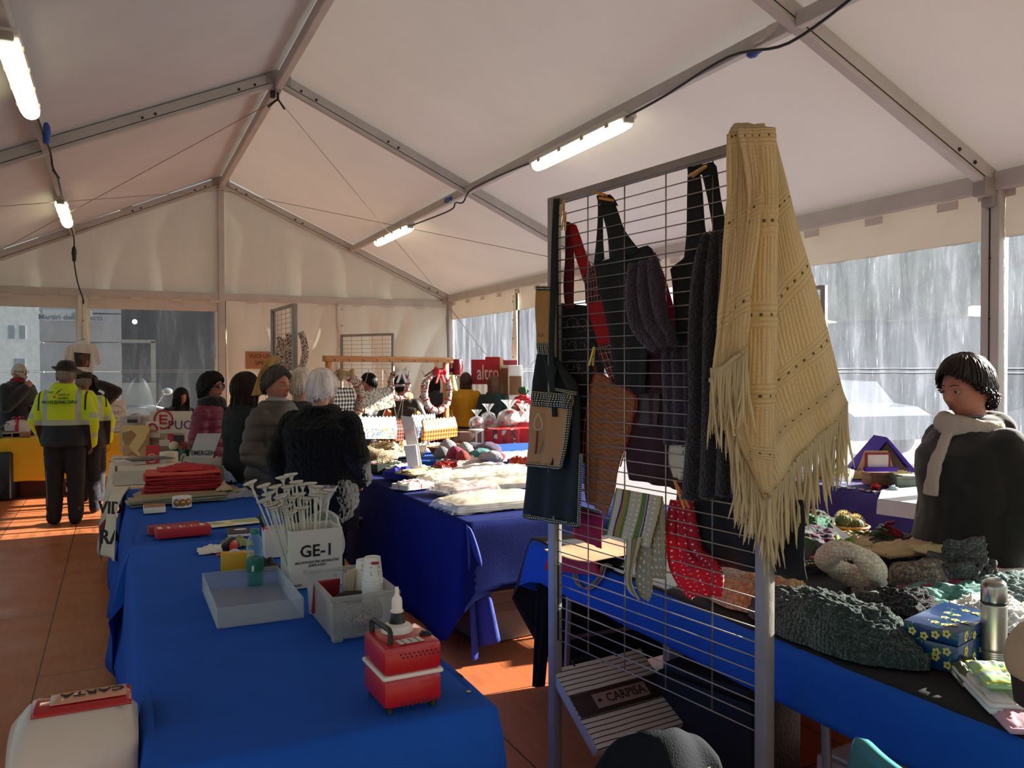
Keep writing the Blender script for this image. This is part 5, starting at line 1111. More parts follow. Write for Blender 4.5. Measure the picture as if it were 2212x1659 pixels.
    def trousers(s,c='11141c',am=.007,w_=1.0,m=None,z1=.98):
        k=s.k; mb=MB(); torso(mb,[(.84*k,.165*k*s.w,.115*k*s.w,0,0),(.92*k,.175*k*s.w,.125*k*s.w,0,0),(z1*k,.165*k*s.w,.12*k*s.w,0,0)])
        for q in 'LR': limb(mb,[s.leg[q][0],s.leg[q][1],s.leg[q][2]+Vector((0,0,-.02))],[.105*k*s.w*w_,.078*k*w_,.066*k*w_])
        return remesh(mb,'trousers',m or mat(c,.85,bs=.2,bscale=200),s.t,.011,3,wrinkle(11,am,3,.9))
    def shoes(s,c='0d0d0e'):
        k=s.k
        for q in 'LR':
            a=s.leg[q][2]; mb=MB(); limb(mb,[a+Vector((0,.02,-.035))*k,a+Vector((0,-.06,-.047))*k,a+Vector((0,-.145,-.055))*k],[.045*k,.042*k,.034*k]); limb(mb,[a+Vector((0,0,-.02)),a+Vector((0,0,.03))],[.048*k,.045*k])
            o=remesh(mb,'shoe',mat(c,.5),s.t,.008,3)
            for v in o.data.vertices: v.co.z=max(v.co.z,.004-s.t.location.z)
    def top(s,m,z0=.8,grow=.028,slv=1.0,am=.008,disp=None,name='coat',collar=.0,flare=1.0,vox=.011,slen=.97,hood=False,e=.85,sl2=None,opens=False,smooth=3,belly=1):
        k=s.k; w=s.w; mb=MB(); g=grow; T=[]
        for z,rx,ry in ((z0,.17*w*flare,.125*w*flare),(.9,.172*w*(.5+.5*flare),.125*w*(.5+.5*flare)),(1.05,.158*w*belly,.118*w*belly),(1.2,.17*w,.128*w),(1.31,.180*s.sh,.125*w),(1.375,.15*s.sh,.1),(1.425,.095,.08),(1.455+collar*.3,.075,.075)):
            if T and z<=T[-1][0]/k: continue
            l=s.lean(z); T.append((z*k,(rx+g)*k,(ry+g)*k,l.x*k,l.y*k))
        if collar: l=s.lean(1.46+collar); T.append(((1.46+collar)*k,(.078+g*.4)*k,(.078+g*.5)*k,l.x*k,l.y*k-.0))
        torso(mb,T,e=e)
        for q in 'LR':
            a=s.arm[q]; b_=a[1].lerp(a[2],slen); r=sl2 or (.062+g*.7,.056+g*.7,.043+g*.6); limb(mb,[Vector((a[0].x*.9,a[0].y,a[0].z-.04*k)),a[1],b_],[x*k*slv for x in r])
        if hood: 
            l=s.lean(1.43); mb.ell((l.x*k,l.y*k+.10*k,1.425*k),(.135*k,.085*k,.075*k),20)
            mb.ell((l.x*k,l.y*k+.03*k,1.44*k),(.13*k,.11*k,.05*k),20)
        return remesh(mb,name,m,s.t,vox,smooth,disp or wrinkle(8,am,len(name),.5))
    def scarf(s,m,name='scarf',R1=.1,r=.035,z=1.45,turns=1,drop=0,am=.006):
        k=s.k; l=s.lean(z); mb=MB(); P=[((l.x+R1*sin(a))*k,(l.y-.005-R1*.95*cos(a))*k,(z+.02*cos(a*1.0+1))*k) for a in [2*pi*i/20 for i in range(20)]]; mb.tube(P,r*k,12,close=True,flat=1.4)
        if drop: mb.tube([((l.x+.03)*k,(l.y-R1-.03)*k,(z-.02)*k),((l.x+.035)*k,(l.y-R1-.10)*k,(z-.16)*k),((l.x+.03)*k,(l.y-R1-.12)*k,(z-drop)*k)],[.035*k,.04*k,.045*k],10,flat=.4)
        return remesh(mb,name,m,s.t,.009,2,wrinkle(22,am,3,1))
    def glasses(s,dark=False,w_=1):
        k=s.hk; M=s.M; P=lambda x,y,z:M@(Vector((x,y,z))*k); t=s.t; mf=mat('15120f',.3); rx,rz=(.026,.021) if dark else (.022,.016)
        mb=MB()
        for q in (-1,1): mb.tube([P(q*.031+rx*cos(a),-.099+.03*abs(q*.031+rx*cos(a)),.010+rz*sin(a)) for a in [2*pi*i/16 for i in range(16)]],.0018*k,6,close=True)
        mb.tube([P(-.008,-.101,.014),P(.008,-.101,.014)],.0018*k,6)
        for q in (-1,1): mb.tube([P(q*.056,-.096,.014),P(q*.078,-.06,.014),P(q*.08,.01,.012)],.002*k if not dark else .004*k,6,flat=2)
        g=mb.build('glasses',mf,t,True)
        for q in (-1,1):
            mb=MB(); mb.add([P(q*.031+rx*cos(a),-.0985+.03*abs(q*.031+rx*cos(a)),.010+rz*sin(a)) for a in [2*pi*i/16 for i in range(16)]],[tuple(range(16))]); mb.build('lens',mat('0c0a0b',.08,coat=1) if dark else clearplastic('ffffff',.08,.02),g)
    def finish(s): return s
def D3(px,D): p=atD(px,818,D); return (p.x,p.y)
mBC=mat('0c0d10',.9,var=.15,bs=.3,bscale=180,sheen=.25)
# -- woman in black coat on the right
loc=D3(2112,3.5)
p=Person('dark-haired woman in black hooded coat and cream scarf looking down at the knitwear',loc,-78,1.585,'bb7a62',yaw=8,pit=12,roll=0,wide=1.3,vox=.0055,sh=1.12,hands=True,arms={'L':[(-.265,.04,1.1),(-.25,-.06,.87)],'R':[(.265,.04,1.1),(.25,-.06,.87)]},nose=.95,age=.5,hk=1.12,lean=(0,-.06))
p.top(mat('14140f',.95,var=.15,bs=.2,bscale=300,sheen=.35),z0=.5,grow=.045,am=.008,flare=1.25,hood=True,collar=.015,vox=.011,name='hooded_coat')
p.scarf(mat('b9ac9c',.9,var=.06,bs=.4,bscale=120),R1=.115,r=.038,z=1.425,drop=.30)
p.hair('1d100b',th0=54,side=98,back=122,hang=.02,n=420,r=.005,vol=1.15,rough=.38,seed=5,wave=.006,spec=.6,part=.35,taper=.05,curl=.015)
p.trousers(); p.shoes()
# -- white-haired person in black fur coat
loc=D3(692,5.45)
p=Person('white-haired person in a thick black fur coat seen from behind between the tables',loc,168,1.55,'c08a74',yaw=-12,pit=4,wide=1.2,sh=1.18,hands=True,arms={'L':[(-.29,.04,1.12),(-.25,-.14,.93)],'R':[(.30,.05,1.1),(.26,-.02,.85)]},age=1,curl=.8,hk=1.06)
p.top(mat('070606',.98,var=.4,bs=1,bscale=160,sheen=.12,spec=.15),z0=.58,grow=.055,disp=furd,flare=1.05,collar=.01,name='fur_coat',vox=.009,smooth=2)
p.hair('d9cfc8',th0=80,side=100,back=118,hang=.02,n=240,r=.008,vol=1.1,rough=.6,seed=9,wave=.004,part=.4); p.trousers('16161a'); p.shoes()
# -- second white-haired person mostly hidden
loc=D3(652,6.45)
p=Person('person with pale curly hair almost hidden between two shoppers',loc,150,1.56,'b98670',yaw=20,wide=1.0); p.top(mat('3a3636',.9),grow=.03); p.hair('cfc0b0',th0=70,side=100,back=120,n=200,r=.009,vol=1.18,rough=.7,seed=12,curl=.02); p.trousers(); p.shoes()
# -- woman in brown-grey puffer coat
loc=D3(597,5.85)
p=Person('older woman with short grey hair in a brown-grey quilted coat, face turned right',loc,70,1.555,'b5745c',yaw=-8,pit=2,wide=1.2,sh=1.12,arms={'L':[(-.27,.03,1.1),(-.22,-.2,1.0)],'R':[(.27,.03,1.1),(.22,-.2,1.0)]},age=1.3,vox=.007,nose=1.15,hk=1.06)
p.top(mat('4a4038',.6,var=.12,bs=.1),z0=.55,grow=.05,disp=quilt(11,.016),collar=.035,name='quilted_coat',flare=1.1,vox=.01,smooth=2); p.hair('55504c',th0=46,side=88,back=116,n=420,r=.005,vol=1.1,rough=.6,seed=3,curl=.13,taper=.1,part=.5); p.scarf(mat('8d8a88',.9),R1=.075,r=.022,z=1.47); p.trousers(); p.shoes()
# -- woman with long brown hair, arm raised
loc=D3(528,6.5)
p=Person('woman with long dark brown hair and black coat reaching up, seen from behind',loc,140,1.525,'b27a66',yaw=-20,wide=1.05,arms={'L':[(-.26,-.05,1.15),(-.2,-.25,1.05)],'R':[(.36,-.16,1.42),(.30,-.36,1.62)]},vox=.007,hk=1.05)
p.top(mat('15161a',.9,var=.15,bs=.3,bscale=200),z0=.5,grow=.035,flare=1.2,name='long_coat'); p.hair('24150f',th0=62,side=110,back=128,hang=.26,hside=.2,n=280,r=.0075,vol=1.1,rough=.4,seed=21,wave=.006); p.trousers(); p.shoes()
# -- woman with sunglasses, magenta jacket
loc=D3(456,7.1)
p=Person('woman with dark bobbed hair, sunglasses, magenta puffer jacket and black scarf',loc,85,1.52,'a9705a',wide=1.05,arms={'R':[(.25,.0,1.12),(.15,-.2,1.05)]},vox=.0075,hk=1.05)
p.top(mat('6d1230',.5,var=.1),z0=.72,grow=.035,disp=quilt(13,.012),name='puffer_jacket',vox=.01); o=p.scarf(mBC,R1=.09,r=.05,z=1.43,drop=.45); p.hair('100c0c',th0=58,side=100,back=125,hang=.04,n=220,r=.009,vol=1.18,rough=.45,seed=31,curl=.02); p.glasses(True); p.trousers(); p.shoes()
MB().ell((0,0,0),(.006,.006,.008),8).build('earring',mat('d8d4cc',.3),p.t,True,tuple(p.M@Vector((.078,.01,-.045))))
# -- hi-vis man
loc=D3(138,8.5)
p=Person('civil protection volunteer in a fluorescent yellow jacket and dark felt hat seen from behind',loc,196,1.63,'8f5c4c',yaw=-22,pit=6,wide=1.05,sh=1.04,lean=(0,-.04),arms={'L':[(-.26,.05,1.12),(-.25,-.04,.86)],'R':[(.26,.03,1.12),(.22,-.16,.9)]},vox=.0075,age=1)
def hv(nt,v):
    z=axis(nt,v,2); x=axis(nt,v,0)
    ax=N(nt,'ShaderNodeMath',operation='ABSOLUTE'); nt.links.new(x,ax.inputs[0])
    def band(s,a,b_): return gt(nt,gt(nt,s,a),gt(nt,s,b_,'LESS_THAN'),'MULTIPLY')
    body=gt(nt,ax.outputs[0],.255,'LESS_THAN'); refl=gt(nt,gt(nt,band(z,1.02,1.075),body,'MULTIPLY'),gt(nt,gt(nt,band(ax.outputs[0],.125,.175),gt(nt,z,1.075),'MULTIPLY'),gt(nt,gt(nt,body,.5,'LESS_THAN'),gt(nt,band(z,1.09,1.145),band(z,.89,.93),'MAXIMUM'),'MULTIPLY'),'MAXIMUM'),'MAXIMUM')
    c=mixc(nt,gt(nt,gt(nt,z,1.02,'LESS_THAN'),body,'MULTIPLY'),'c3d80e','0f1118')
    pipe=gt(nt,band(ax.outputs[0],.205,.222),gt(nt,z,1.17),'MULTIPLY')
    return mixc(nt,pipe,mixc(nt,refl,c,'a9b29c'),'17180f')
p.top(cellmat('hi_vis_fabric',hv,.7,'Object'),z0=.84,grow=.045,am=.012,collar=.05,name='hi_vis_jacket',vox=.009)
k_=p.k; yb=.128*1.18*k_+.045*k_+.006
def backtext(s_,size,x,z,c,**k): return text(p.t,'lettering',s_,size,frame(Vector((x,yb-.04*max(0,z-.9)+.006,z)),Vector((-1,0,0)),Vector((0,-.1,1)).normalized(),Vector((0,1,.1)).normalized()),c,.006,**k)
backtext('PROTEZIONE CIVILE',.045,0,1.255,'14532c',bold=.012,sx=.78); backtext('NAZ.LE',.03,-.04,1.33,'3a4a1c'); backtext('ALPINI',.03,-.03,1.295,'3a4a1c'); backtext('ASS.',.026,.075,1.355,'3a4a1c')
MB().lathe([(.012,0),(.012,.006)],(0,0,0),14).build('round_badge',mat('c8321c',.5),p.t,True,(.045,yb+.0,1.31),(R(-90),0,0)); mb=MB(); mb.tube([(.035,yb+.005,1.335),(.0,yb+.005,1.37),(-.03,yb+.004,1.395)],[.003,.006,.001],6); mb.build('feather_mark',mat('1a2416',.6),p.t,True)
p.hair('8d8278',th0=100,side=104,back=122,n=140,r=.005,vol=1.03,seed=41); p.trousers('0e1119',.009,1.12); p.shoes()
def on_head(p,mb,name,m,off=(0,0,0),rx=0,smooth='all'):
    o=mb.build(name,m,p.t,smooth); o.matrix_local=p.M@Matrix.Translation(Vector(off)*p.k)@Matrix.Rotation(R(rx),4,'X')@Matrix.Scale(p.k,4); return o
mHat=mat('1f1712',.95,bs=.4,bscale=150,sheen=.3)
mb=MB(); mb.lathe([(.092,0),(.096,.02),(.094,.05),(.082,.09),(.058,.118),(.025,.126),(0,.12)],(0,0,0),32,sy=1.2)
mb.grid(lambda u,v:((.092+.05*v)*sin(u*2*pi),-(.092*1.2+(.085 if cos(u*2*pi)>0 else .035)*v)*cos(u*2*pi),.004-.03*v*max(0,cos(u*2*pi))+.045*v*max(0,-cos(u*2*pi))+.02*v*abs(sin(u*2*pi))),40,5,.003)
h=on_head(p,mb,'felt_hat',mHat,(0,.0,.045),-4)
for x_ in (0,): mb=MB(); mb.tube([(-.07,.07,.05),(-.06,.08,.1),(-.05,.1,.15)],[.004,.007,.001],6,flat=.4); mb.build('hat_feather',mat('241b16',.8),h,True)
mb=MB(); mb.lathe([(.0975,.008),(.0985,.012),(.0985,.026),(.097,.03)],(0,0,0),32,sy=1.2,cap=False); mb.build('hat_band',mat('2c1b15',.7),h,True)
for q in (1,): mb=MB(); mb.tube([(.17*q*k_,.03,.86),(.165*k_*q,.06,.5),(.15*k_*q,.08,.1)],.004,6,flat=.4); mb.build('trouser_piping',mat('b9bcae',.5),p.t,True)
# -- second volunteer with cap behind him
loc=D3(180,9.1)
p=Person('second volunteer in a brown peaked cap, hidden behind the yellow-jacketed man',loc,215,1.55,'8a5443',wide=1.1,vox=.009,hands=False)
p.top(cellmat('hi_vis_fabric',hv,.7,'Object'),z0=.84,grow=.04,am=.01,collar=.03,name='hi_vis_jacket'); p.hair('7d7268',th0=100,side=100,back=118,n=100,r=.005,vol=1.02,seed=4); p.trousers('12151f',.009); p.shoes('8d8a78')
mb=MB(); mb.lathe([(.09,0),(.098,.03),(.1,.06),(.085,.078),(0,.082)],(0,0,0),28,sy=1.2); mb.grid(lambda u,v:((.085)*sin((u-.5)*2.4),-(.1+.07*v)*cos((u-.5)*2.2),.004-.02*v),16,4,.003); on_head(p,mb,'peaked_cap',mat('2d2119',.95,bs=.3),(0,0,.04))
for z in (.36,.26): MB().lathe([(.083,0),(.083,.05)],(0,0,0),16,cap=False).build('reflective_band',mat('9aa09a',.5),p.t,True,(.1,0,z))
# -- person adjusting hair with raised arms
loc=D3(196,9.9)
p=Person('person in black with raised arms and brown fringed scarf near the hanging t-shirt',loc,185,1.5,'7a4a3a',wide=1.0,arms={'L':[(-.34,.0,1.5),(-.12,.04,1.60)],'R':[(.36,.0,1.46),(.12,.03,1.58)]},vox=.0085)
p.top(mBC,z0=.75,grow=.03,name='jumper'); p.hair('120c0a',th0=60,side=110,back=128,hang=.1,n=140,r=.009,vol=1.1,seed=6); o=p.scarf(mat('3a1c1c',.95,bs=1,bscale=80),R1=.1,r=.05,z=1.4); p.trousers(); p.shoes()
o=fringe(p.t,[p.t.location+Vector((.12,.16,1.3)),p.t.location+Vector((.26,.1,1.28))],.3,40,5,'scarf_fringe',.006,mat('3a1c1c',.95))
# -- bald man behind the yellow table
loc=D3(38,11.2)
p=Person('bald bearded man with glasses, black jacket and red collar holding his fist to his chin',loc,78,1.67,'a7644c',yaw=6,pit=8,wide=1.2,sh=1.15,arms={'L':[(-.3,-.1,1.12),(-.05,-.19,1.38)],'R':[(.29,-.02,1.1),(.05,-.24,1.08)]},curl=1.5,vox=.0075,age=1)
p.top(mBC,z0=.7,grow=.045,name='jacket',slen=.9); p.scarf(mat('7d1018',.8),R1=.075,r=.026,z=1.45,name='red_collar'); p.glasses(); p.hair('b0a69c',th0=120,side=100,back=124,n=1,r=.002,vol=.99,seed=4,name='grey_stubble'); p.trousers(); p.shoes()
P_=lambda x,y,z:p.M@(Vector((x,y,z))*p.k); mb=MB(); mb.tube([P_(.055*sin(a),-.045-.055*cos(a),-.078+.03*abs(sin(a))) for a in [(-1.5+3*i/10) for i in range(11)]],[.008,.012,.014,.017,.018,.02,.018,.017,.014,.012,.008],8); remesh(mb,'beard',mat('a59c92',.95,bs=1,bscale=120),p.t,.007,2)
# -- young woman with phone
loc=D3(386,11.8)
p=Person('young woman with long dark curly hair, black cardigan and white blouse looking at her phone',loc,42,1.7,'a86c58',pit=22,yaw=8,wide=.95,arms={'L':[(-.25,-.04,1.08),(-.04,-.27,1.12)],'R':[(.25,-.04,1.08),(.06,-.27,1.1)]},curl=.9,vox=.007,seat=True)
p.top(mat('e2dbd2',.85),z0=.9,grow=.012,name='blouse',slen=.98,sl2=(.05,.046,.04)); p.top(mBC,z0=.84,grow=.026,name='cardigan',slen=.85); p.hair('0f0b0b',th0=50,side=108,back=128,hang=.2,hside=.24,n=180,r=.009,vol=1.1,seed=8,wave=.014); p.trousers(); p.shoes()
vb=MB(); vb.prism([(-.05,0),(.05,0),(0,-.28)],.012,Matrix(((1,0,0),(0,0,-1),(0,1,0))),(0,-.158,1.24)); vb.build('blouse_front',mat('e2dbd2',.85),p.t)
ph=thing('mobile_phone','dark mobile phone in the hands of the curly-haired young woman','phone',p.t.location+Matrix.Rotation(p.t.rotation_euler.z,3,'Z')@Vector((.01,-.315,1.06))); ph.rotation_euler=(R(-35),0,p.t.rotation_euler.z); MB().box((0,0,0),(.07,.14,.008),b=.003).build('phone_body',mat('0c0c0e',.2),ph,True)
# -- people behind the wooden rack
loc=D3(797,9.9)
p=Person('dark-haired person with glasses and a grey padded jacket seen through the wooden rack',loc,-100,1.515,'b07560',wide=1.1,vox=.0085); p.top(mat('3c3a42',.6),z0=.7,grow=.05,disp=quilt(12,.012),hood=True,name='padded_jacket',collar=.02); p.hair('0d0b0c',th0=55,side=92,back=120,n=150,r=.008,vol=1.08,seed=13); p.glasses(); p.trousers(); p.shoes()
loc=D3(868,9.2)
p=Person('person in a brown jacket and dark woolly hat with pale trim behind the middle wreath',loc,175,1.48,'a9705c',wide=1.15,vox=.0085); p.top(mat('2c221a',.5,var=.1),z0=.7,grow=.05,name='brown_jacket',am=.012); p.hair('1a1210',th0=70,side=100,back=120,n=100,r=.007,seed=14); p.scarf(mat('9a8a5c',.9,bs=1,bscale=100),R1=.1,r=.045,z=1.44); p.trousers(); p.shoes()
mb=MB(); mb.lathe([(.1,-.02),(.105,.02),(.1,.07),(.06,.12),(0,.13)],(0,0,0),24,sy=1.15); h=on_head(p,mb,'woolly_hat',mat('1d1a18',.95,bs=1,bscale=90),(0,0,.03)); mb=MB(); mb.tube([(.1*sin(a),-.12*cos(a),-.01) for a in [2*pi*i/16 for i in range(16)]],.016,8,close=True); mb.build('hat_trim',mat('b3aca4',.95,bs=1),h,True)
loc=D3(936,11.6)
p=Person('woman with straight dark hair and charcoal jumper standing behind the red-bowed wreath',loc,150,1.5,'b07a66',vox=.009); p.top(mat('26282c',.9),z0=.8,grow=.02,name='jumper'); p.hair('150d0b',th0=60,side=112,back=128,hang=.24,hside=.2,n=150,r=.007,seed=15); p.trousers('14151c'); p.shoes()
loc=D3(1006,11.8)
p=Person('woman in a mustard yellow jumper with shoulder-length brown hair, seen from behind',loc,172,1.51,'b57f68',wide=1.08,vox=.009,arms={'R':[(.24,-.1,1.12),(.16,-.3,1.1)]}); p.top(mat('cf9a1c',.9,var=.06,bs=.3,bscale=90),z0=.86,grow=.04,name='jumper',am=.008); p.hair('3a2115',th0=60,side=112,back=128,hang=.12,hside=.1,n=220,r=.0075,vol=1.08,seed=16,rough=.35,spec=.7); p.trousers('1b2440'); p.shoes()
loc=D3(1066,11.5)
p=Person('woman with very long light brown hair and dark green jumper, seen from behind',loc,165,1.47,'b57f68',wide=1.0,vox=.009); p.top(mat('1c3530',.9),z0=.8,grow=.03,name='jumper'); p.hair('5c3820',th0=60,side=112,back=128,hang=.36,hside=.25,n=260,r=.008,vol=1.1,seed=17,rough=.35,spec=.7); p.trousers('14151c'); p.shoes()
# ================================================================ stalls at the far end
TT='trestle tables under the cloths'
# yellow charity table
table('folding_table','dark-legged table under the yellow cloth by the far window',-3.6,-1.35,11.75,12.4,group=TT,leg='33261f')
mYel=mat('d8a90e',.7,var=.06,trans=.1)
yc=cloth('tablecloth','yellow cloth with printed round animal charity emblem on the far table',-3.62,-1.33,11.72,12.42,.752,(.5,.5,.52,.4),mYel,5,.012,5,.01,group=None)
mInk=mat('2a2210',.7)
def emblem(par,c,R_,M,ink,t1='associazione',t2='progetto',t3='MIAO & FIDO',solid=.0006):
    """round line emblem with a row of little animals, lettering and a paw"""
    T=lambda x,y:M@Vector((x,y,.001)); 
    mb=MB(); mb.tube([T(R_*cos(a),R_*sin(a)) for a in [R(-28+236*i/30) for i in range(31)]],R_*.012,4); mb.build('emblem_ring',ink,par)
    for k,x in enumerate((-.5,-.2,.15,.45)):
        mb=MB(); r=R_*.16; mb.tube([T(x*R_+r*cos(a)*1.2,R_*.25+r*sin(a)*(1 if k%2 else .8)) for a in [2*pi*i/12 for i in range(12)]],R_*.009,4,close=True); mb.tube([T(x*R_+r*.9,R_*.35),T(x*R_+r*1.5,R_*.5),T(x*R_+r*1.6,R_*.28)],R_*.009,4); mb.build('animal_outline',ink,par)
    def arc(s_,rad,a0,a1,size,flip):
        n=len(s_)
        for i,ch in enumerate(s_):
            if ch==' ': continue
            a=R(a0+(a1-a0)*i/(n-1)); up=Vector((cos(a),sin(a),0))*(-1 if flip else 1); rt=Vector((up.y,-up.x,0)); Q=frame(Vector((rad*cos(a),rad*sin(a),.001)),rt,up,Vector((0,0,1)))
            text(par,'lettering',ch,size,M@Q,ink,solid,.01)
    arc(t3,R_*.86,208,332,R_*.27,True); arc(t1,R_*1.1,128,52,R_*.13,False)
    text(par,'lettering',t2,R_*.15,M@Matrix.Translation((0,-R_*.3,.001)),ink,solid)
    mb=MB()
    for q,(x,y) in enumerate(((0,-.86),(-.1,-.72),(-.035,-.66),(.035,-.66),(.1,-.72))): mb.lathe([(R_*(.07 if q==0 else .03),0),(R_*(.07 if q==0 else .03),.001)],tuple(T(x*R_,y*R_)),10,M=M.to_3x3())
    o=mb.build('paw_print',ink,par)
def FY(p,nrm=(0,-1,0)): return frame(Vector(p),Vector((1,0,0)),Vector((0,0,1)),Vector((0,-1,0)))
e=atY(208,962,11.68); em=thing('printed_emblem','round dark charity emblem on the front of the yellow cloth','emblem',e); emblem(em,None,.16,frame(Vector((0,0,0)),Vector((1,0,0)),Vector((0,0,1)),Vector((0,-1,0))),mInk)
# poster on stand
a=atY(223,868,12.2);b_=atY(273,932,12.2); t=thing('charity_poster','white poster with round MIAO & FIDO emblem standing on the yellow table','poster',((a.x+b_.x)/2,12.2,.76))
MB().box((0,0,(a.z-.76)/2+.02),(b_.x-a.x,.012,a.z-.76),b=.003).build('poster_board',mat('cfc6ba',.5),t,True); MB().box((0,-.03,.012),(b_.x-a.x-.03,.08,.02),b=.003).build('base',mat('c5bdb0',.4),t,True)
emblem(t,None,.125,frame(Vector((0,-.008,(a.z-.76)*.55)),Vector((1,0,0)),Vector((0,0,1)),Vector((0,-1,0))),mat('39403a',.7))
a=atY(204,914,12.0);b_=atY(221,937,12.0); t=thing('table_sign','small yellow sign with dark letters RTE in front of the poster','sign',((a.x+b_.x)/2,12.0,.76)); MB().box((0,0,(a.z-.76)/2),(b_.x-a.x+.03,.01,a.z-.76),b=.003).build('plate',mat('cfa70c',.5),t,True)
text(t,'lettering','RTE',.05,FY((0,-.006,.15)),'241c10',.0005,.02); 
for x in (-.035,.035): MB().box((x,-.006,.06),(.045,.002,.06)).build('picture_square',mat('4a3216',.6),t)
# goods on the yellow table
def panettone(p,r,h,c,lab,rib='a8101e'):
    t=thing('gift_wrapped_cake',lab,'cake',p); MB().lathe([(r*.8,0),(r,h*.15),(r*1.02,h*.6),(r*.85,h*.9),(r*.4,h*1.02),(0,h*1.04)],(0,0,0),20).build('wrapping',mat(c,.6,bs=.6,bscale=25),t,True)
    for a in (0,1):
        mb=MB(); q=Vector((cos(a*pi/2),sin(a*pi/2),0)); mb.tube([q*r*1.03*s_+Vector((0,0,z)) for s_,z in ((-.85,0),(-1,h*.15),(-1.02,h*.6),(-.85,h*.92),(-.4,h*1.05),(0,h*1.08),(.4,h*1.05),(.85,h*.92),(1.02,h*.6),(1,h*.15),(.85,0))],r*.14,6,flat=.15); mb.build('ribbon',mat(rib,.4),t,True)
    mb=MB()
    for a in range(5): q=Vector((cos(a*1.26),sin(a*1.26),.3)); mb.tube([Vector((0,0,h*1.05)),q*r*.4+Vector((0,0,h*1.1)),q*r*.5+Vector((0,0,h*1.0))],r*.1,6,flat=.3)
    mb.build('bow',mat(rib,.4),t,True); MB().box((-r*.3,-r*.97,h*.75),(r*.5,.004,h*.25)).build('label_tag',mat('cdbfb4',.5),t)
q=atY(38,930,11.95); panettone((q.x,11.98,.76),.14,.2,'b9aea6','pale wrapped cake with red ribbon on the yellow table')
q=atY(15,938,11.85); t=thing('mixing_bowl','grey bowl set with dark handles at the left of the yellow table','bowl',(q.x,11.9,.76)); MB().lathe([(.06,0),(.12,.03),(.13,.08),(.125,.08),(.11,.035),(0,.01)],(0,0,0),20).build('bowl',mat('6a635c',.4),t,True); mb=MB(); mb.tube([(-.12,0,.08),(0,-.02,.17),(.12,0,.08)],.015,6,flat=.5); mb.build('handle',mat('8e847c',.5),t,True)
for k,(px_,c,lab) in enumerate(((8,'2f5348','dark green lidded tub at the edge of the yellow table'),(46,'8a6240','brown cardboard tray beside the tub on the yellow table'),(25,'8d8178','flat grey tub between the green tub and the brown tray'))):
    q=atY(px_,942,11.8); tag(MB().box((0,0,.03),(.19,.14,.05+.01*k),b=.008).build(('lidded_tub','cardboard_tray','lidded_tub')[k],mat(c,.6),None,True,(q.x,11.82,.756)),lab,'tub' if k!=1 else 'tray')
q=atY(55,925,12.05); tag(MB().box((0,0,.05),(.2,.1,.1),b=.01).build('dark_pouch',mat('1f1b1b',.5),None,True,(q.x,12.1,.757)),'dark pouch beside the wrapped cake','pouch')
for k,(px_,w_,h_,c,lab) in enumerate(((95,.7,.3,'5a2e1c','brown cardboard box on the floor under the yellow table'),(250,.5,.42,'9a7a60','beige crate on the floor under the right end of the yellow table'))):
    q=atY(px_,1050,12.1); t=thing('cardboard_box',lab,'box',(q.x,12.12,0)); box_open(MB(),w_,.4,h_,.006).build('box_body',mat(c,.8),t); MB().box((0,0,h_-.002),(w_-.01,.3,.004)).build('flap',mat(c,.8),t)
# speaker
q=D3(-4,10.1); t=thing('loudspeaker','black loudspeaker standing on the floor at the left edge','speaker',(q[0],q[1],0),R(-15)); MB().box((0,0,.3),(.36,.32,.58),b=.03).build('cabinet',mBk,t,True)
for z,r in ((.2,.13),(.45,.06)): MB().lathe([(r,0),(r*.95,-.01),(r*.3,.02),(0,.02)],(0,-.165,z),24,M=Matrix.Rotation(pi/2,3,'X')).build('cone',mat('202123',.6),t,True)
# t-shirt
t=thing('t_shirt','white t-shirt with a dark square print hanging in front of the far window','t-shirt',(0,13.3,0)); mTs=mat('ded9d4',.85,trans=.3,var=.04)
TS=lambda a:[atY(x,y,13.3)-Vector((0,13.3,0)) for x,y in a]
nY=Vector((0,-1,0))
loft('shirt_front',TS([(150,745),(148,770),(148,800),(146,835)]),TS([(204,742),(204,770),(202,800),(200,838)]),mTs,20,20,.012,2.2,1,.004,t,nY)
for A_,B_ in (([(152,744),(142,752),(137,768)],[(150,772),(146,780),(141,786)]),([(202,742),(212,752),(219,784)],[(203,772),(206,780),(210,790)])): loft('sleeve',TS(A_),TS(B_),mTs,8,10,.006,1,0,.004,t,nY)
mb=MB(); mb.tube(TS([(166,737),(168,743),(175,747),(184,746),(190,738)]),.006,6); mb.build('neckband',mTs,t,True); mb=MB(); mb.tube([Vector((atY(178,640,13.3).x,0,2.6)),Vector((atY(177,735,13.3).x,0,atY(177,733,13.3).z)),*TS([(165,738),(190,737)])[:1]],.003,5); mb.build('hanger_cord',mBolt,t)
pr=loft('shirt_print',[v+nY*.02 for v in TS([(160,761),(161,777),(163,792)])],[v+nY*.02 for v in TS([(195,764),(194,778),(192,793)])],cellmat('print',lambda nt,v:splotch(nt,v,3.2,['1a1012','6a1620','1f1a18','7d6a60','2c1416','4a3a2a'],.9),.7,'UV'),8,8,.003,1,0,.002,t,nY)
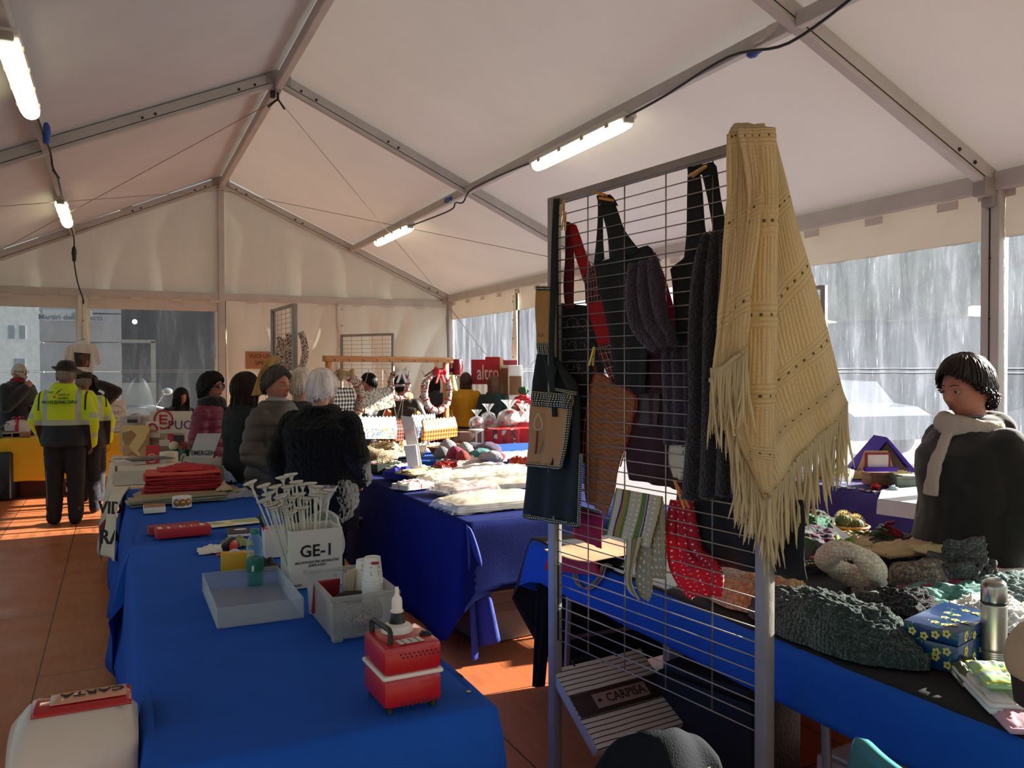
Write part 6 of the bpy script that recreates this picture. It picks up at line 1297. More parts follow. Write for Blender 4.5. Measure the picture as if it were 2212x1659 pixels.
# charity (red E) table
table('folding_table','table under the white lettered cloth beyond the blue table',-1.5,-.92,6.5,8.9,group=TT)
cloth('tablecloth','cream cloth with painted black lettering on the table beyond the red bags',-1.52,-.9,6.46,8.92,.752,(.55,.5,.02,.3),mat('cdbfa6',.85),6,.02,5,.07)
bn=thing('painted_banner','cream cloth banner with black painted letters hanging off the left table side','banner',(-1.6,6.2,.3))
BL=[atD(250,1048,6.0),atD(236,1085,5.6),atD(228,1130,5.45),atD(217,1196,5.3)]; BR=[atD(290,1040,6.3),atD(262,1085,5.1),atD(252,1150,4.9),atD(250,1212,4.75)]
cB=Vector(bn.location); loft('banner_cloth',[v-cB for v in BL],[v-cB for v in BR],mat('cdbfa6',.85,var=.06),12,20,.012,1.2,0,.004,bn,Vector((-.6,-.8,0)))
def ontext(s_,px_,py_,D,size,bn=bn):
    c=atD(px_,py_,D)-cB; text(bn,'lettering',s_,size,frame(c,Vector((.75,-.66,0)).normalized(),Vector((.05,0,1)).normalized(),Vector((-.66,-.75,0)).normalized()),'1d1a16',.004,.01)
ontext('RA',238,1162,4.95,.12); ontext('VID',238,1098,5.15,.11)
zE=.757
cr=thing('magazine_crate','shallow white carton tray holding magazines at the front of the charity table','crate',(-1.13,6.72,zE)); box_open(MB(),.74,.42,.1,.004).build('tray_body',mat('d6ccb8',.7),cr); MB().box((0,-.0,.05),(.7,.38,.1)).build('paper_pile',mat('cfc4b2',.7),cr)
for k,(px_,py_,w_,d_,c,lab) in enumerate(((285,993,.3,.22,'4c443e','dark open magazine on the white tray'),(315,990,.26,.2,'8a7f74','grey leaflet pile on the white tray'),(268,1000,.16,.2,'d0c6ba','white leaflet at the left of the white tray'),(325,998,.3,.2,'2f2a28','dark glossy brochure on the white tray'))):
    q=atZ(px_,py_,.865); tag(MB().grid(lambda u,v:((u-.5)*w_,(v-.5)*d_,.006+.006*k+.006*nz(u*3,v*3,k)),8,6,.004).build('magazine',mat(c,.4,vs=14,var=.4),None,True,(q.x,q.y,.86+.003*k),(0,0,.2*k-.2)),lab,'magazine')
q=atD(365,1008,6.7); t=thing('paper_roll','squat white paper roll standing on the white tray','roll',(q.x,q.y,q.z)); MB().lathe([(.03,0),(.068,0),(.07,.005),(.07,.115),(.068,.12),(.03,.12)],(0,0,0),28).build('roll',mat('dccfb6',.6,var=.03),t,True)
def board(name,label,cat,x0,y0,x1,y1,D,c,th=.01,lean=0,cc=None,sl=0):
    a=atD(x0,y0,D);b_=atD(x1,y1,D); w_=(b_-a).dot(CR); h_=abs((b_-a).z); c0=(a+b_)/2; c0.z=min(a.z,b_.z)
    t=thing(name,label,cat,c0,math.atan2(CR.y,CR.x)); mb=MB(); mb.box((0,0,h_/2),(w_,th,h_),M=Matrix.Rotation(R(lean),3,'X')); 
    if sl: 
        mb.v=[v+Vector((sl*(v.z/h_-.5),0,0)) for v in mb.v]
    mb.build('board',mat(c,.55,var=.05) if isinstance(c,str) else c,t); t['w']=w_; t['h']=h_; return t,w_,h_
def btext(t,s_,size,x,z,c,y=-.008,**k): return text(t,'lettering',s_,size,frame(Vector((x,y,z)),Vector((1,0,0)),Vector((0,0,1)),Vector((0,-1,0))),c,.0006,**k)
def elogo(t,x,z,r,y=-.009,c='b81820'):
    mb=MB(); mb.tube([(x+r*cos(a),y,z+r*sin(a)) for a in [2*pi*i/24 for i in range(24)]],r*.1,6,close=True); mb.build('logo_ring',mat(c,.5),t,True)
    mb=MB(); 
    for dz in (-.42,0,.42): mb.box((x,y,z+dz*r),(r*.85,.003,r*.24))
    mb.box((x-r*.34,y,z),(r*.22,.003,r*1.08)); mb.build('logo_letter',mat(c,.5),t)
t,w_,h_=board('charity_board','white board with red ring emblem and purple letters PUOI on the charity table','sign',325,909,415,956,7.9,'d2c4b0'); elogo(t,-w_*.18,h_*.62,.085); btext(t,'PUOI',.12,w_*.27,h_*.35,'5a2a60'); t.location.z=.757+.22
tag(MB().box((0,0,.11),(.3,.2,.22),b=.006).build('carton',mat('a79885',.7),None,True,(t.location.x,t.location.y+.06,.757),(0,0,-.4)),'pale carton supporting the ring-emblem board','carton')
t,w_,h_=board('arch_card','white card with a red arch and the word BENE leaning on the emblem board','card',316,925,344,960,7.6,'d8cab8'); btext(t,'BENE',.035,0,h_*.4,'8c3a36'); mb=MB(); mb.tube([(w_*.4*cos(a),-.008,h_*.45+h_*.4*sin(a)) for a in [pi*i/12 for i in range(13)]],.01,6); mb.build('arch',mat('b0232a',.5),t,True); t.location.z=.757+.2
tag(MB().box((0,0,.1),(.26,.12,.2),b=.006).build('carton',mat('8d7d6a',.7),None,True,(t.location.x,t.location.y+.08,.757),(0,0,-.4)),'brown carton behind the red booklet on the charity table','carton')
t,w_,h_=board('red_booklet','upright red booklet with white round emblem on the charity table','booklet',316,943,345,984,7.2,'c01c1c',.02); elogo(t,-w_*.05,h_*.35,.035,-.012,'e8dccd'); t.location.z=.757
t,w_,h_=board('tan_paper_bag','torn-looking tan and gold paper bag standing on the charity table','paper bag',268,920,320,984,7.5,cellmat('tan_gold',lambda nt,v:splotch(nt,v,9,['b08c54','d8b470','9c7444','c9a260']),.6,'Object'),.06)
for k,(x0,y0,x1,y1,c,lab) in enumerate(((363,940,374,966,'b81c24','red packet standing behind the foam ball'),(376,941,398,964,'24211f','black printed packet beside the red packet'),(345,962,368,975,'c8b6a0','pale folded card with a red arc beside the foam ball'))):
    t,w_,h_=board('printed_packet',lab,'packet',x0,y0,x1,y1,7.4,c,.02)
    if k==1: btext(t,'per',.03,0,h_*.5,'cfc8c0')
    t.location.z=max(t.location.z,.9)
tag(MB().box((0,0,.07),(.5,.16,.14),b=.006).build('carton',mat('7c6b5a',.7),None,True,atD(372,900,7.6).to_2d().to_3d()+Vector((0,0,.757)),(0,0,-.4)),'low brown carton under the printed packets','carton')
for k,(px_,lab) in enumerate(((376,'green mug with a white foam ball in it'),(398,'green mug full of red pens'))):
    q=atD(px_,988,7.0); t=thing('green_mug',lab+' on the charity table','mug',(q.x,q.y,q.z)); MB().lathe([(.03,0),(.036,.005),(.038,.07),(.035,.07),(.033,.01),(0,.008)],(0,0,0),20).build('mug_body',mat('0f6b52',.4),t,True); mb=MB(); mb.tube([(.036,0,.055),(.06,0,.05),(.06,0,.02),(.036,0,.015)],.005,6); mb.build('handle',mat('0f6b52',.4),t,True)
    if k==0: tag(MB().ell((0,0,0),(.041,.041,.041),20).build('foam_ball',mat('cfbf9f',.8),None,True,(q.x,q.y,q.z+.095)),'cream foam ball resting in the green mug','ball')
    else:
        for a in range(6): o=MB(); o.tube([(0,0,.01),(.025*cos(a*1.1),.025*sin(a*1.1),.12+.01*(a%3))],.004,6); tag(o.build('pen',mat('b8202a',.4),None,True,(q.x,q.y,q.z)),'red pen standing in the green mug, %s around the rim from the right'%ORD[a],'pen','red pens in the green mug')
t,w_,h_=board('standing_sign','white standing board lettered EMERGENCY with a dark red band beside the beige chair','sign',410,932,462,1026,6.35,'b7b1ac',.012,0,sl=.12); btext(t,'EMERGENCY',.052,.0+.04,h_*.55,'1e1a1c',y=-.01,bold=.01,sx=.8); MB().box((.02,-.009,h_*.36),(w_*.95,.003,.025),M=Matrix.Rotation(R(-6),3,'Y')).build('red_band',mat('6a1c20',.5),t); t.location.z=.757
q=atD(412,1016,6.2); t=thing('white_mask','white perforated disc leaning at the foot of the sign','disc',(q.x,q.y,.77)); MB().lathe([(0,0),(.05,.0),(.045,.012),(0,.02)],(0,0,.04),20,M=Matrix.Rotation(R(65),3,'X')).build('disc',mat('cdc3b2',.5),t,True)
crumple('clear_bag','crumpled bluish clear bag behind the standing sign','bag',(-.80,6.35,.757),.2,.2,.12,'8fa4c4',4)
crumple('envelope_pile','cream opened envelopes beside the paper roll','envelopes',atD(405,1003,6.9),.2,.14,.03,'cfc2aa',8)
q=D3(262,12.9)
t,w_,h_=board('small_carton','small grey and black carton high on the charity display','carton',279,900,302,914,8.2,'8e8a86',.08); MB().box((0,-.042,h_*.35),(w_*.96,.004,h_*.5)).build('black_label',mat('17171a',.5),t)
tag(MB().box((0,0,.18),(.3,.2,.36),b=.01).build('display_case',mat('b9ac9a',.6),None,True,atD(300,900,8.35).to_2d().to_3d()+Vector((0,0,.757)),(0,0,-.43)),'pale display case behind the tan paper bag','display case')
chair_later=1
# beige chairs
mChr=mat('9f937f',.5,.2)
def chair(name,label,loc,rz,h=.95,c=mChr,slim=1):
    t=thing(name,label,'chair',(loc[0],loc[1],0),rz); w_=.42*slim
    for s in (-1,1):
        mb=MB(); mb.tube([(s*w_/2,.2,0),(s*w_/2,.2,.46),(s*w_/2,.25,.7),(s*w_/2*.94,.28,h-.03),(s*w_/2*.8,.285,h)],.013,8); mb.build('rear_leg',c,t,True); mb=MB(); mb.tube([(s*w_/2,-.2,0),(s*w_/2,-.18,.45)],.013,8); mb.build('front_leg',c,t,True)
    mb=MB(); mb.grid(lambda u,v:((u-.5)*(w_+.0),-.2+.4*v,.455+.012*sin(u*pi)),8,8,.012); mb.build('seat',c,t,True)
    for zz in (h-.05,h-.16): mb=MB(); mb.grid(lambda u,v:((u-.5)*w_,.275+.02*(1-(2*u-1)**2)-.0+(zz-h)*.1,zz-.035+.075*v),10,3,.01); mb.build('back_slat',c,t,True)
    return t
chair('metal_chair','beige metal chair with slatted back behind the red bag pile',D3(500,6.1),face(150),.97); chair('metal_chair','beige metal chair at the left corner of the white textile table',(.0,6.2),face(60),.9,slim=.8)
# far grid stands
A_=atD(591,818,9.09);B_=atD(637,818,8.26)
grid_stand('grid_stand','grey grid stand hung with garlands behind the shoppers, seen nearly edge-on',(A_.x,A_.y),(B_.x,B_.y),.53,2.235,5,34,.05)
A_=atD(738,818,10.8);B_=atD(849,818,10.4); grid_stand('grid_stand','low grey grid stand facing the viewer behind the wooden rack',(A_.x,A_.y),(B_.x,B_.y),.5,2.03,5,30,.03)
A_=atD(1690,818,6.9);B_=atD(1779,818,6.6); grid_stand('grid_stand','grey grid stand by the right window, mostly behind the shawl',(A_.x,A_.y),(B_.x,B_.y),.53,2.235,5,34,.04)
mGar=cellmat('rolled_paper',lambda nt,v:splotch(nt,v,150,['b8ab96','4a3a34','d9d2c4','8c2026','2c2624','c9b48a','9a8c7c','e2dccf']),.7,'Object')
def ropey(P,r,n=10,close=False,tw=14,amp=.18):
    mb=MB(); mb.tube(P,r,n,close=close); return mb
def lumpy(mb,sc=60,am=.006):
    mb.v=[v+Vector((nz(v.x*sc,v.y*sc,v.z*sc),nz(v.y*sc+3,v.z*sc,v.x*sc),nz(v.z*sc+7,v.x*sc,v.y*sc)))*am for v in mb.v]; return mb
for k,(px_,y0,y1,D) in enumerate(((602,728,800,8.75),(611,733,800,8.6),(621,722,800,8.45),(629,724,800,8.35),(650,718,800,8.15))):
    P=[atD(px_+(3*sin(i*.8) if k<4 else 9*sin(i/12*pi)),y0+(y1-y0)*i/12,D) for i in range(13)]; t=thing('paper_garland',['garland of rolled paper, %s of four on the edge-on grid stand'%['first','second','third','last'][min(k,3)],'garland of rolled paper with red ribbon right of the grid stand post'][k==4],'garland',P[0],0,'paper garlands on the grid stand')
    lumpy(ropey([p-P[0] for p in P],.026 if k<4 else .034,12),50,.012).build('garland_rope',mGar,t,True); mb=MB(); mb.tube([p-P[0]+Vector((.03*cos(i*1.5),.03*sin(i*1.5),0)) for i,p in enumerate(P)],.004,5); mb.build('red_ribbon',mat('a11a22',.4),t,True)
t,w_,h_=board('cardboard_sign','brown paper sign with handwritten words on the far cloth wall','sign',558,756,673,796,12.0,'a0714e',.006); t.location.y=13.445; t.rotation_euler=(0,0,0); btext(t,'VUOI UN REGALO',.095,0,h_*.72,'3c2a20',y=-.005,sx=.85); btext(t,'SPECIALE ?!',.095,-.0,h_*.32,'3c2a20',y=-.005,sx=1.05)
# kraft sheets held up
t=thing('kraft_wrapping','crumpled tan wrapping paper held up by the long-haired woman','paper',atD(575,790,6.35)); o=t.location; mb=MB(); 
KL=[atD(x,y,6.35)-o for x,y in ((588,768),(570,790),(556,820),(545,855))]; KR=[atD(x,y,6.2)-o for x,y in ((602,770),(598,800),(598,830),(600,850))]
loft('paper_sheet',KL,KR,mat('c9a565',.7,trans=.3,bs=.5,bscale=30),16,16,.03,1.5,2,.003,t,-CF)
# table and rack
table('folding_table','table under the blue cloth carrying the wooden rack',.75,2.85,7.05,8.3,group=TT); cloth('tablecloth','blue cloth on the table below the wooden rack',.73,2.87,7.03,8.32,.752,(.5,.5,.5,.4),mBlue,8,.02,5,.02)
RA_=atD(700,818,7.45); RB_=atD(976,818,8.95); RA_.z=RB_.z=0; RD=(RB_-RA_).normalized(); RN=Vector((RD.y,-RD.x,0)); ra=math.atan2(RD.y,RD.x); RL=(RB_-RA_).length
rk=thing('wooden_rack','light wooden hanging rack on the table with wreaths and woven purses','rack',RA_,ra); mPine=mat('b8742c',.5,var=.15,vs=3,stretch=(1,12,12),coat=.2)
MB().box((RL/2,0,1.675),(RL,.05,.055),b=.006).build('top_bar',mPine,rk,True)
for x in (.06,RL-.1):
    MB().box((x,0,1.21),(.06,.04,.92),b=.005).build('upright',mPine,rk,True); MB().box((x,0,.77),(.1,.34,.03),b=.005).build('foot',mPine,rk,True)
for k in range(10): mb=MB(); x=.1+k*(RL-.2)/9; mb.tube([(x,-.028,1.67),(x,-.04,1.665),(x,-.04,1.65)],.003,5); mb.build('hook',mBolt,rk)
def RP(px_,py_,off=.05):   # pixel on the rack plane
    d=ray(px_,py_); n=RN; o_=RA_+n*off; return CAMC+d*((o_-CAMC).dot(n)/d.dot(n))
if (CAMC-RA_).dot(RN)<0: RN=-RN
def wreath(cx,cy,hh,r,label,bowc,bows,fold=1):
    c=RP(cx,cy); D=(c-CAMC).dot(CF); Rr=hh/2*D/FPX-r; t=thing('paper_wreath',label,'wreath',c,ra,'wreaths hanging on the wooden rack')
    P=[Vector((Rr*cos(a),0,Rr*sin(a))) for a in [2*pi*i/48 for i in range(48)]]; lumpy(ropey(P,r,12,True),45,r*.35).build('wreath_ring',mGar,t,True)
    n=11; mb=MB()
    for k in range(n):
        a0=2*pi*k/n; Q=[]
        for j in range(9): b_=j/8*2*pi; a=a0+.12*j/8; Q.append(Vector(((Rr+r*1.12*cos(b_))*cos(a),r*1.12*sin(b_),(Rr+r*1.12*cos(b_))*sin(a))))
        mb2=MB(); mb2.tube(Q,.006,5,flat=.8); mb2.build('red_ribbon',mat('a8141f',.4),t,True)
    z=Rr+r*.3; s_=bows; bm_=mat(bowc,.75,var=.08,bs=.4,bscale=120)
    b_=MB()
    for q in (-1,1): b_.grid(lambda u,v:(q*s_*(.1+.9*u),-r-.01-.012*sin(u*pi)*sin(v*pi)*3,z+s_*(.12+.45*u)*(2*v-1)*(1-.25*(u>.8))),8,8,.008)
    bo=b_.build('bow_loops',bm_,t,'all'); MB().ell((0,-r-.02,z),(s_*.2,.018,s_*.2),12).build('bow_knot',bm_,t,True)
    if s_<.1 or bowc!='a08658':
        for q in (-1,1): b_=MB(); b_.grid(lambda u,v:(q*s_*(.08+.6*v)+q*s_*.35*(u-.5),-r-.012,z-s_*.1-s_*1.15*v),4,6,.005); b_.build('bow_tail',bm_,t,'all')
    return t
wreath(740,865,130,.04,'rolled paper wreath with burlap bow at the left end of the wooden rack','a08658',.1); wreath(862,832,68,.024,'small rolled paper wreath with a white bow, middle of the wooden rack','d9d2c6',.09); wreath(944,846,98,.036,'rolled paper wreath with a bright red bow at the right end of the rack','c01010',.1)
def woven(name,cols,s):
    def fn(nt,v): return splotch(nt,v,s,cols,0)
    return cellmat(name,fn,.45,'Object',(1,1,1),(0,R(45),0))
def chk(name,a,b_,s): return cellmat(name,lambda nt,v:checker(nt,v,s,a,b_),.45,'Object',(1,0,1),(0,R(45),0))
def purse(quad,m,label,strings,off=.06,name='woven_purse'):
    P=[RP(x,y,off) for x,y in quad]; o=P[0]; t=thing(name,label,'purse',o,ra); inv=Matrix.Rotation(-ra,3,'Z'); Q=[inv@(p-o) for p in P]   # tl,tr,br,bl
    n=10; top=[];
    for i in range(n*2+1):
        f=i/(n*2); p=Q[0].lerp(Q[1],f); p=p+Vector((0,0,.016 if i%2 else 0)); top.append(p)
    bot=[Q[3].lerp(Q[2],i/(n*2)) for i in range(n*2+1)]; vs=[];fs=[]
    for yy in (-.018,.018):
        for r_ in (top,[a.lerp(b_,.5)+Vector((0,math.copysign(.012,yy),0)) for a,b_ in zip(top,bot)],bot): vs+=[v+Vector((0,yy*(.4 if r_ is top else 1),0)) for v in r_]
    W_=n*2+1
    for s_ in range(2):
        for r_ in range(2):
            for i in range(W_-1): a=s_*3*W_+r_*W_+i; f=(a,a+1,a+W_+1,a+W_); fs.append(f if s_==0 else f[::-1])
    for i in range(W_-1): fs.append((i,3*W_+i,3*W_+i+1,i+1)); fs.append((2*W_+i,2*W_+i+1,5*W_+i+1,5*W_+i))
    for r_ in range(2): fs.append((r_*W_,(r_+1)*W_,(r_+4)*W_,(r_+3)*W_)); a=r_*W_+W_-1; fs.append((a,a+3*W_,a+4*W_,a+W_))
    mb=MB(); mb.add(vs,fs,[(v.x,v.z) for v in vs]); mb.build('purse_body',m,t)
    for (a,b_) in strings:
        mb=MB(); mb.tube([inv@(RP(*a,off)-o),inv@(RP(*b_,off)-o)],.0035,5); mb.build('cord_handle',mat('8f8878',.6),t)
    return t
mNews=woven('woven_news',['a59f90','878072','bfb9aa','6d6658','9f9680','4e4840','b3ac9b','998f76'],60); mColor=woven('woven_colour',['b6b4ae','999da0','c2c0ba','6e7a88','b9b6ac','b8922a','4a72a8','aeaba2','6a5a56','c2c0bc'],60)
mBlueN=woven('woven_blue',['999fa6','6e7988','4a6aa0','b3b2ac','46484e','888d94','7a5a60','a3a6a8'],70)
purse([(718,840),(762,842),(762,888),(718,884)],chk('chk_bw','0c0c0e','d8d4cc',38),'black and white checked woven purse inside the burlap-bow wreath',[((735,800),(722,842)),((745,800),(758,842))],.03)
purse([(776,850),(840,838),(852,878),(786,894)],mNews,'tilted newsprint woven purse between the left and middle wreaths',[((797,798),(782,850)),((830,800),(850,840))])
purse([(776,902),(854,902),(853,948),(775,948)],mColor,'white and multicoloured woven purse hanging low on the rack',[((870,810),(848,846)),((848,862),(856,902)),((832,885),(824,904))],.08)
purse([(888,898),(939,896),(938,940),(900,946)],mBlueN,'grey-blue newsprint woven purse right of the slim white sign',[((871,860),(868,898)),((912,800),(924,830))],.07)
purse([(853,907),(868,907),(869,953),(852,953)],chk('chk_or','1c1310','d0563a',40),'narrow red-orange and black checked purse edge beside the slim white sign',[((884,800),(857,906))],.05)
purse([(912,908),(982,902),(985,942),(913,955)],chk('chk_ye','7a3416','dc9a22',34),'orange and brown checked woven purse at the right post of the rack',[((975,885),(983,940)),((912,820),(950,795))],.09)
t=thing('twig_wreath','large twig and ribbon wreath lying on the table behind the fur coat','wreath',RP(802,962,.3)); 
t.location.z=.82; P=[Vector((.2*cos(a),.12*sin(a),.03*sin(a*2))) for a in [2*pi*i/30 for i in range(30)]]; lumpy(ropey(P,.055,10,True),40,.03).build('ring',cellmat('twigs',lambda nt,v:splotch(nt,v,170,['b59c74','8a744c','d0bc94','5a4430']),.8,'Object'),t,True)
# slim white signs on the textile table
for k,(q4,lab) in enumerate(((((866,898),(892,901),(913,1012),(889,1010)),'slim white upright sign with a line drawing at the back of the textile table'),(((874,962),(900,960),(906,1004),(884,1008)),'short white wrapped block in front of the slim sign'))):
    P=[atD(x,y,6.1-.12*k) for x,y in q4]; o=P[3]; t=thing('slim_sign' if k==0 else 'wrapped_block',lab,'sign' if k==0 else 'package',o); mb=MB(); n=-CF*(.015 if k==0 else .06); vs=[p-o for p in P]+[p-o+n for p in P]; mb.add(vs,[(0,1,2,3),(7,6,5,4),(0,4,5,1),(1,5,6,2),(2,6,7,3),(3,7,4,0)]); mb.build('panel',mat('cfc8c4' if k==0 else 'dcdcdc',.4,vs=3),t)
    if k==0:
        for r_ in (.028,.04,.052): mb=MB(); c=atD(884,942,6.05)-o; mb.tube([c+CR*r_*cos(a)*.8+Vector((0,0,r_*sin(a))) for a in [pi*i/10 for i in range(11)]],.0012,4); mb.build('line_drawing',mat('8c2a30',.6),t)
        mb=MB()
        for i in range(6): c=atD(877+i*3.2,962,6.05)-o; mb.tube([c,c+Vector((0,0,-.07-.015*(i%2)))],.0014,4)
        o_=mb.build('pen_strokes',mat('4a464c',.6),t); o_['kind']='stuff'
# gift corner: shelf, signs, presents
mWhB=mat('e4e0d8',.5); mWick=cellmat('wicker_panel',lambda nt,v:mixc(nt,stripes(nt,axis(nt,v,2),60,.75),'3a2214','8a5c30'),.6,'Object')
q=atD(1108,818,11.6); t=thing('storage_tower','tall white and brown wicker drawer tower in the far right corner','drawer tower',(q.x,q.y,0),-.15); z1=atD(1108,789,11.6).z; MB().box((0,.25,z1/2),(.2,.75,z1),b=.01).build('tower_body',mWhB,t,True)
for k in range(3):
    zt=z1-.15-k*.42; MB().box((0,-.13,zt-.13),(.175,.02,.26),b=.005).build('drawer',mWick,t,True)
MB().box((-.105,.25,z1*.55),(.012,.68,z1*.85)).build('side_panel',mWick,t)
t,w_,h_=board('shop_sign','red sign lettered altro at the far right window','sign',1018,777,1090,830,11.9,'a81c2c',.03); btext(t,'altro',.3,-w_*.0,h_*.45,'e2d9cc',y=-.017,bold=.01,sx=.55); t.location.z=atD(1018,830,11.9).z
for x0,y0,x1,y1,c,lab in ((1048,771,1080,799,'b01824','red square card clipped above the altro sign'),(1080,773,1086,800,'d6d8a0','thin pale yellow card beside the red square card'),(1088,778,1117,790,'8c1830','dark red panel end to the right of the red cards')):
    t,w2,h2=board('coloured_card',lab,'card',x0,y0,x1,y1,11.8,c,.015)
q=atD(985,818,12.75); t=thing('curtained_cabinet','white cabinet with pleated curtain behind the mustard jumper','cabinet',(q.x+.2,q.y,0),-.1); zc=atD(985,810,12.75).z; mb=MB(); mb.grid(lambda u,v:(-.5+1.0*u,-.2+.012*sin(u*70),.05+(zc-.07)*v),90,6,.004); mb.build('curtain',mat('d9d4cc',.8,trans=.2),t,'all'); MB().box((0,0,zc-.02),(1.05,.4,.03),b=.004).build('cabinet_top',mat('9c7a70',.6),t,True); MB().box((0,.1,zc/2),(1.0,.2,zc-.05)).build('cabinet_body',mat('8d867c',.7),t)
q=atD(960,808,12.75); t=thing('gift_box','white gift box with a red bow on top of the cabinet','gift box',(q.x,q.y,zc)); z_=atD(957,776,12.75).z-zc; MB().box((0,0,z_/2),(.26,.2,z_),b=.006).build('box_body',mat('d8d3cc',.6),t,True); MB().box((0,0,z_*.3),(.27,.21,z_*.25)).build('lower_band',mat('5e0e1c',.5),t); lumpy(MB().ell((0,-.11,z_*.6),(.07,.03,.05),12),30,.02).build('bow',mat('a8122c',.4),t,True)
q=atD(988,808,12.7); t=thing('red_vase','dark red glittery ribbed vase on the cabinet','vase',(q.x,q.y,zc)); h_=atD(988,776,12.7).z-zc; MB().lathe([(.05,0),(.065,.02),(.07,h_*.5),(.068,h_*.95),(.06,h_),(.05,h_)],(0,0,0),20).build('vase_body',mat('7d0c1e',.3,bs=.6,bscale=80),t,True); mb=MB(); mb.tube([(.04,0,h_),(.08,0,h_*.95),(.09,0,h_*.5),(.07,0,h_*.1)],.008,6); mb.build('handle',mat('8c1428',.3),t,True)
q=atD(987,870,11.9); t=thing('floor_lamp','slim lamp with cream shade beside the mustard jumper','lamp',(q.x-.05,q.y+.1,0)); z_=atD(987,845,11.9).z; MB().lathe([(.1,z_),(.05,z_+.23)],(0,0,0),20,cap=False).build('lamp_shade',mat('c9c08a',.7,trans=.4),t,True); mb=MB(); mb.tube([(0,0,0),(0,0,z_+.1)],.012,8); mb.build('lamp_stem',mSteel,t,True); MB().lathe([(.06,0),(.05,.02)],(0,0,0),16).build('base',mSteel,t,True)
table('folding_table','table under the dark cloth of the gift stall',1.9,3.6,8.75,9.95,z=.595,group=TT); cloth('tablecloth','brown patterned cloth hanging from the gift stall table',1.88,3.62,8.73,9.97,.602,(.4,.3,.5,.3),cellmat('brown_print',lambda nt,v:splotch(nt,v,7,['4a2c24','7a5a48','3a2220','5c3a30']),.8,'Object'),9,.02,5,.02)
def G(px_,py_,z=.76):
    y=9.0 if py_>965 else 9.42; q=atY(px_,py_,y); q.z=.607 if y<9.1 else .812; return q
def gift(px_,py_,w_,d_,h_,m,lab,rz=0,nm='gift_box',rib=None,z=.76,cat='gift box'):
    q=G(px_,py_,z); t=thing(nm,lab,cat,(q.x,q.y,q.z),rz); MB().box((0,0,h_/2),(w_,d_,h_),b=.006).build('wrapped_box',m if not isinstance(m,str) else mat(m,.4),t,True)
    if rib:
        MB().box((0,0,h_/2),(w_+.004,.03,h_+.004)).build('ribbon',mat(rib,.35),t); lumpy(MB().ell((0,-.01,h_+.02),(.06,.04,.03),12),30,.02).build('bow',mat(rib,.35),t,True)
    return t
mXmas=cellmat('xmas_wrap',lambda nt,v:mixc(nt,stripes(nt,axis(nt,v,0),9,.5),'b0141c',splotch(nt,v,22,['8e1018','c9c0b4','5c0c12','a8141c'])),.4,'Object')
gift(1078,990,.42,.3,.26,mXmas,'red patterned wrapped parcel at the front of the gift stall',-.2,z=.76); gift(1135,992,.3,.3,.26,'c0121c','glossy red wrapped parcel beside the patterned one',-.2)
gift(1106,1000,.26,.05,.22,cellmat('navy_gold',lambda nt,v:mixc(nt,gt(nt,noisetex(nt,v,30,4),.64),'121a34','b59a3a'),.4,'Object'),'navy gift bag with gold tree sprigs in front of the red parcels',-.3,'gift_bag',cat='gift bag')
gift(1040,982,.26,.18,.26,cellmat('holly_bag',lambda nt,v:mixc(nt,gt(nt,noisetex(nt,v,9,2),.6),'ded8cc','8a2a2c'),.6,'Object'),'white paper bag with dark red leaf print on the gift stall',.1,'gift_bag',cat='gift bag'); gift(1010,978,.28,.2,.24,cellmat('brown_bag',lambda nt,v:splotch(nt,v,8,['6a4438','8c6a58','4a2c26']),.6,'Object'),'brown patterned bag left of the white leaf bag',0,'gift_bag',cat='gift bag')
cols=[('a8343c',(0,0,.1),(.06,.05,.05)),('d8c4b0',(.02,0,.06),(.05,.05,.04)),('3a4a30',(-.03,.02,.12),(.03,.03,.04))]; cp=[('c98a98',(0,0,.1),(.08,.07,.07)),('a85a6a',(.02,0,.05),(.07,.06,.04))]
for k,(px_,py_,r,h,c,lab) in enumerate(((1030,935,.13,.34,cols,'clear gathered gift bag with dark sprigs, leftmost on the gift stall'),(1055,935,.15,.42,cols,'tall clear gathered gift bag with a sparkling top on the gift stall'),(1100,925,.2,.48,[('d2c6c0',(0,0,.14),(.12,.1,.1)),('a8343c',(.0,-.05,.24),(.07,.05,.02))],'large clear wrapped basket near the drawer tower'),(1128,925,.17,.42,cp,'clear bag of pink bottles beside the garden apron'),(1140,915,.13,.4,cols,'clear bag with red and green sprigs at the right of the gift stall'))):
    q=G(px_,py_+20); q=atY(px_,900,9.3+.1*(k%2)) if py_+20<=965 else q; cello('cellophane_gift',lab,(q.x,q.y,.812),r*.72,h*.8,c,0,k*3,cat='gift bag')
RS=thing('display_riser','dark draped riser under the clear gift bags','riser',(2.95,9.5,.606),0); MB().box((0,0,.1),(1.25,.6,.2),b=.006).build('riser_body',mat('3a3030',.8),RS)
t=thing('poinsettia','red poinsettia with green top in the right corner of the gift stall','plant',G(1138,905)+Vector((0,.1,.22))); 
for k in range(12): a=k*2.4; lumpy(MB().ell((.09*cos(a),.09*sin(a),.1+.03*(k%4)),(.06,.05,.03),10),30,.02).build('flower',mat('b3121c',.5),t,True)
lumpy(MB().ell((0,0,.27),(.07,.07,.05),12),60,.03).build('green_top',mat('1c5c34',.7),t,True); MB().lathe([(.06,-.22),(.09,.05),(.0,.05)],(0,0,0),16).build('pot',mat('8c2a20',.6),t,True)
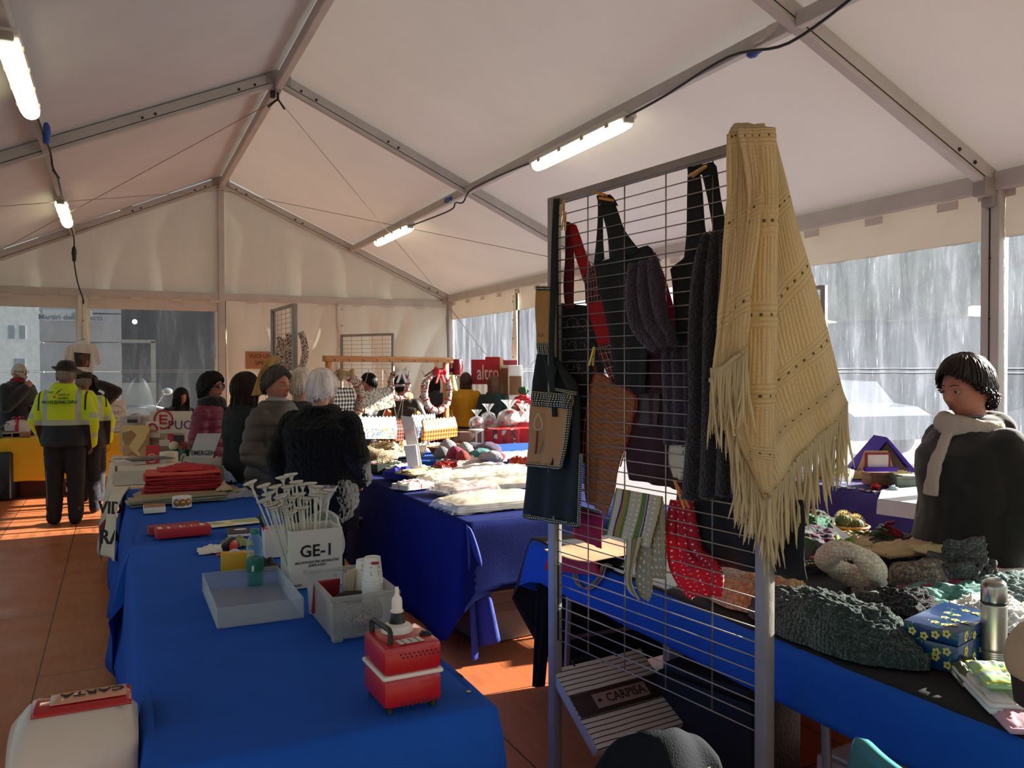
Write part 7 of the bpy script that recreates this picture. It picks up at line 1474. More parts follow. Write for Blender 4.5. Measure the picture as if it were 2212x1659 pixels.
q=G(1118,958); t=thing('wicker_basket','pink wicker basket with white lining on the gift stall','basket',(q.x,q.y-.1,q.z)); mb=MB(); mb.grid(lambda u,v:((.2+.05*v+.004*sin(u*120+v*20))*cos(u*2*pi),(.13+.04*v)*sin(u*2*pi),.11*v),90,10); mb.build('basket_body',cellmat('pink_wicker',lambda nt,v:mixc(nt,stripes(nt,axis(nt,v,1),9,.6),'c26a76','7d2c38'),.6,'UV'),t,'all'); lumpy(MB().ell((0,0,.11),(.2,.14,.04),18),20,.03).build('lining',mat('ded6d0',.8),t,True)
for k,(px_,c) in enumerate(((1085,'dcd8d2'),(1105,'cfc9c4'))):
    q=G(px_,945); t=thing('paper_house_box','white paper gable box, %s of two on the gift stall'%['left','right'][k],'gift box',(q.x,q.y,q.z),-.2+.3*k); Mx=Matrix(((1,0,0),(0,0,-1),(0,1,0))); MB().prism([(-.09,0),(.09,0),(.09,.1),(0,.19),(-.09,.1)],.12,Mx,(0,.06,0)).build('house_box',mat(c,.6),t)
q=G(1076,960); t=thing('small_wrapped_gift','small red wrapped present with twisted top','gift',(q.x,q.y-.15,q.z)); MB().lathe([(.03,0),(.045,.02),(.045,.06),(.012,.09),(.04,.12)],(0,0,0),12).build('wrapping',mat('c01420',.35,bs=.6,bscale=40),t,True)
q=G(1000,960); t=thing('dark_plate','small dark dish with gold rim near the mustard jumper','dish',(q.x,q.y,q.z)); MB().lathe([(.05,0),(.12,.02),(.125,.025),(.05,.01)],(0,0,0),24).build('dish',mat('2a2018',.3),t,True)
# drawing frame far, glimpsed
t,w_,h_=board('framed_drawing','framed orange and black drawing glimpsed through the rack','picture',887,860,915,893,10.2,'c9c0ba',.02); MB().box((0,.03,-t.location.z/2+.02),(.04,.03,t.location.z)).build('easel_leg',mPine,t); MB().box((-.03,-.012,h_*.35),(w_*.55,.004,h_*.35)).build('picture',mat('1f3a24',.6),t); MB().ell((-.03,-.014,h_*.6),(.03,.003,.02),10).build('orange_shape',mat('d87a1c',.5),t)
for k,(px_,py_,c) in enumerate(((902,898,'d9a21c'),(768,905,'b0741c'),(838,895,'d8621c'),(772,925,'c0506a'))):
    q=RP(px_,py_,-.35); t=thing('trinket','%s bright trinket glimpsed behind the hanging purses'%['yellow','amber','orange','pink'][k],'ornament',q); lumpy(MB().ell((0,0,0),(.05,.04,.05),12),30,.02).build('trinket_body',mat(c,.4),t,True); mb=MB(); mb.tube([(0,0,-.04),(0,0,.76-q.z)],.006,6); mb.build('pin',mSteel,t); MB().lathe([(.04,.76-q.z),(.03,.775-q.z)],(0,0,0),12).build('base',mSteel,t,True)

chair('metal_chair','beige metal chair under the seated young woman by the far window',D3(388,11.9),face(42)+pi*0,.85)
# ================================================================ textile table (middle)
table('folding_table','table under the dark blue cloth spread with packed linens',.26,1.5,4.2,6.7,group=TT)
mNavyC=mat('0b1a5c',.9,var=.08,bs=.25,bscale=240,spec=.15)
tc=cloth('tablecloth','dark royal blue cloth with a long draped front corner under the packed linens',.22,1.54,4.14,6.74,.752,(.7,.35,.36,.5),mNavyC,2,.025,4,.05)
def cornerfn(u,v):
    a=u*1.4-.25; r_=.02+.13*v*abs(sin(u*pi*2.2))+.05*v; return (.22-.015+.16*u*v**.6+.03*v*sin(u*9),4.14-.03-.05*v*cos(u*8)-.02*v,.745-.72*v+.10*u*v)
mb=MB(); mb.grid(cornerfn,22,24,.003); mb.build('corner_drape',mNavyLit,tc,'all')  # corner of the same cloth in brighter blue, sunlight put into the colour
def soft(name,label,cat,px,py,w_,d_,h_,m,rz=0,seed=0,z=.765,layers=3,bulge=.25,tilt=0,ridge=0,group=None,mats2=None):
    """folded textile: rounded slab with stacked fold edges and a lightly creased top"""
    q=atZ(px,py,z); nu,nv=22,18; vs=[]; mb=MB()
    def prof(x): return max(0,1-abs(x)**6)**.5
    def topf(u,v):
        x,y=2*u-1,2*v-1; e=prof(x)*prof(y); return ((x*w_/2)*(1+.03*nz(y*2,seed)),(y*d_/2)*(1+.04*nz(x*2,seed+3)),h_*e*(1+bulge*nz(x*1.6+seed,y*1.6))+.35*h_*nz(x*4,y*4,seed)*e+.25*h_*abs(nz(x*3+y*2,y*5,seed+9))*e+tilt*x*h_+ridge*h_*abs(nz(x*6,y*2,seed)))
    mb.grid(topf,nu,nv,0)
    P=[]
    for i in range(40):
        a=i/40*4; s_=int(a); f=a-s_; c_=[(-1+2*f,-1),(1,-1+2*f),(1-2*f,1),(-1,1-2*f)][s_]; P.append(c_)
    for k in range(layers):
        zc=h_*(k+.5)/(layers+.6)*.9; n0=random.Random(seed*7+k)
        mb.tube([(x*(w_/2-.004)*(1+.02*nz(y*2,k,seed))*n0.uniform(.985,1.01),y*(d_/2-.004)*(1+.03*nz(x*2,k+5,seed)),zc) for x,y in P],h_/(layers+.6)*.5,6,close=True)
    t=thing(name,label,cat,q,rz,group); mb.build('folded_fabric',m,t,'all'); return t
mLin=lambda c,**k:mat(c,.75,var=.05,bs=.3,bscale=160,**k)
mLinS=cellmat('red_stripe_linen',lambda nt,v:mixc(nt,gt(nt,stripes(nt,axis(nt,v,1),9,.06),stripes(nt,axis(nt,v,0),5,.05),'MAXIMUM'),'ded4c0','a8242c'),.75,'Object')
mEmb=cellmat('embroidered_linen',lambda nt,v:mixc(nt,gt(nt,noisetex(nt,v,16,3),.66),'e6ddcb',splotch(nt,v,40,['b0303a','5a7a40','a83a44'])),.75,'Object')
mPkt=clearplastic('fbfbfa',.2,.12,'f2eee4')
def packet(px,py,w_,d_,h_,m,label,rz=0,seed=0,**k):
    t=soft('packed_linen',label,'linen',px,py,w_,d_,h_,m,rz,seed,**k); mb=MB()
    mb.grid(lambda u,v:((u-.5)*(w_+.09),(v-.5)*(d_+.05),(h_+.014)*(max(0,1-abs(2*u-1)**5)*max(0,1-abs(2*v-1)**5))**.5+.003+.012*nz(u*5+seed,v*4)+.02*abs(nz(u*7+v*3,v*6,seed))-.006),44,34)
    mb.build('clear_wrap',mPkt,t,'all'); return t
packet(1070,1092,.62,.3,.06,mLin('e2d9c6'),'wide cream linen in clear wrap at the front edge of the textile table',.05,1,layers=4)
packet(1000,1062,.34,.25,.05,cellmat('pinkstripe',lambda nt,v:mixc(nt,stripes(nt,axis(nt,v,1),30,.3),'d9c9c4','a8707c'),.75,'Object'),'rolled pinkish striped linen in clear wrap, left of the front packets',.3,2)
packet(1085,1052,.5,.24,.055,mLin('e8decb'),'cream linen in clear wrap behind the front packet',.0,3); packet(955,1040,.32,.2,.05,mLinS,'red-striped white cloth in clear wrap near the left edge',.25,4)
packet(1040,1032,.6,.28,.045,mLin('e4dcd0'),'large crinkled clear-wrapped white linen in the middle of the textile table',.05,5,ridge=.5); packet(1110,1028,.42,.26,.04,mEmb,'white cloth embroidered with red flowers at the right of the textile table',-.1,6)
soft('folded_towel','red and cream striped folded towel at the left edge of the textile table','towel',892,1054,.24,.17,.045,mLinS,.35,7,layers=4)
soft('folded_towel','green and grey striped folded linen behind the striped towel','towel',925,1030,.44,.2,.045,cellmat('greyline',lambda nt,v:mixc(nt,stripes(nt,axis(nt,v,1),11,.2),'c9c6b4','8a9a70'),.75,'Object'),.25,8,layers=4)
soft('folded_towel','bright blue-edged folded towel at the left edge','towel',880,1032,.28,.24,.07,mat('1c2cae',.75,bs=.3,bscale=100),.3,9,layers=4); soft('folded_towel','tan and green printed cloth on top of the blue-edged towel','towel',905,1022,.3,.2,.03,cellmat('tanprint',lambda nt,v:mixc(nt,gt(nt,noisetex(nt,v,18,3),.6),'c9b48c','3a4a2c'),.75,'Object'),.3,10,z=.82,layers=1)
soft('folded_towel','white towel with gingham patch and red dots at the back left','towel',880,1018,.32,.2,.05,cellmat('whitedot',lambda nt,v:mixc(nt,gt(nt,noisetex(nt,v,22,2),.68),'ded6c4','a8303a'),.75,'Object'),.2,11,layers=2)
soft('folded_towel','long cream cloth with red hems across the back of the textile table','towel',1020,1000,.62,.2,.06,cellmat('redhem',lambda nt,v:mixc(nt,stripes(nt,axis(nt,v,1),5.2,.08),'e6dcc8','a01c26'),.75,'Object'),.25,12,layers=3)
soft('folded_towel','white cloth with a blue hem, middle of the textile table','towel',1045,1018,.5,.26,.05,cellmat('bluehem',lambda nt,v:mixc(nt,stripes(nt,axis(nt,v,1),3.9,.05,.47),'e8e4da','5a62a0'),.75,'Object'),.2,13,layers=2)
soft('folded_towel','cream cloth with red piping pointing right on the textile table','towel',1095,1020,.42,.18,.05,cellmat('redpipe',lambda nt,v:mixc(nt,stripes(nt,axis(nt,v,1),5.5,.1,.5),'e2d8c0','b01c24'),.75,'Object'),.45,14,layers=2)
soft('net_bag','orange-red net bag at the right of the cream cloths','bag',1122,1012,.16,.14,.08,mat('c8401c',.4,bs=.8,bscale=60,trans=.3),0,15,layers=0); soft('net_bag','crumpled red net bag between the gingham towel and the red-hemmed cloth','bag',965,1018,.2,.16,.06,mat('a01a14',.4,bs=.8,bscale=60,trans=.3),0,16,layers=0,ridge=.3)
soft('lace_cloth','white lace cloth at the back right of the textile table','cloth',1120,985,.6,.42,.03,cellmat('lace',lambda nt,v:mixc(nt,stripes(nt,axis(nt,v,0),30,.4),'e4e2dc','b4b0a8'),.8,'Object'),.1,17,layers=1)
t=thing('dark_tray','dark green open box of small patterned sachets on the left edge of the textile table','box',atZ(835,1016,.76),.35); box_open(MB(),.36,.24,.07,.004,.08).build('tray_body',mat('142018',.6),t)
for k in range(7): soft('fabric_sachet','small %s fabric sachet in the dark green box, %s'%(['pink','green','cream','beige','olive','rose','mint'][k],['left','left of centre','centre','right','far left','far right','back'][k]),'sachet',805+k*9,1006-3*(k%2),.08,.07,.03,mat(['b98a88','6a8a5c','cfc4a4','b8a078','7a8454','c49a94','9ab49c'][k],.8),k*.7,30+k,z=.80,layers=0)
for k,(px_,py_,w_,h_,c,lab) in enumerate(((800,988,.42,.07,'e6e6e4','white crinkled plastic packet at the back left corner'),(845,975,.4,.08,'c4a67c','tan cloth with small stars heaped behind the sign'),(870,985,.3,.05,'d4c3a0','cream fold of cloth left of the slim sign'),(930,975,.3,.06,'dcd2cc','pink and white printed cloth right of the slim sign'))):
    soft('heaped_cloth',lab,'cloth',px_,py_,w_,.26,h_,mat(c,.7,bs=.3,bscale=60),.2,40+k,layers=1,ridge=.8)
def basket(px,py,rx,ry,h,c,label,z=.76,hand=0,rz=0,D=None):
    q=atZ(px,py,z); t=thing('wicker_basket',label,'basket',q,rz); m=cellmat('wick_'+c,lambda nt,v:mixc(nt,stripes(nt,axis(nt,v,1),7,.7),checker(nt,v,40,c,tuple_hex(c,.7)),tuple_hex(c,.4)),.6,'UV')
    mb=MB(); mb.grid(lambda u,v:((rx*(.72+.28*v)+.003*sin(u*150+(pi if int(v*10)%2 else 0)))*cos(u*2*pi),(ry*(.72+.28*v)+.003*sin(u*150+(pi if int(v*10)%2 else 0)))*sin(u*2*pi),h*v),110,10); mb.lathe([(rx*.7,.002),(0,.003)],(0,0,0),20,sy=ry/rx); mb.build('basket_body',m,t,'all')
    mb=MB(); mb.tube([(rx*cos(a),ry*sin(a),h) for a in [2*pi*i/40 for i in range(40)]],h*.09,6,close=True); lumpy(mb,80,.003).build('rim',mat(c,.6),t,True); return t
b_=basket(975,985,.23,.15,.09,'a8622c','oval wicker basket of knitted bonnets at the back of the textile table')
for k,(px_,py_,r,c,lab) in enumerate(((968,962,.09,'c9c9d0','white knitted bonnet with blue trim standing in the wicker basket'),(955,972,.07,'8f9096','grey knitted cap in the wicker basket'),(985,975,.08,'b01c50','magenta edged knitted cap in the wicker basket'),(1000,978,.06,'b8362a','red and gold knitted ball in the wicker basket'),(1005,965,.08,'cfd4cf','pale wrapped cap right of the bonnet'))):
    q=atZ(px_,py_+15,.83); t=thing('baby_bonnet',lab,'bonnet',q); lumpy(MB().lathe([(r,0),(r*1.02,r*.4),(r*.75,r*.9),(r*.3,r*1.25),(0,r*1.3)],(0,0,0),32),22,.007).build('cap_body',knit(c,90,.8),t,'all')
for k,(px_,py_,r,c,lab) in enumerate(((1008,975,.09,'a8142c','red knitted booties heap'),(1025,970,.1,'1c2250','navy knitted cap heap'),(1040,985,.1,'18a0a0','turquoise knitted heap'),(1055,975,.12,'6a5478','purple fluffy rolled cap with teal rim'),(1060,988,.09,'c8cfd8','pale blue knitted roll'),(1070,985,.07,'b03040','red knitted roll at the right of the heap'))):
    q=atZ(px_,py_+12,.77); t=thing('knitted_item',lab+' at the back of the textile table','knitwear',q,k*.5); lumpy(MB().ell((0,0,r*.55),(r*1.3,r,r*.6),28),20,.012).build('knit_body',knit(c,90,.8),t,'all')
# cartons on the floor below
t=thing('cardboard_box','white cardboard box on the floor under the front end of the textile table','box',(.68,4.55,0),.1); MB().box((0,0,.17),(.62,.4,.33),b=.006).build('box_body',mat('a49c92',.8),t,True); MB().box((0,-.202,.2),(.56,.003,.05)).build('tape_band',mat('8a8278',.5),t)
t=thing('glass_jar','round glass jar on the floor behind the blue table','jar',(-.12,4.9,0)); MB().lathe([(.05,0),(.09,.03),(.1,.1),(.07,.16),(.06,.2)],(0,0,0),20).build('jar_body',clearplastic('c9b48c',.25,.05),t,True)
# ================================================================ purple table by the right wall
mVio=cellmat('violet_cloth',lambda nt,v:mixc(nt,ramp(nt,noisetex(nt,v,2.5,4),[(.45,0.0),(.7,1.0)]),'2a2260','4a4088'),.85,'Object')
table('folding_table','table under the violet cloth along the right window',3.02,3.62,2.9,5.9,group=TT); cloth('tablecloth','mottled violet cloth on the table along the right window',3.0,3.64,2.88,5.92,.752,(.7,.2,.6,.5),mVio,4,.015,5,.02)
t=thing('dolls_house_display','little wooden house display with purple felt roof and framed card','display house',atX(1905,1000,3.3)); o=t.location.copy(); t.location.z=.88
ax=math.atan2(CR.y,CR.x); t.rotation_euler=(0,0,ax-.0)
Mx=Matrix(((1,0,0),(0,0,-1),(0,1,0)))
mHW=mat('c08a5c',.7,var=.1); sx_=(atX(1950,1000,3.3)-atX(1850,1000,3.3)).length
MB().prism([(-.15,0),(.15,0),(.12,.02),(.0,.19),(-.12,.02)],.16,Mx,(0,.08,0)).build('house_body',mat('4a3626',.8),t)
for s in (-1,1): mb=MB(); L_=Vector((s*.17,0,.0))-Vector((s*.02,0,.21)); mb.grid(lambda u,v:Vector((s*.0,0,.215))+Vector((s*.19*u,(-.10+.2*v),-.22*u+.006*sin(v*25)*(u>.9))),10,20,.018); mb.build('felt_roof',mat('4a2c9a',.9,bs=.4,bscale=100),t,True)
mb=MB(); mb.prism([(-.15,0),(.1,0),(.055,.135),(-.1,.135)],.012,Mx,(-.06,-.09,0)); mb.build('front_panel',mHW,t)
mb=MB(); mb.box((-.075,-.106,.066),(.17,.004,.11),b=.001); mb.build('red_frame',mat('8c1c3a',.7),t); MB().box((-.075,-.109,.066),(.14,.003,.085)).build('card',mat('cfc0b4',.7),t)
MB().box((-.06,-.12,.01),(.22,.03,.03),b=.003).build('purple_step',mat('4a2c9a',.9),t,True)
for k,(px_,py_,w_,d_,h_,c,lab) in enumerate(((1862,1030,.36,.2,.11,'b89a5c','long yellowish wooden box under the house display'),(1935,1030,.3,.2,.11,'d0b854','yellow wooden box right of the long box'),(1895,1046,.16,.13,.09,'7a4a30','brown marbled box in front of the house display'),(1952,1050,.17,.12,.08,'7d8470','grey-green marbled box next to the woman'))):
    q=atZ(px_,py_,.76); t=thing('decorated_box',lab,'box',(q.x,q.y,.757),ax+.1); MB().box((0,0,h_*.38),(w_,d_,h_*.76),b=.004).build('box_body',mat(c,.6,var=.3,vs=12),t,True); MB().box((0,0,h_*.88),(w_+.006,d_+.006,h_*.24),b=.004).build('lid',mat(tuple_hex(c,1.08),.6,var=.3,vs=12),t,True)
q=atZ(1815,1045,.76); cello('cellophane_gift','clear gathered bag with green and yellow striped contents on the violet table',(q.x,q.y,.757),.09,.34,[('2a8a60',(0,0,.12),(.05,.05,.03)),('d8b81c',(0,0,.075),(.055,.055,.03)),('c9d0c0',(0,0,.04),(.05,.05,.02))],cat='gift bag')
rr=random.Random(3); XS=[1765+rr.random()*165 for _ in range(22)]; BR={j:i for i,j in enumerate(sorted(range(22),key=lambda j:XS[j]))}
for k in range(22):
    px_=XS[k]; py_=1046+(px_-1765)*.09+rr.random()*12; q=atZ(px_,py_,.757); q.x=max(q.x,3.03); c=rr.choice(['d8d4cc','8c2a30','c9c4bc','5a5048','d9d0b8','b04a54']); t=MB(); t.box((0,0,.004),(.03+.03*rr.random(),.025,.008),rz=rr.random()*3,b=.002); tag(t.build('brooch',mat(c,.4),None,True,(q.x,q.y,.757)),'small flat brooch on the violet table edge, %s from the left'%ORD[BR[k]],'brooch','brooches on the violet table')
for k,(px_,py_,c,lab) in enumerate(((1892,1055,'c81420','bright red fabric flower on the violet table edge'),(1930,1060,'a8c0c4','pale blue fabric flower on the violet table edge'),(1770,1030,'c84a20','orange and red trinket at the left of the violet table'))):
    q=atZ(px_,py_,.76); t=thing('fabric_flower',lab,'flower',q); lumpy(MB().ell((0,0,.012),(.035,.03,.018),14),70,.02).build('petals',mat(c,.6),t,True)
q=atZ(1945,1075,.76); P=[atZ(1905,1058,.765),atZ(1985,1052,.765),atZ(1990,1090,.765),atZ(1897,1078,.765)]
mb=MB(); mb.grid(lambda u,v:P[0].lerp(P[1],u).lerp(P[3].lerp(P[2],u),v)+Vector((0,0,.002*nz(u*4,v*4))),8,8,.002); tag(mb.build('paper_runner',mat('dfe0da',.6),None,True),'white paper sheet on the violet table next to the woman','paper')
mb=MB(); e0,e1=P[3],P[2]; mb.grid(lambda u,v:e0.lerp(e1,u)+Vector((-.005-.01*v,0,-.001-.09*v)),8,3,.002); tag(mb.build('paper_edge',mat('d4d4d4',.6),None,True),'hanging front edge of the white paper sheet','paper')
# ================================================================ knitwear table (right)
table('folding_table','table under the black and blue cloths heaped with knitwear',.36,1.58,-.3,1.65,group=TT); table('folding_table','far half of the knitwear table behind the grid stand',.36,1.58,1.7,3.55,group=TT)
cloth('tablecloth','blue cloth hanging shallowly along the knitwear table',.33,1.6,-.3,3.57,.750,(.17,.3,.3,.3),mBlue2,6,.012,5,.03)
kb=cloth('tablecloth','black cloth overlay on the knitwear table falling to the floor at the far end',.345,1.62,-.28,3.6,.757,(.012,.66,.012,.70),mBlack,7,.02,5,.02)
mb=MB(); mb.grid(lambda u,v:(.335-.02*v+.09*u*(1-v*.5)+.02*sin(u*7)*v,3.52+.03*v-.02*u,.745-.70*v),8,20,.004); mb.build('corner_drape',mBlack,kb,'all')
def klump(name,label,px,py,rx,ry,h,m,rz=0,seed=0,cat='knitwear',amp=.02,sc=14,z=.765,n=64,fine=.006,dent=0):
    q=atZ(px,py,z); t=thing(name,label,cat,q,rz); mb=MB()
    def fn(u,v):
        a=u*2*pi; r_=v; k=(1-r_**3.0)**.55 if r_<1 else 0; x,y=r_*cos(a)*rx,r_*sin(a)*ry; e=1+.12*nz(cos(a)*1.5+seed,sin(a)*1.5)
        zz=h*k*(1+.3*nz(x*6,y*6,seed))-dent*h*math.exp(-(r_/.4)**2)
        d=amp*nz(x*sc,y*sc,zz*sc+seed)*(.3+k)+fine*nz(x*70,y*70,zz*70)
        return (x*e+d*cos(a),y*e+d*sin(a),max(0,zz+d))
    mb.grid(fn,n,int(n*.6)); mb.build('knit_body',m,t,'all'); return t
klump('crocheted_blanket','dark green crocheted blanket heaped on the near edge of the knitwear table',1800,1375,.155,.30,.12,knit('1e4238',70,1,dist=.02),.0,1,n=110,amp=.02,fine=.012)
klump('knitted_shawl','peach crocheted shawl heaped behind the right post of the stand',1645,1300,.15,.2,.08,knit('e0ac78',55,.8,dk=.7,dist=.015),.2,2,n=80,fine=.01); klump('knitted_scarf','cream braided knit scarf folded behind the peach shawl',1610,1262,.1,.16,.07,knit('eadcc0',55,.8,dk=.75,dist=.015),.1,3,n=70,fine=.008)
def cowl(label,px,py,r,tube,h,m,rz,seed,tilt=20,n=44,sc=1.3,z=.765):
    q=atZ(px,py,z); t=thing('crocheted_cowl',label,'cowl',q,rz); mb=MB(); M_=Matrix.Rotation(R(tilt),3,'Y')
    P=[M_@Vector((r*cos(a)*sc,r*sin(a),tube*.9+h*.3*sin(2*a+seed))) for a in [2*pi*i/n for i in range(n)]]; mb.tube([p+Vector((0,0,r*abs(sin(R(tilt)))*sc)) for p in P],[tube*(1+.2*sin(3*2*pi*i/n+seed)) for i in range(n)],20,close=True,flat=1.25); lumpy(mb,20,.01); lumpy(mb,90,.006); mb.build('knit_body',m,t,'all'); return t
cowl('cream crocheted cowl with an open fold, centre of the knitwear table',1838,1280,.085,.033,.03,knit('f0e6cc',75,.7,dist=.01,dk=.8),.3,1,38); 
klump('knitted_hat','brown speckled knitted hat right of the cream cowl',1985,1262,.12,.1,.09,knit('86776a',110,1,fleck='a8977c'),.2,5,'hat',n=70)
t=klump('ruffled_scarf','dark grey ruffled knitted scarf piled behind the thermos',2065,1255,.13,.12,.13,knit('5c5b5b',80,1,dist=.02),.4,6,'scarf',amp=.05,sc=18,n=90,fine=.012)
for k in range(5):
    mb=MB(); mb.tube([(-.07+.02*k+.02*cos(a)*(1+.3*sin(3*a)),-.08-.01*k+.012*sin(a*2),.045+.02*(k%3)+.028*sin(a)) for a in [2*pi*i/14 for i in range(14)]],.009,7,close=True); lumpy(mb,60,.006).build('ruffle',knit('62605f',80,1),t,'all')
klump('fuzzy_scarf','black fuzzy scarf between the cream cowl and the flowered box',1940,1310,.12,.13,.06,knit('17171b',60,1,dist=.02),.1,7,'scarf',n=70,fine=.012); klump('fuzzy_scarf','grey fuzzy scarf end beside the dark green blanket',1880,1305,.06,.07,.04,knit('77706c',60,1,dist=.02),.1,8,'scarf',n=50,fine=.012)
klump('knitted_blanket','teal and maroon striped knitted blanket behind the thermos',2060,1290,.26,.16,.035,cellmat('teal_maroon',lambda nt,v:mixc(nt,stripes(nt,axis(nt,v,1),14,.5),mixc(nt,stripes(nt,axis(nt,v,1),3.5,.6),'6c9a90','7a2a44'),'4c8078'),.95,'Object'),.1,9,'blanket',n=70,fine=.01)
t=klump('white_fur_wrap','white fluffy fur wrap behind the flowered box and thermos',2150,1335,.17,.15,.05,mat('e2e2dc',.95,bs=1,bscale=90,sheen=.4),.2,10,'wrap',n=80,fine=.016); shag(t.children[0],t,5000,.022,.0012,mat('e8e8e2',.95,trans=.4),4)
klump('striped_blanket','pale teal knitted blanket at the right edge of the table',2190,1275,.18,.14,.05,knit('8fb0aa',60,1,dist=.02),.2,11,'blanket',n=70,fine=.01)
tag(soft('folded_towel','white and red bordered cloth at the right edge behind the thermos','towel',2180,1240,.3,.2,.03,cellmat('whitered',lambda nt,v:mixc(nt,stripes(nt,axis(nt,v,1),4.5,.15),'dedad4','a81c3c'),.75,'Object'),.1,50,layers=2))
# left back group: mitts, ribbons, cactus
klump('knitted_beanie','olive knitted cap behind the coloured scarves',1770,1150,.13,.1,.10,knit('4a4a30',90,1),.2,12,'cap',n=60); klump('patterned_scarf','zigzag magenta, grey and green knitted scarf beside the black cloth',1765,1195,.16,.12,.1,cellmat('zigzag',lambda nt,v:mixc(nt,noisetex(nt,v,4,2),splotch(nt,v,22,['7a2c5c','4a4a54','5a7a3c','8c3a6c','3a3a44','6a6a74']),'2a2a30'),.95,'Object',(1,2.5,1)),.2,13,'scarf',n=70)
klump('green_scarf','emerald green scarf fold above the zigzag scarf',1762,1170,.14,.06,.12,mat('0f5c40',.9,bs=.4,bscale=80),.3,14,'scarf',n=60)
mb=MB(); P=[atZ(x,y,.80)+Vector((0,0,zz)) for x,y,zz in ((1785,1185,.03),(1795,1172,.06),(1810,1185,.03),(1822,1190,.02),(1835,1182,.05),(1850,1196,.01),(1866,1190,.02))]; PP_=[]
for i in range(len(P)-1): PP_+= [P[i].lerp(P[i+1],f)+Vector((0,0,.012*sin((i+f)*12))) for f in (0,.25,.5,.75)]
mb.tube(PP_,.011,8,flat=.5); tag(mb.build('lime_ribbon',mat('6a9a1c',.7),None,'all'),'lime green ruffled ribbon on top of the coloured scarves','ribbon')
for k,(px_,py_,w_,c,lab,rz) in enumerate(((1800,1208,.28,'a8441c','orange and red striped flat cloth under the lime ribbon',.4),(1900,1185,.26,'cdb892','cream mitt with green embroidery behind the cream cowl',-.3),(1860,1175,.2,'b8a078','tan mitt tied with green raffia',-.6),(1955,1195,.28,'c4aa80','cream and olive printed oven mitt in front of the woman',-.1),(1930,1168,.3,'3a2c28','dark printed cloth behind the oven mitts',.1),(2010,1190,.16,'c9c090','small pale card behind the grey ruffled scarf',0))):
    t=soft('oven_mitt' if 'mitt' in lab else 'flat_cloth',lab,'oven mitt' if 'mitt' in lab else 'cloth',px_,py_,w_,.13,.02 if k in (0,4,5) else .04,cellmat('mit%d'%k,lambda nt,v,c=c:mixc(nt,gt(nt,noisetex(nt,v,14,4),.64),c,'4a5a28'),.8,'Object'),rz,60+k,layers=1,ridge=.3,z=.775+.01*k)
    if k in (1,2): 
        mb=MB()
        for a in range(6): mb.tube([(.02*cos(a),-.02+.01*a-.03,.045),(.0+.03*cos(a*2),-.05+.012*a,.06),(.04*sin(a),.0,.045)],.003,5)
        o=mb.build('raffia_tie',mat('3a5a1c',.8),t,True); o['kind']='stuff'
soft('gingham_cloth','black and white gingham folded cloth in front of the coloured scarves','cloth',1800,1222,.38,.08,.03,cellmat('gingh2',lambda nt,v:gingham(nt,v,60),.8,'Object'),-.1,70,layers=2,z=.78); 
mb=MB(); q=atZ(1820,1165,.86); mb.add([q,q+Vector((.07,.02,.0)),q+Vector((-.02,.06,.07)),q+Vector((-.03,.05,.069))],[(0,1,2),(0,2,3)]); tag(mb.build('white_tag',mat('d8dad8',.5),None),'small white pointed price tag on the green scarf','tag')
b_=basket(1838,1168,.085,.075,.07,'c98a3c','small wicker basket holding two spiny cactuses')
for k,(dx,dy,dz,r) in enumerate(((-.025,.02,.075,.036),(.02,-.01,.062,.034))):
    t=thing('cactus','%s cactus with yellow spines in the wicker basket'%['taller rear','lower front'][k],'cactus',b_.location+Vector((dx,dy,dz-.01))); mb=MB(); mb.grid(lambda u,v:(r*(1+.1*abs(sin(u*pi*12)))*sin(v*pi)*cos(u*2*pi),r*(1+.1*abs(sin(u*pi*12)))*sin(v*pi)*sin(u*2*pi),r*.95-r*.95*cos(v*pi)-.01),48,16); mb.build('cactus_body',mat('4a5a34',.7),t,'all'); mb=MB(); rr=random.Random(k)
    for i in range(420):
        a=rr.random()*6.28; b2=.12+rr.random()*2.2; n_=Vector((sin(b2)*cos(a),sin(b2)*sin(a),cos(b2))); p=n_*r*1.05+Vector((0,0,r*.9)); d=(n_+Vector((rr.uniform(-.6,.6),rr.uniform(-.6,.6),rr.uniform(-.4,.6)))).normalized()*.014; s_=d.cross(Vector((0,0,1))).normalized()*.0007; mb.add([p-s_,p+s_,p+d],[(0,1,2)])
    o=mb.build('spines',mat('e0cc7c',.6,trans=.3),t); o['kind']='stuff'
mb=MB()
t=thing('holly_ornament','red net ornament with green leaves and berries in front of the woman','ornament',atZ(1918,1165,.82)); lumpy(MB().lathe([(.07,0),(.05,.03),(.01,.06),(0,.065)],(0.02,0,0),20,M=Matrix.Rotation(R(60),3,'Y')),40,.01).build('red_net',mat('a8122c',.6,trans=.4),t,'all')
for k in range(7): a=k*.9; mb=MB(); mb.ell((-.04+.03*cos(a),.02*sin(a),.04+.02*sin(a*2)),(.028,.012,.008),10,M=Matrix.Rotation(a,3,'Z')); mb.build('leaf',mat('1c4a1c',.5),t,True)
for k in range(4): MB().ell((-.005+.015*k-.02,-.01,.07+.005*(k%2)),(.009,.009,.009),10).build('berry',mat('7d0c16',.2),t,True)
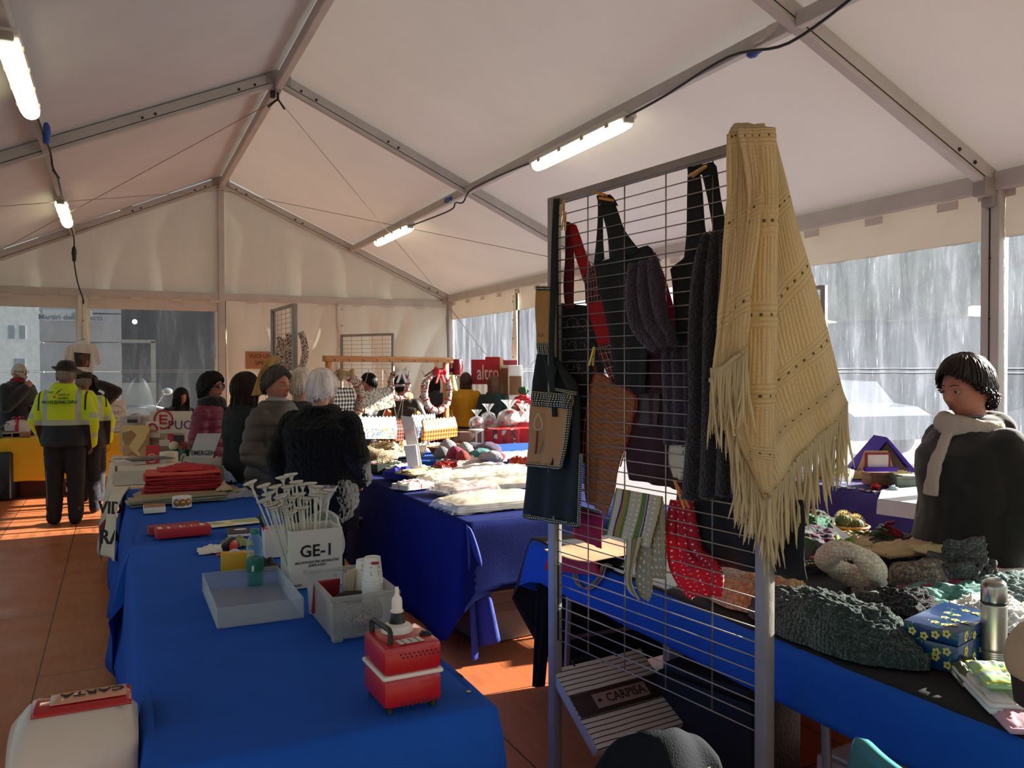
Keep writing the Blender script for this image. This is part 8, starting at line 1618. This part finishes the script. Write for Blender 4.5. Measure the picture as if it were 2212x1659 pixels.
# kraft bags with string handles and red bag on the far left corner
z=.765
for k in range(9):
    q=atZ(1292,1192,z); o=MB().grid(lambda u,v:((u-.5)*.36,(v-.5)*.26,.004+.01*nz(u*2+k,v*2)+.006*(2*v-1)**2),10,8,.004).build('kraft_bag',mat(['8c6a4c','b58a64'][k==8],.75,var=.1),None,True,(q.x+.004*(k%3),q.y,z+.0),(0,0,.15+.03*(k%3))); tag(o,'flat brown kraft bag on the corner of the knitwear table, %s'%('topmost' if k==8 else 'lowest' if k==0 else ORD[8-k]+' from the top'),'paper bag','kraft bags on the knitwear table'); z+=.009
for k,(dx) in enumerate((0,.012,.03)):
    P=[atX(x+dx*300,y+dx*100,.292) for x,y in ((1240,1215),(1238,1240),(1246,1262),(1266,1270),(1290,1248),(1300,1222),(1312,1218))]; mb=MB(); mb.tube([interp(P,i/24) for i in range(25)],.0035,6); tag(mb.build('string_handle',mat('9a7a5c',.8),None,True),'%s brown string handle looping down from the kraft bags'%['left','middle','right'][k],'string')
P=[atX(1180,1230,.285),atX(1192,1192,.285),atX(1290,1212,.285),atX(1296,1243,.285)]; mb=MB(); nn=Vector((-.012,0,0)); mb.add([p for p in P]+[p+nn for p in P],[(0,1,2,3),(7,6,5,4),(0,4,5,1),(1,5,6,2),(2,6,7,3),(3,7,4,0)]); tag(mb.build('red_paper_bag',mat('d0201c',.5,trans=.4),None),'bright red paper bag poking over the far corner of the knitwear table','paper bag')
# blue flowered box, thermos etc
t=thing('flowered_box','blue cardboard box with yellow flowers and hinged lid beside the thermos','box',atZ(2048,1415,.76),0)
c0=atZ(1962,1425,.76);c1=atZ(2060,1462,.76);c2=atZ(2142,1412,.76); o=(c0+c2)/2; t.location=o; xa=(c2-c1); ya=(c1-c0); W_,D_=xa.length,ya.length; t.rotation_euler=(0,0,math.atan2(xa.y,xa.x)); t.location=(c0+c2)/2; t.location.z=.76
mBF=mat('123a6a',.3,coat=.4,var=.1); MB().box((0,0,.037),(W_,D_,.074),b=.004).build('box_body',mBF,t,True); MB().box((0,0,.096),(W_+.004,D_+.004,.036),b=.004,M=Matrix.Rotation(R(2),3,'X')).build('lid',mBF,t,True)
mYf=mat('d8cc6c',.5); mLf=mat('3a7a4c',.5); mCt=mat('5a3a1c',.5); rr=random.Random(8); nf=0
def flower(p,u,v,n,s):
    M=frame(p,u,v,n); f=thing
    mb=MB(); poly=[]
    for i in range(40): a=2*pi*i/40; r_=s*(.62+.38*abs(cos(a*2.5))**.7); poly.append((r_*cos(a),r_*sin(a)))
    mb.prism(poly,.0007,M.to_3x3(),p); fl=mb.build('painted_flower',mYf,t); MB().prism([(s*.3*cos(a),s*.3*sin(a)) for a in [2*pi*i/10 for i in range(10)]],.0011,M.to_3x3(),p).build('flower_centre',mCt,fl)
    for q in (rr.uniform(0,6),):
        for dq in (0,.7): c=p+u*s*1.5*cos(q+dq)+v*s*1.5*sin(q+dq); mb=MB(); d=u*cos(q+dq)+v*sin(q+dq); e=n.cross(d); mb.prism([(-s*.55,0),(-s*.2,s*.24),(s*.3,s*.2),(s*.6,0),(s*.3,-s*.2),(-s*.2,-s*.24)],.0006,frame(Vector((0,0,0)),d,e,n).to_3x3(),c); mb.build('painted_leaf',mLf,t)
X_,Y_,Z_=Vector((1,0,0)),Vector((0,1,0)),Vector((0,0,1))
for (o_,u,v,n,w_,h_,k) in ((Vector((0,-D_/2-.0005,.037)),X_,Z_,-Y_,W_,.07,9),(Vector((-W_/2-.0005,0,.037)),-Y_,Z_,-X_,D_,.07,8),(Vector((0,-D_/2-.0025,.096)),X_,Z_,-Y_,W_,.03,5),(Vector((-W_/2-.0025,0,.096)),-Y_,Z_,-X_,D_,.03,4),(Vector((0,0,.1143)),X_,Y_,Z_,W_,D_,13)):
    for i in range(k): flower(o_+u*w_*(-.42+.84*((i*.7549+.1)%1))+v*h_*(-.36+.72*((i*.5698+.3)%1)),u,v,n,.0115)
q=atZ(2146,1432,.76); t=thing('thermos_flask','brushed steel vacuum flask with domed cup lid on the knitwear table','flask',(q.x,q.y,.757)); mSS=mat('b9b4a8',.3,.95,bs=.05,bscale=300,stretch=(1,1,.02)); mSS2=mat('a8a49c',.22,.95)
k_=1.0
MB().lathe([(.030,0),(.033,.004)]+sum([[(.033,.012+.006*i),(.0315,.014+.006*i),(.033,.017+.006*i)] for i in range(5)],[])+[(.033,.05),(.033,.165),(.0325,.17)],(0,0,0),36).build('flask_body',mSS,t,'all'); MB().lathe([(.0335,.170),(.034,.1725),(.0335,.175)],(0,0,0),36).build('seam_ring',mBk,t,True)
MB().lathe([(.0325,.175),(.033,.178),(.0325,.215),(.029,.228),(.02,.235),(.018,.2345),(0,.2345)],(0,0,0),36).build('cup_lid',mSS2,t,'all')
t=thing('hair_clip','dark magenta butterfly-shaped clip in front of the thermos','clip',atZ(2125,1440,.80)); 
for s in (-1,1): MB().ell((s*.018,0,.004),(.02,.012,.006),12,M=Matrix.Rotation(s*.4,3,'Z')).build('wing',mat('5a1c38',.3),t,True)
MB().tube([(0,-.012,.005),(0,.014,.008)],.004,6).build('clip_spine',mat('5a1c38',.3),t,True)
soft('green_pouch','olive zip pouch in front of the flowered box','pouch',2090,1462,.16,.07,.035,mat('5a6040',.6,bs=.3,bscale=60),.9,80,layers=0); 
soft('white_bag','folded white paper bag at the near right of the knitwear table','bag',2160,1500,.26,.14,.035,mat('dcd6d0',.6),.95,81,layers=2); soft('pink_bag','folded pink bag under the white one at the table edge','bag',2175,1530,.3,.1,.02,mat('c496a4',.6),.95,82,layers=1,z=.757)
soft('napkin_packet','green and yellow striped napkin packet on the white bag','napkins',2160,1462,.17,.11,.016,cellmat('napk',lambda nt,v:mixc(nt,stripes(nt,axis(nt,v,0),13,.08),mixc(nt,stripes(nt,axis(nt,v,0),13,.2,.4),'9ac486','9aa8b4'),'e0d820'),.5,'Object'),.9,83,z=.815,layers=1)
q=atD(2290,1420,1.45); t=thing('straw_hat','rounded beige bag with dark underside cut by the right edge','bag',q); lumpy(MB().ell((0,0,0),(.085,.085,.075),28),12,.01).build('bag_body',mat('b8a486',.8,bs=.3,bscale=60),t,True); MB().lathe([(.07,-.085),(.075,-.04),(.06,-.03)],(0,0,0),24).build('dark_base',mat('2a1a16',.7),t,True); MB().lathe([(.05,.757-q.z),(.04,-.08)],(0,0,0),20).build('stand',mat('1c1412',.7),t,True)
# ================================================================ under and before the knitwear table
t=thing('shopping_bag','large cream shopping bag with dark stripes lettered CARPISA leaning under the table','bag',(0,0,0))
P=[atD(1222,1442,3.25),atD(1398,1402,3.45),atD(1472,1560,3.2),atD(1262,1628,2.95)]; u=((P[1]-P[0])+(P[2]-P[3])).normalized(); v=((P[0]-P[3])+(P[1]-P[2])).normalized(); n=u.cross(v).normalized(); v=n.cross(u)
if n.dot(-CF)<0: n=-n
W_=((P[1]-P[0]).length+(P[2]-P[3]).length)/2; H_=((P[0]-P[3]).length+(P[1]-P[2]).length)/2; C_=sum(P,Vector())/4; C_.z=max(C_.z,H_*abs(v.z)/2+.03); t.location=C_
Fm=frame(Vector((0,0,0)),u,v,n).to_3x3(); mStp=cellmat('stripe_bag',lambda nt,v:mixc(nt,stripes(nt,axis(nt,v,1),1,.2),'c9bfae','2a1c1a'),.5,'UV')
mb=MB(); th=.05
n0=0; mb.grid(lambda a,b:Fm@Vector(((a-.5)*W_+.01*nz(b*4,1),(b-.5)*H_,.004*nz(a*5,b*5))),12,16); mb.uv=[[(x,y*17) for x,y in q] for q in mb.uv]; mb.build('front_panel',mStp,t,'all'); 
mb=MB(); mb.box(Fm@Vector((0,0,-th/2)),(W_,H_,th-.004),M=Fm,b=.008); mb.build('bag_body',mat('b5aa98',.6),t,True)
MB().box(Fm@Vector((0,0,.006)),(W_*.99,H_*.27,.003),M=Fm).build('dark_band',mat('2c1916',.5),t); MB().box(Fm@Vector((-.0,.0,.009)),(W_*.58,H_*.17,.003),M=Fm).build('label_panel',mat('8a7468',.6),t)
text(t,'lettering','CARPISA',H_*.145,frame(Fm@Vector((.02,0,.0115)),u,v,n),'2a1614',.0005,.012,sx=.95); MB().ell(Fm@Vector((-W_*.24,0,.011)),(H_*.03,H_*.02,.002),12,M=Fm).build('turtle_mark',mat('2a1614',.5),t)
for x in (-.28,.2): mb=MB(); mb.tube([Fm@Vector((x*W_,H_*.48,.0)),Fm@Vector((x*W_+.02,H_*.58,-.02)),Fm@Vector((x*W_+.1,H_*.6,-.03)),Fm@Vector((x*W_+.14,H_*.48,-.01))],.006,6); mb.build('handle',mBlack,t,True)
def bag(px0,py0,px1,py1,D,c,lab,th=.15,nm='shopping_bag',dz=0):
    a=atD(px0,py0,D);b_=atD(px1,py1,D); w_=(b_-a).dot(CR); top=a.z; c0=(a+b_)/2; t=thing(nm,lab,'bag',(c0.x,c0.y,0),math.atan2(CR.y,CR.x)); MB().box((0,th/2,top/2+.003),(w_,th,top-.006),b=.006).build('bag_body',mat(c,.65,var=.06),t,True); return t,w_,top
t,w_,h_=bag(1445,1372,1520,1540,3.6,'a8937c','tan paper bag with black label under the knitwear table'); MB().box((-.0,-.002,h_*.55),(w_*.85,.004,.09)).build('black_label',mat('101010',.5),t); text(t,'lettering','BOLZANO',.05,frame(Vector((-.0,-.006,h_*.55)),X_,Z_,-Y_),'b8a890',.0005,sx=.9)
t,w_,h_=bag(1520,1400,1562,1540,3.55,'6a5a4c','shaded side of the tan paper bag, in a darker colour, under the knitwear table')  # side of the tan bag, its shade put into a darker colour
t,w_,h_=bag(1562,1436,1650,1520,3.3,'a81420','red bag with white script letters under the knitwear table'); text(t,'lettering','due',.11,frame(Vector((0,-.004,h_-.07)),X_,Z_,-Y_),'e4dcd4',.0005,.01); text(t,'lettering','le mele',.05,frame(Vector((0.02,-.004,h_-.15)),X_,Z_,-Y_),'c9848c',.0005); MB().box((-w_/2-.03,.04,h_*.5),(.05,.02,h_*.95)).build('white_side',mat('c9c4bc',.6),t)
t=thing('suitcase','black soft suitcase standing under the knitwear table','suitcase',(.66,2.55,0),.25); MB().box((0,0,.2),(.34,.46,.36),b=.03).build('case_body',mat('0f0f11',.7,bs=.3),t,True); MB().box((0,0,.39),(.3,.4,.05),b=.02).build('case_lid',mat('131315',.7,bs=.3),t,True)
for x in (-.12,.12): MB().lathe([(.025,-.012),(.028,0),(.025,.012)],(x,-.2,.028),12,M=Matrix.Rotation(pi/2,3,'Y')).build('wheel',mBk,t,True)
mb=MB(); mb.tube([(-.05,-.1,.415),(-.05,-.08,.44),(-.05,.08,.44),(-.05,.1,.415)],.008,6); mb.build('handle',mBk,t,True)
c0=atD(1790,1600,2.1); t=thing('storage_carton','beige cardboard carton under the near end of the knitwear table','box',(.82,1.62,0),.1); MB().box((0,0,.17),(.5,.75,.34),b=.01).build('carton_body',mat('a8907a',.8),t,True); MB().box((0,0,.345),(.46,.7,.012),b=.003).build('flap',mat('c8ac94',.8),t,True)
t=thing('folded_carton','dark folded carton standing beside the beige carton','box',(.86,.85,0),.0); MB().box((0,0,.18),(.5,.6,.36),b=.01).build('carton_body',mat('3a2c26',.8),t,True)
# chair with jacket in the foreground and teal chair
rzc=face(12); dY=Matrix.Rotation(rzc,3,'Z')@Vector((0,1,0)); q=atD(1415,1600,1.83)-dY*.28
ch=chair('folding_chair','chair draped with a dark jacket at the bottom of the view',(q.x,q.y),rzc,.64,slim=.5)
t=thing('draped_jacket','dark blue-grey jacket draped over a chair back at the bottom of the view','jacket',(q.x,q.y,0),rzc)
mb=MB(); mb.grid(lambda u,v:((u-.5)*(.27+.2*abs(2*v-1)),.28+.1*cos(v*pi)*1+.02*sin(u*9),.775-.07*(2*u-1)**2*(1.6 if u<.5 else 1)-.55*abs(2*v-1)**1.6+.012*nz(u*5,v*5)),30,30,.012); mb.build('jacket_body',mat('0f141b',.9,bs=.3,bscale=200,spec=.2),t,'all')
rzt=face(97); q=atD(1950,1640,1.70)-Matrix.Rotation(rzt,3,'Z')@Vector((0,.2,0)); t=thing('plastic_chair','teal plastic chair, only its back corner in view at the bottom right','chair',(q.x,q.y,0),rzt); mT=mat('2a7a80',.4)
mb=MB(); mb.grid(lambda u,v:((u-.5)*.4*(1-.25*v**3),.2+.03*(1-(2*u-1)**2),.45+.33*v*(1-.12*(2*u-1)**4)),12,12,.02); mb.build('backrest',mT,t,'all'); mb=MB(); mb.box((0,0,.44),(.42,.4,.03),b=.01); mb.build('seat',mT,t,True)
for sx in (-1,1):
    for sy in (-1,1): mb=MB(); mb.tube([(sx*.17,sy*.17,.44),(sx*.2,sy*.2,0)],.014,8); mb.build('leg',mSteel,t,True)
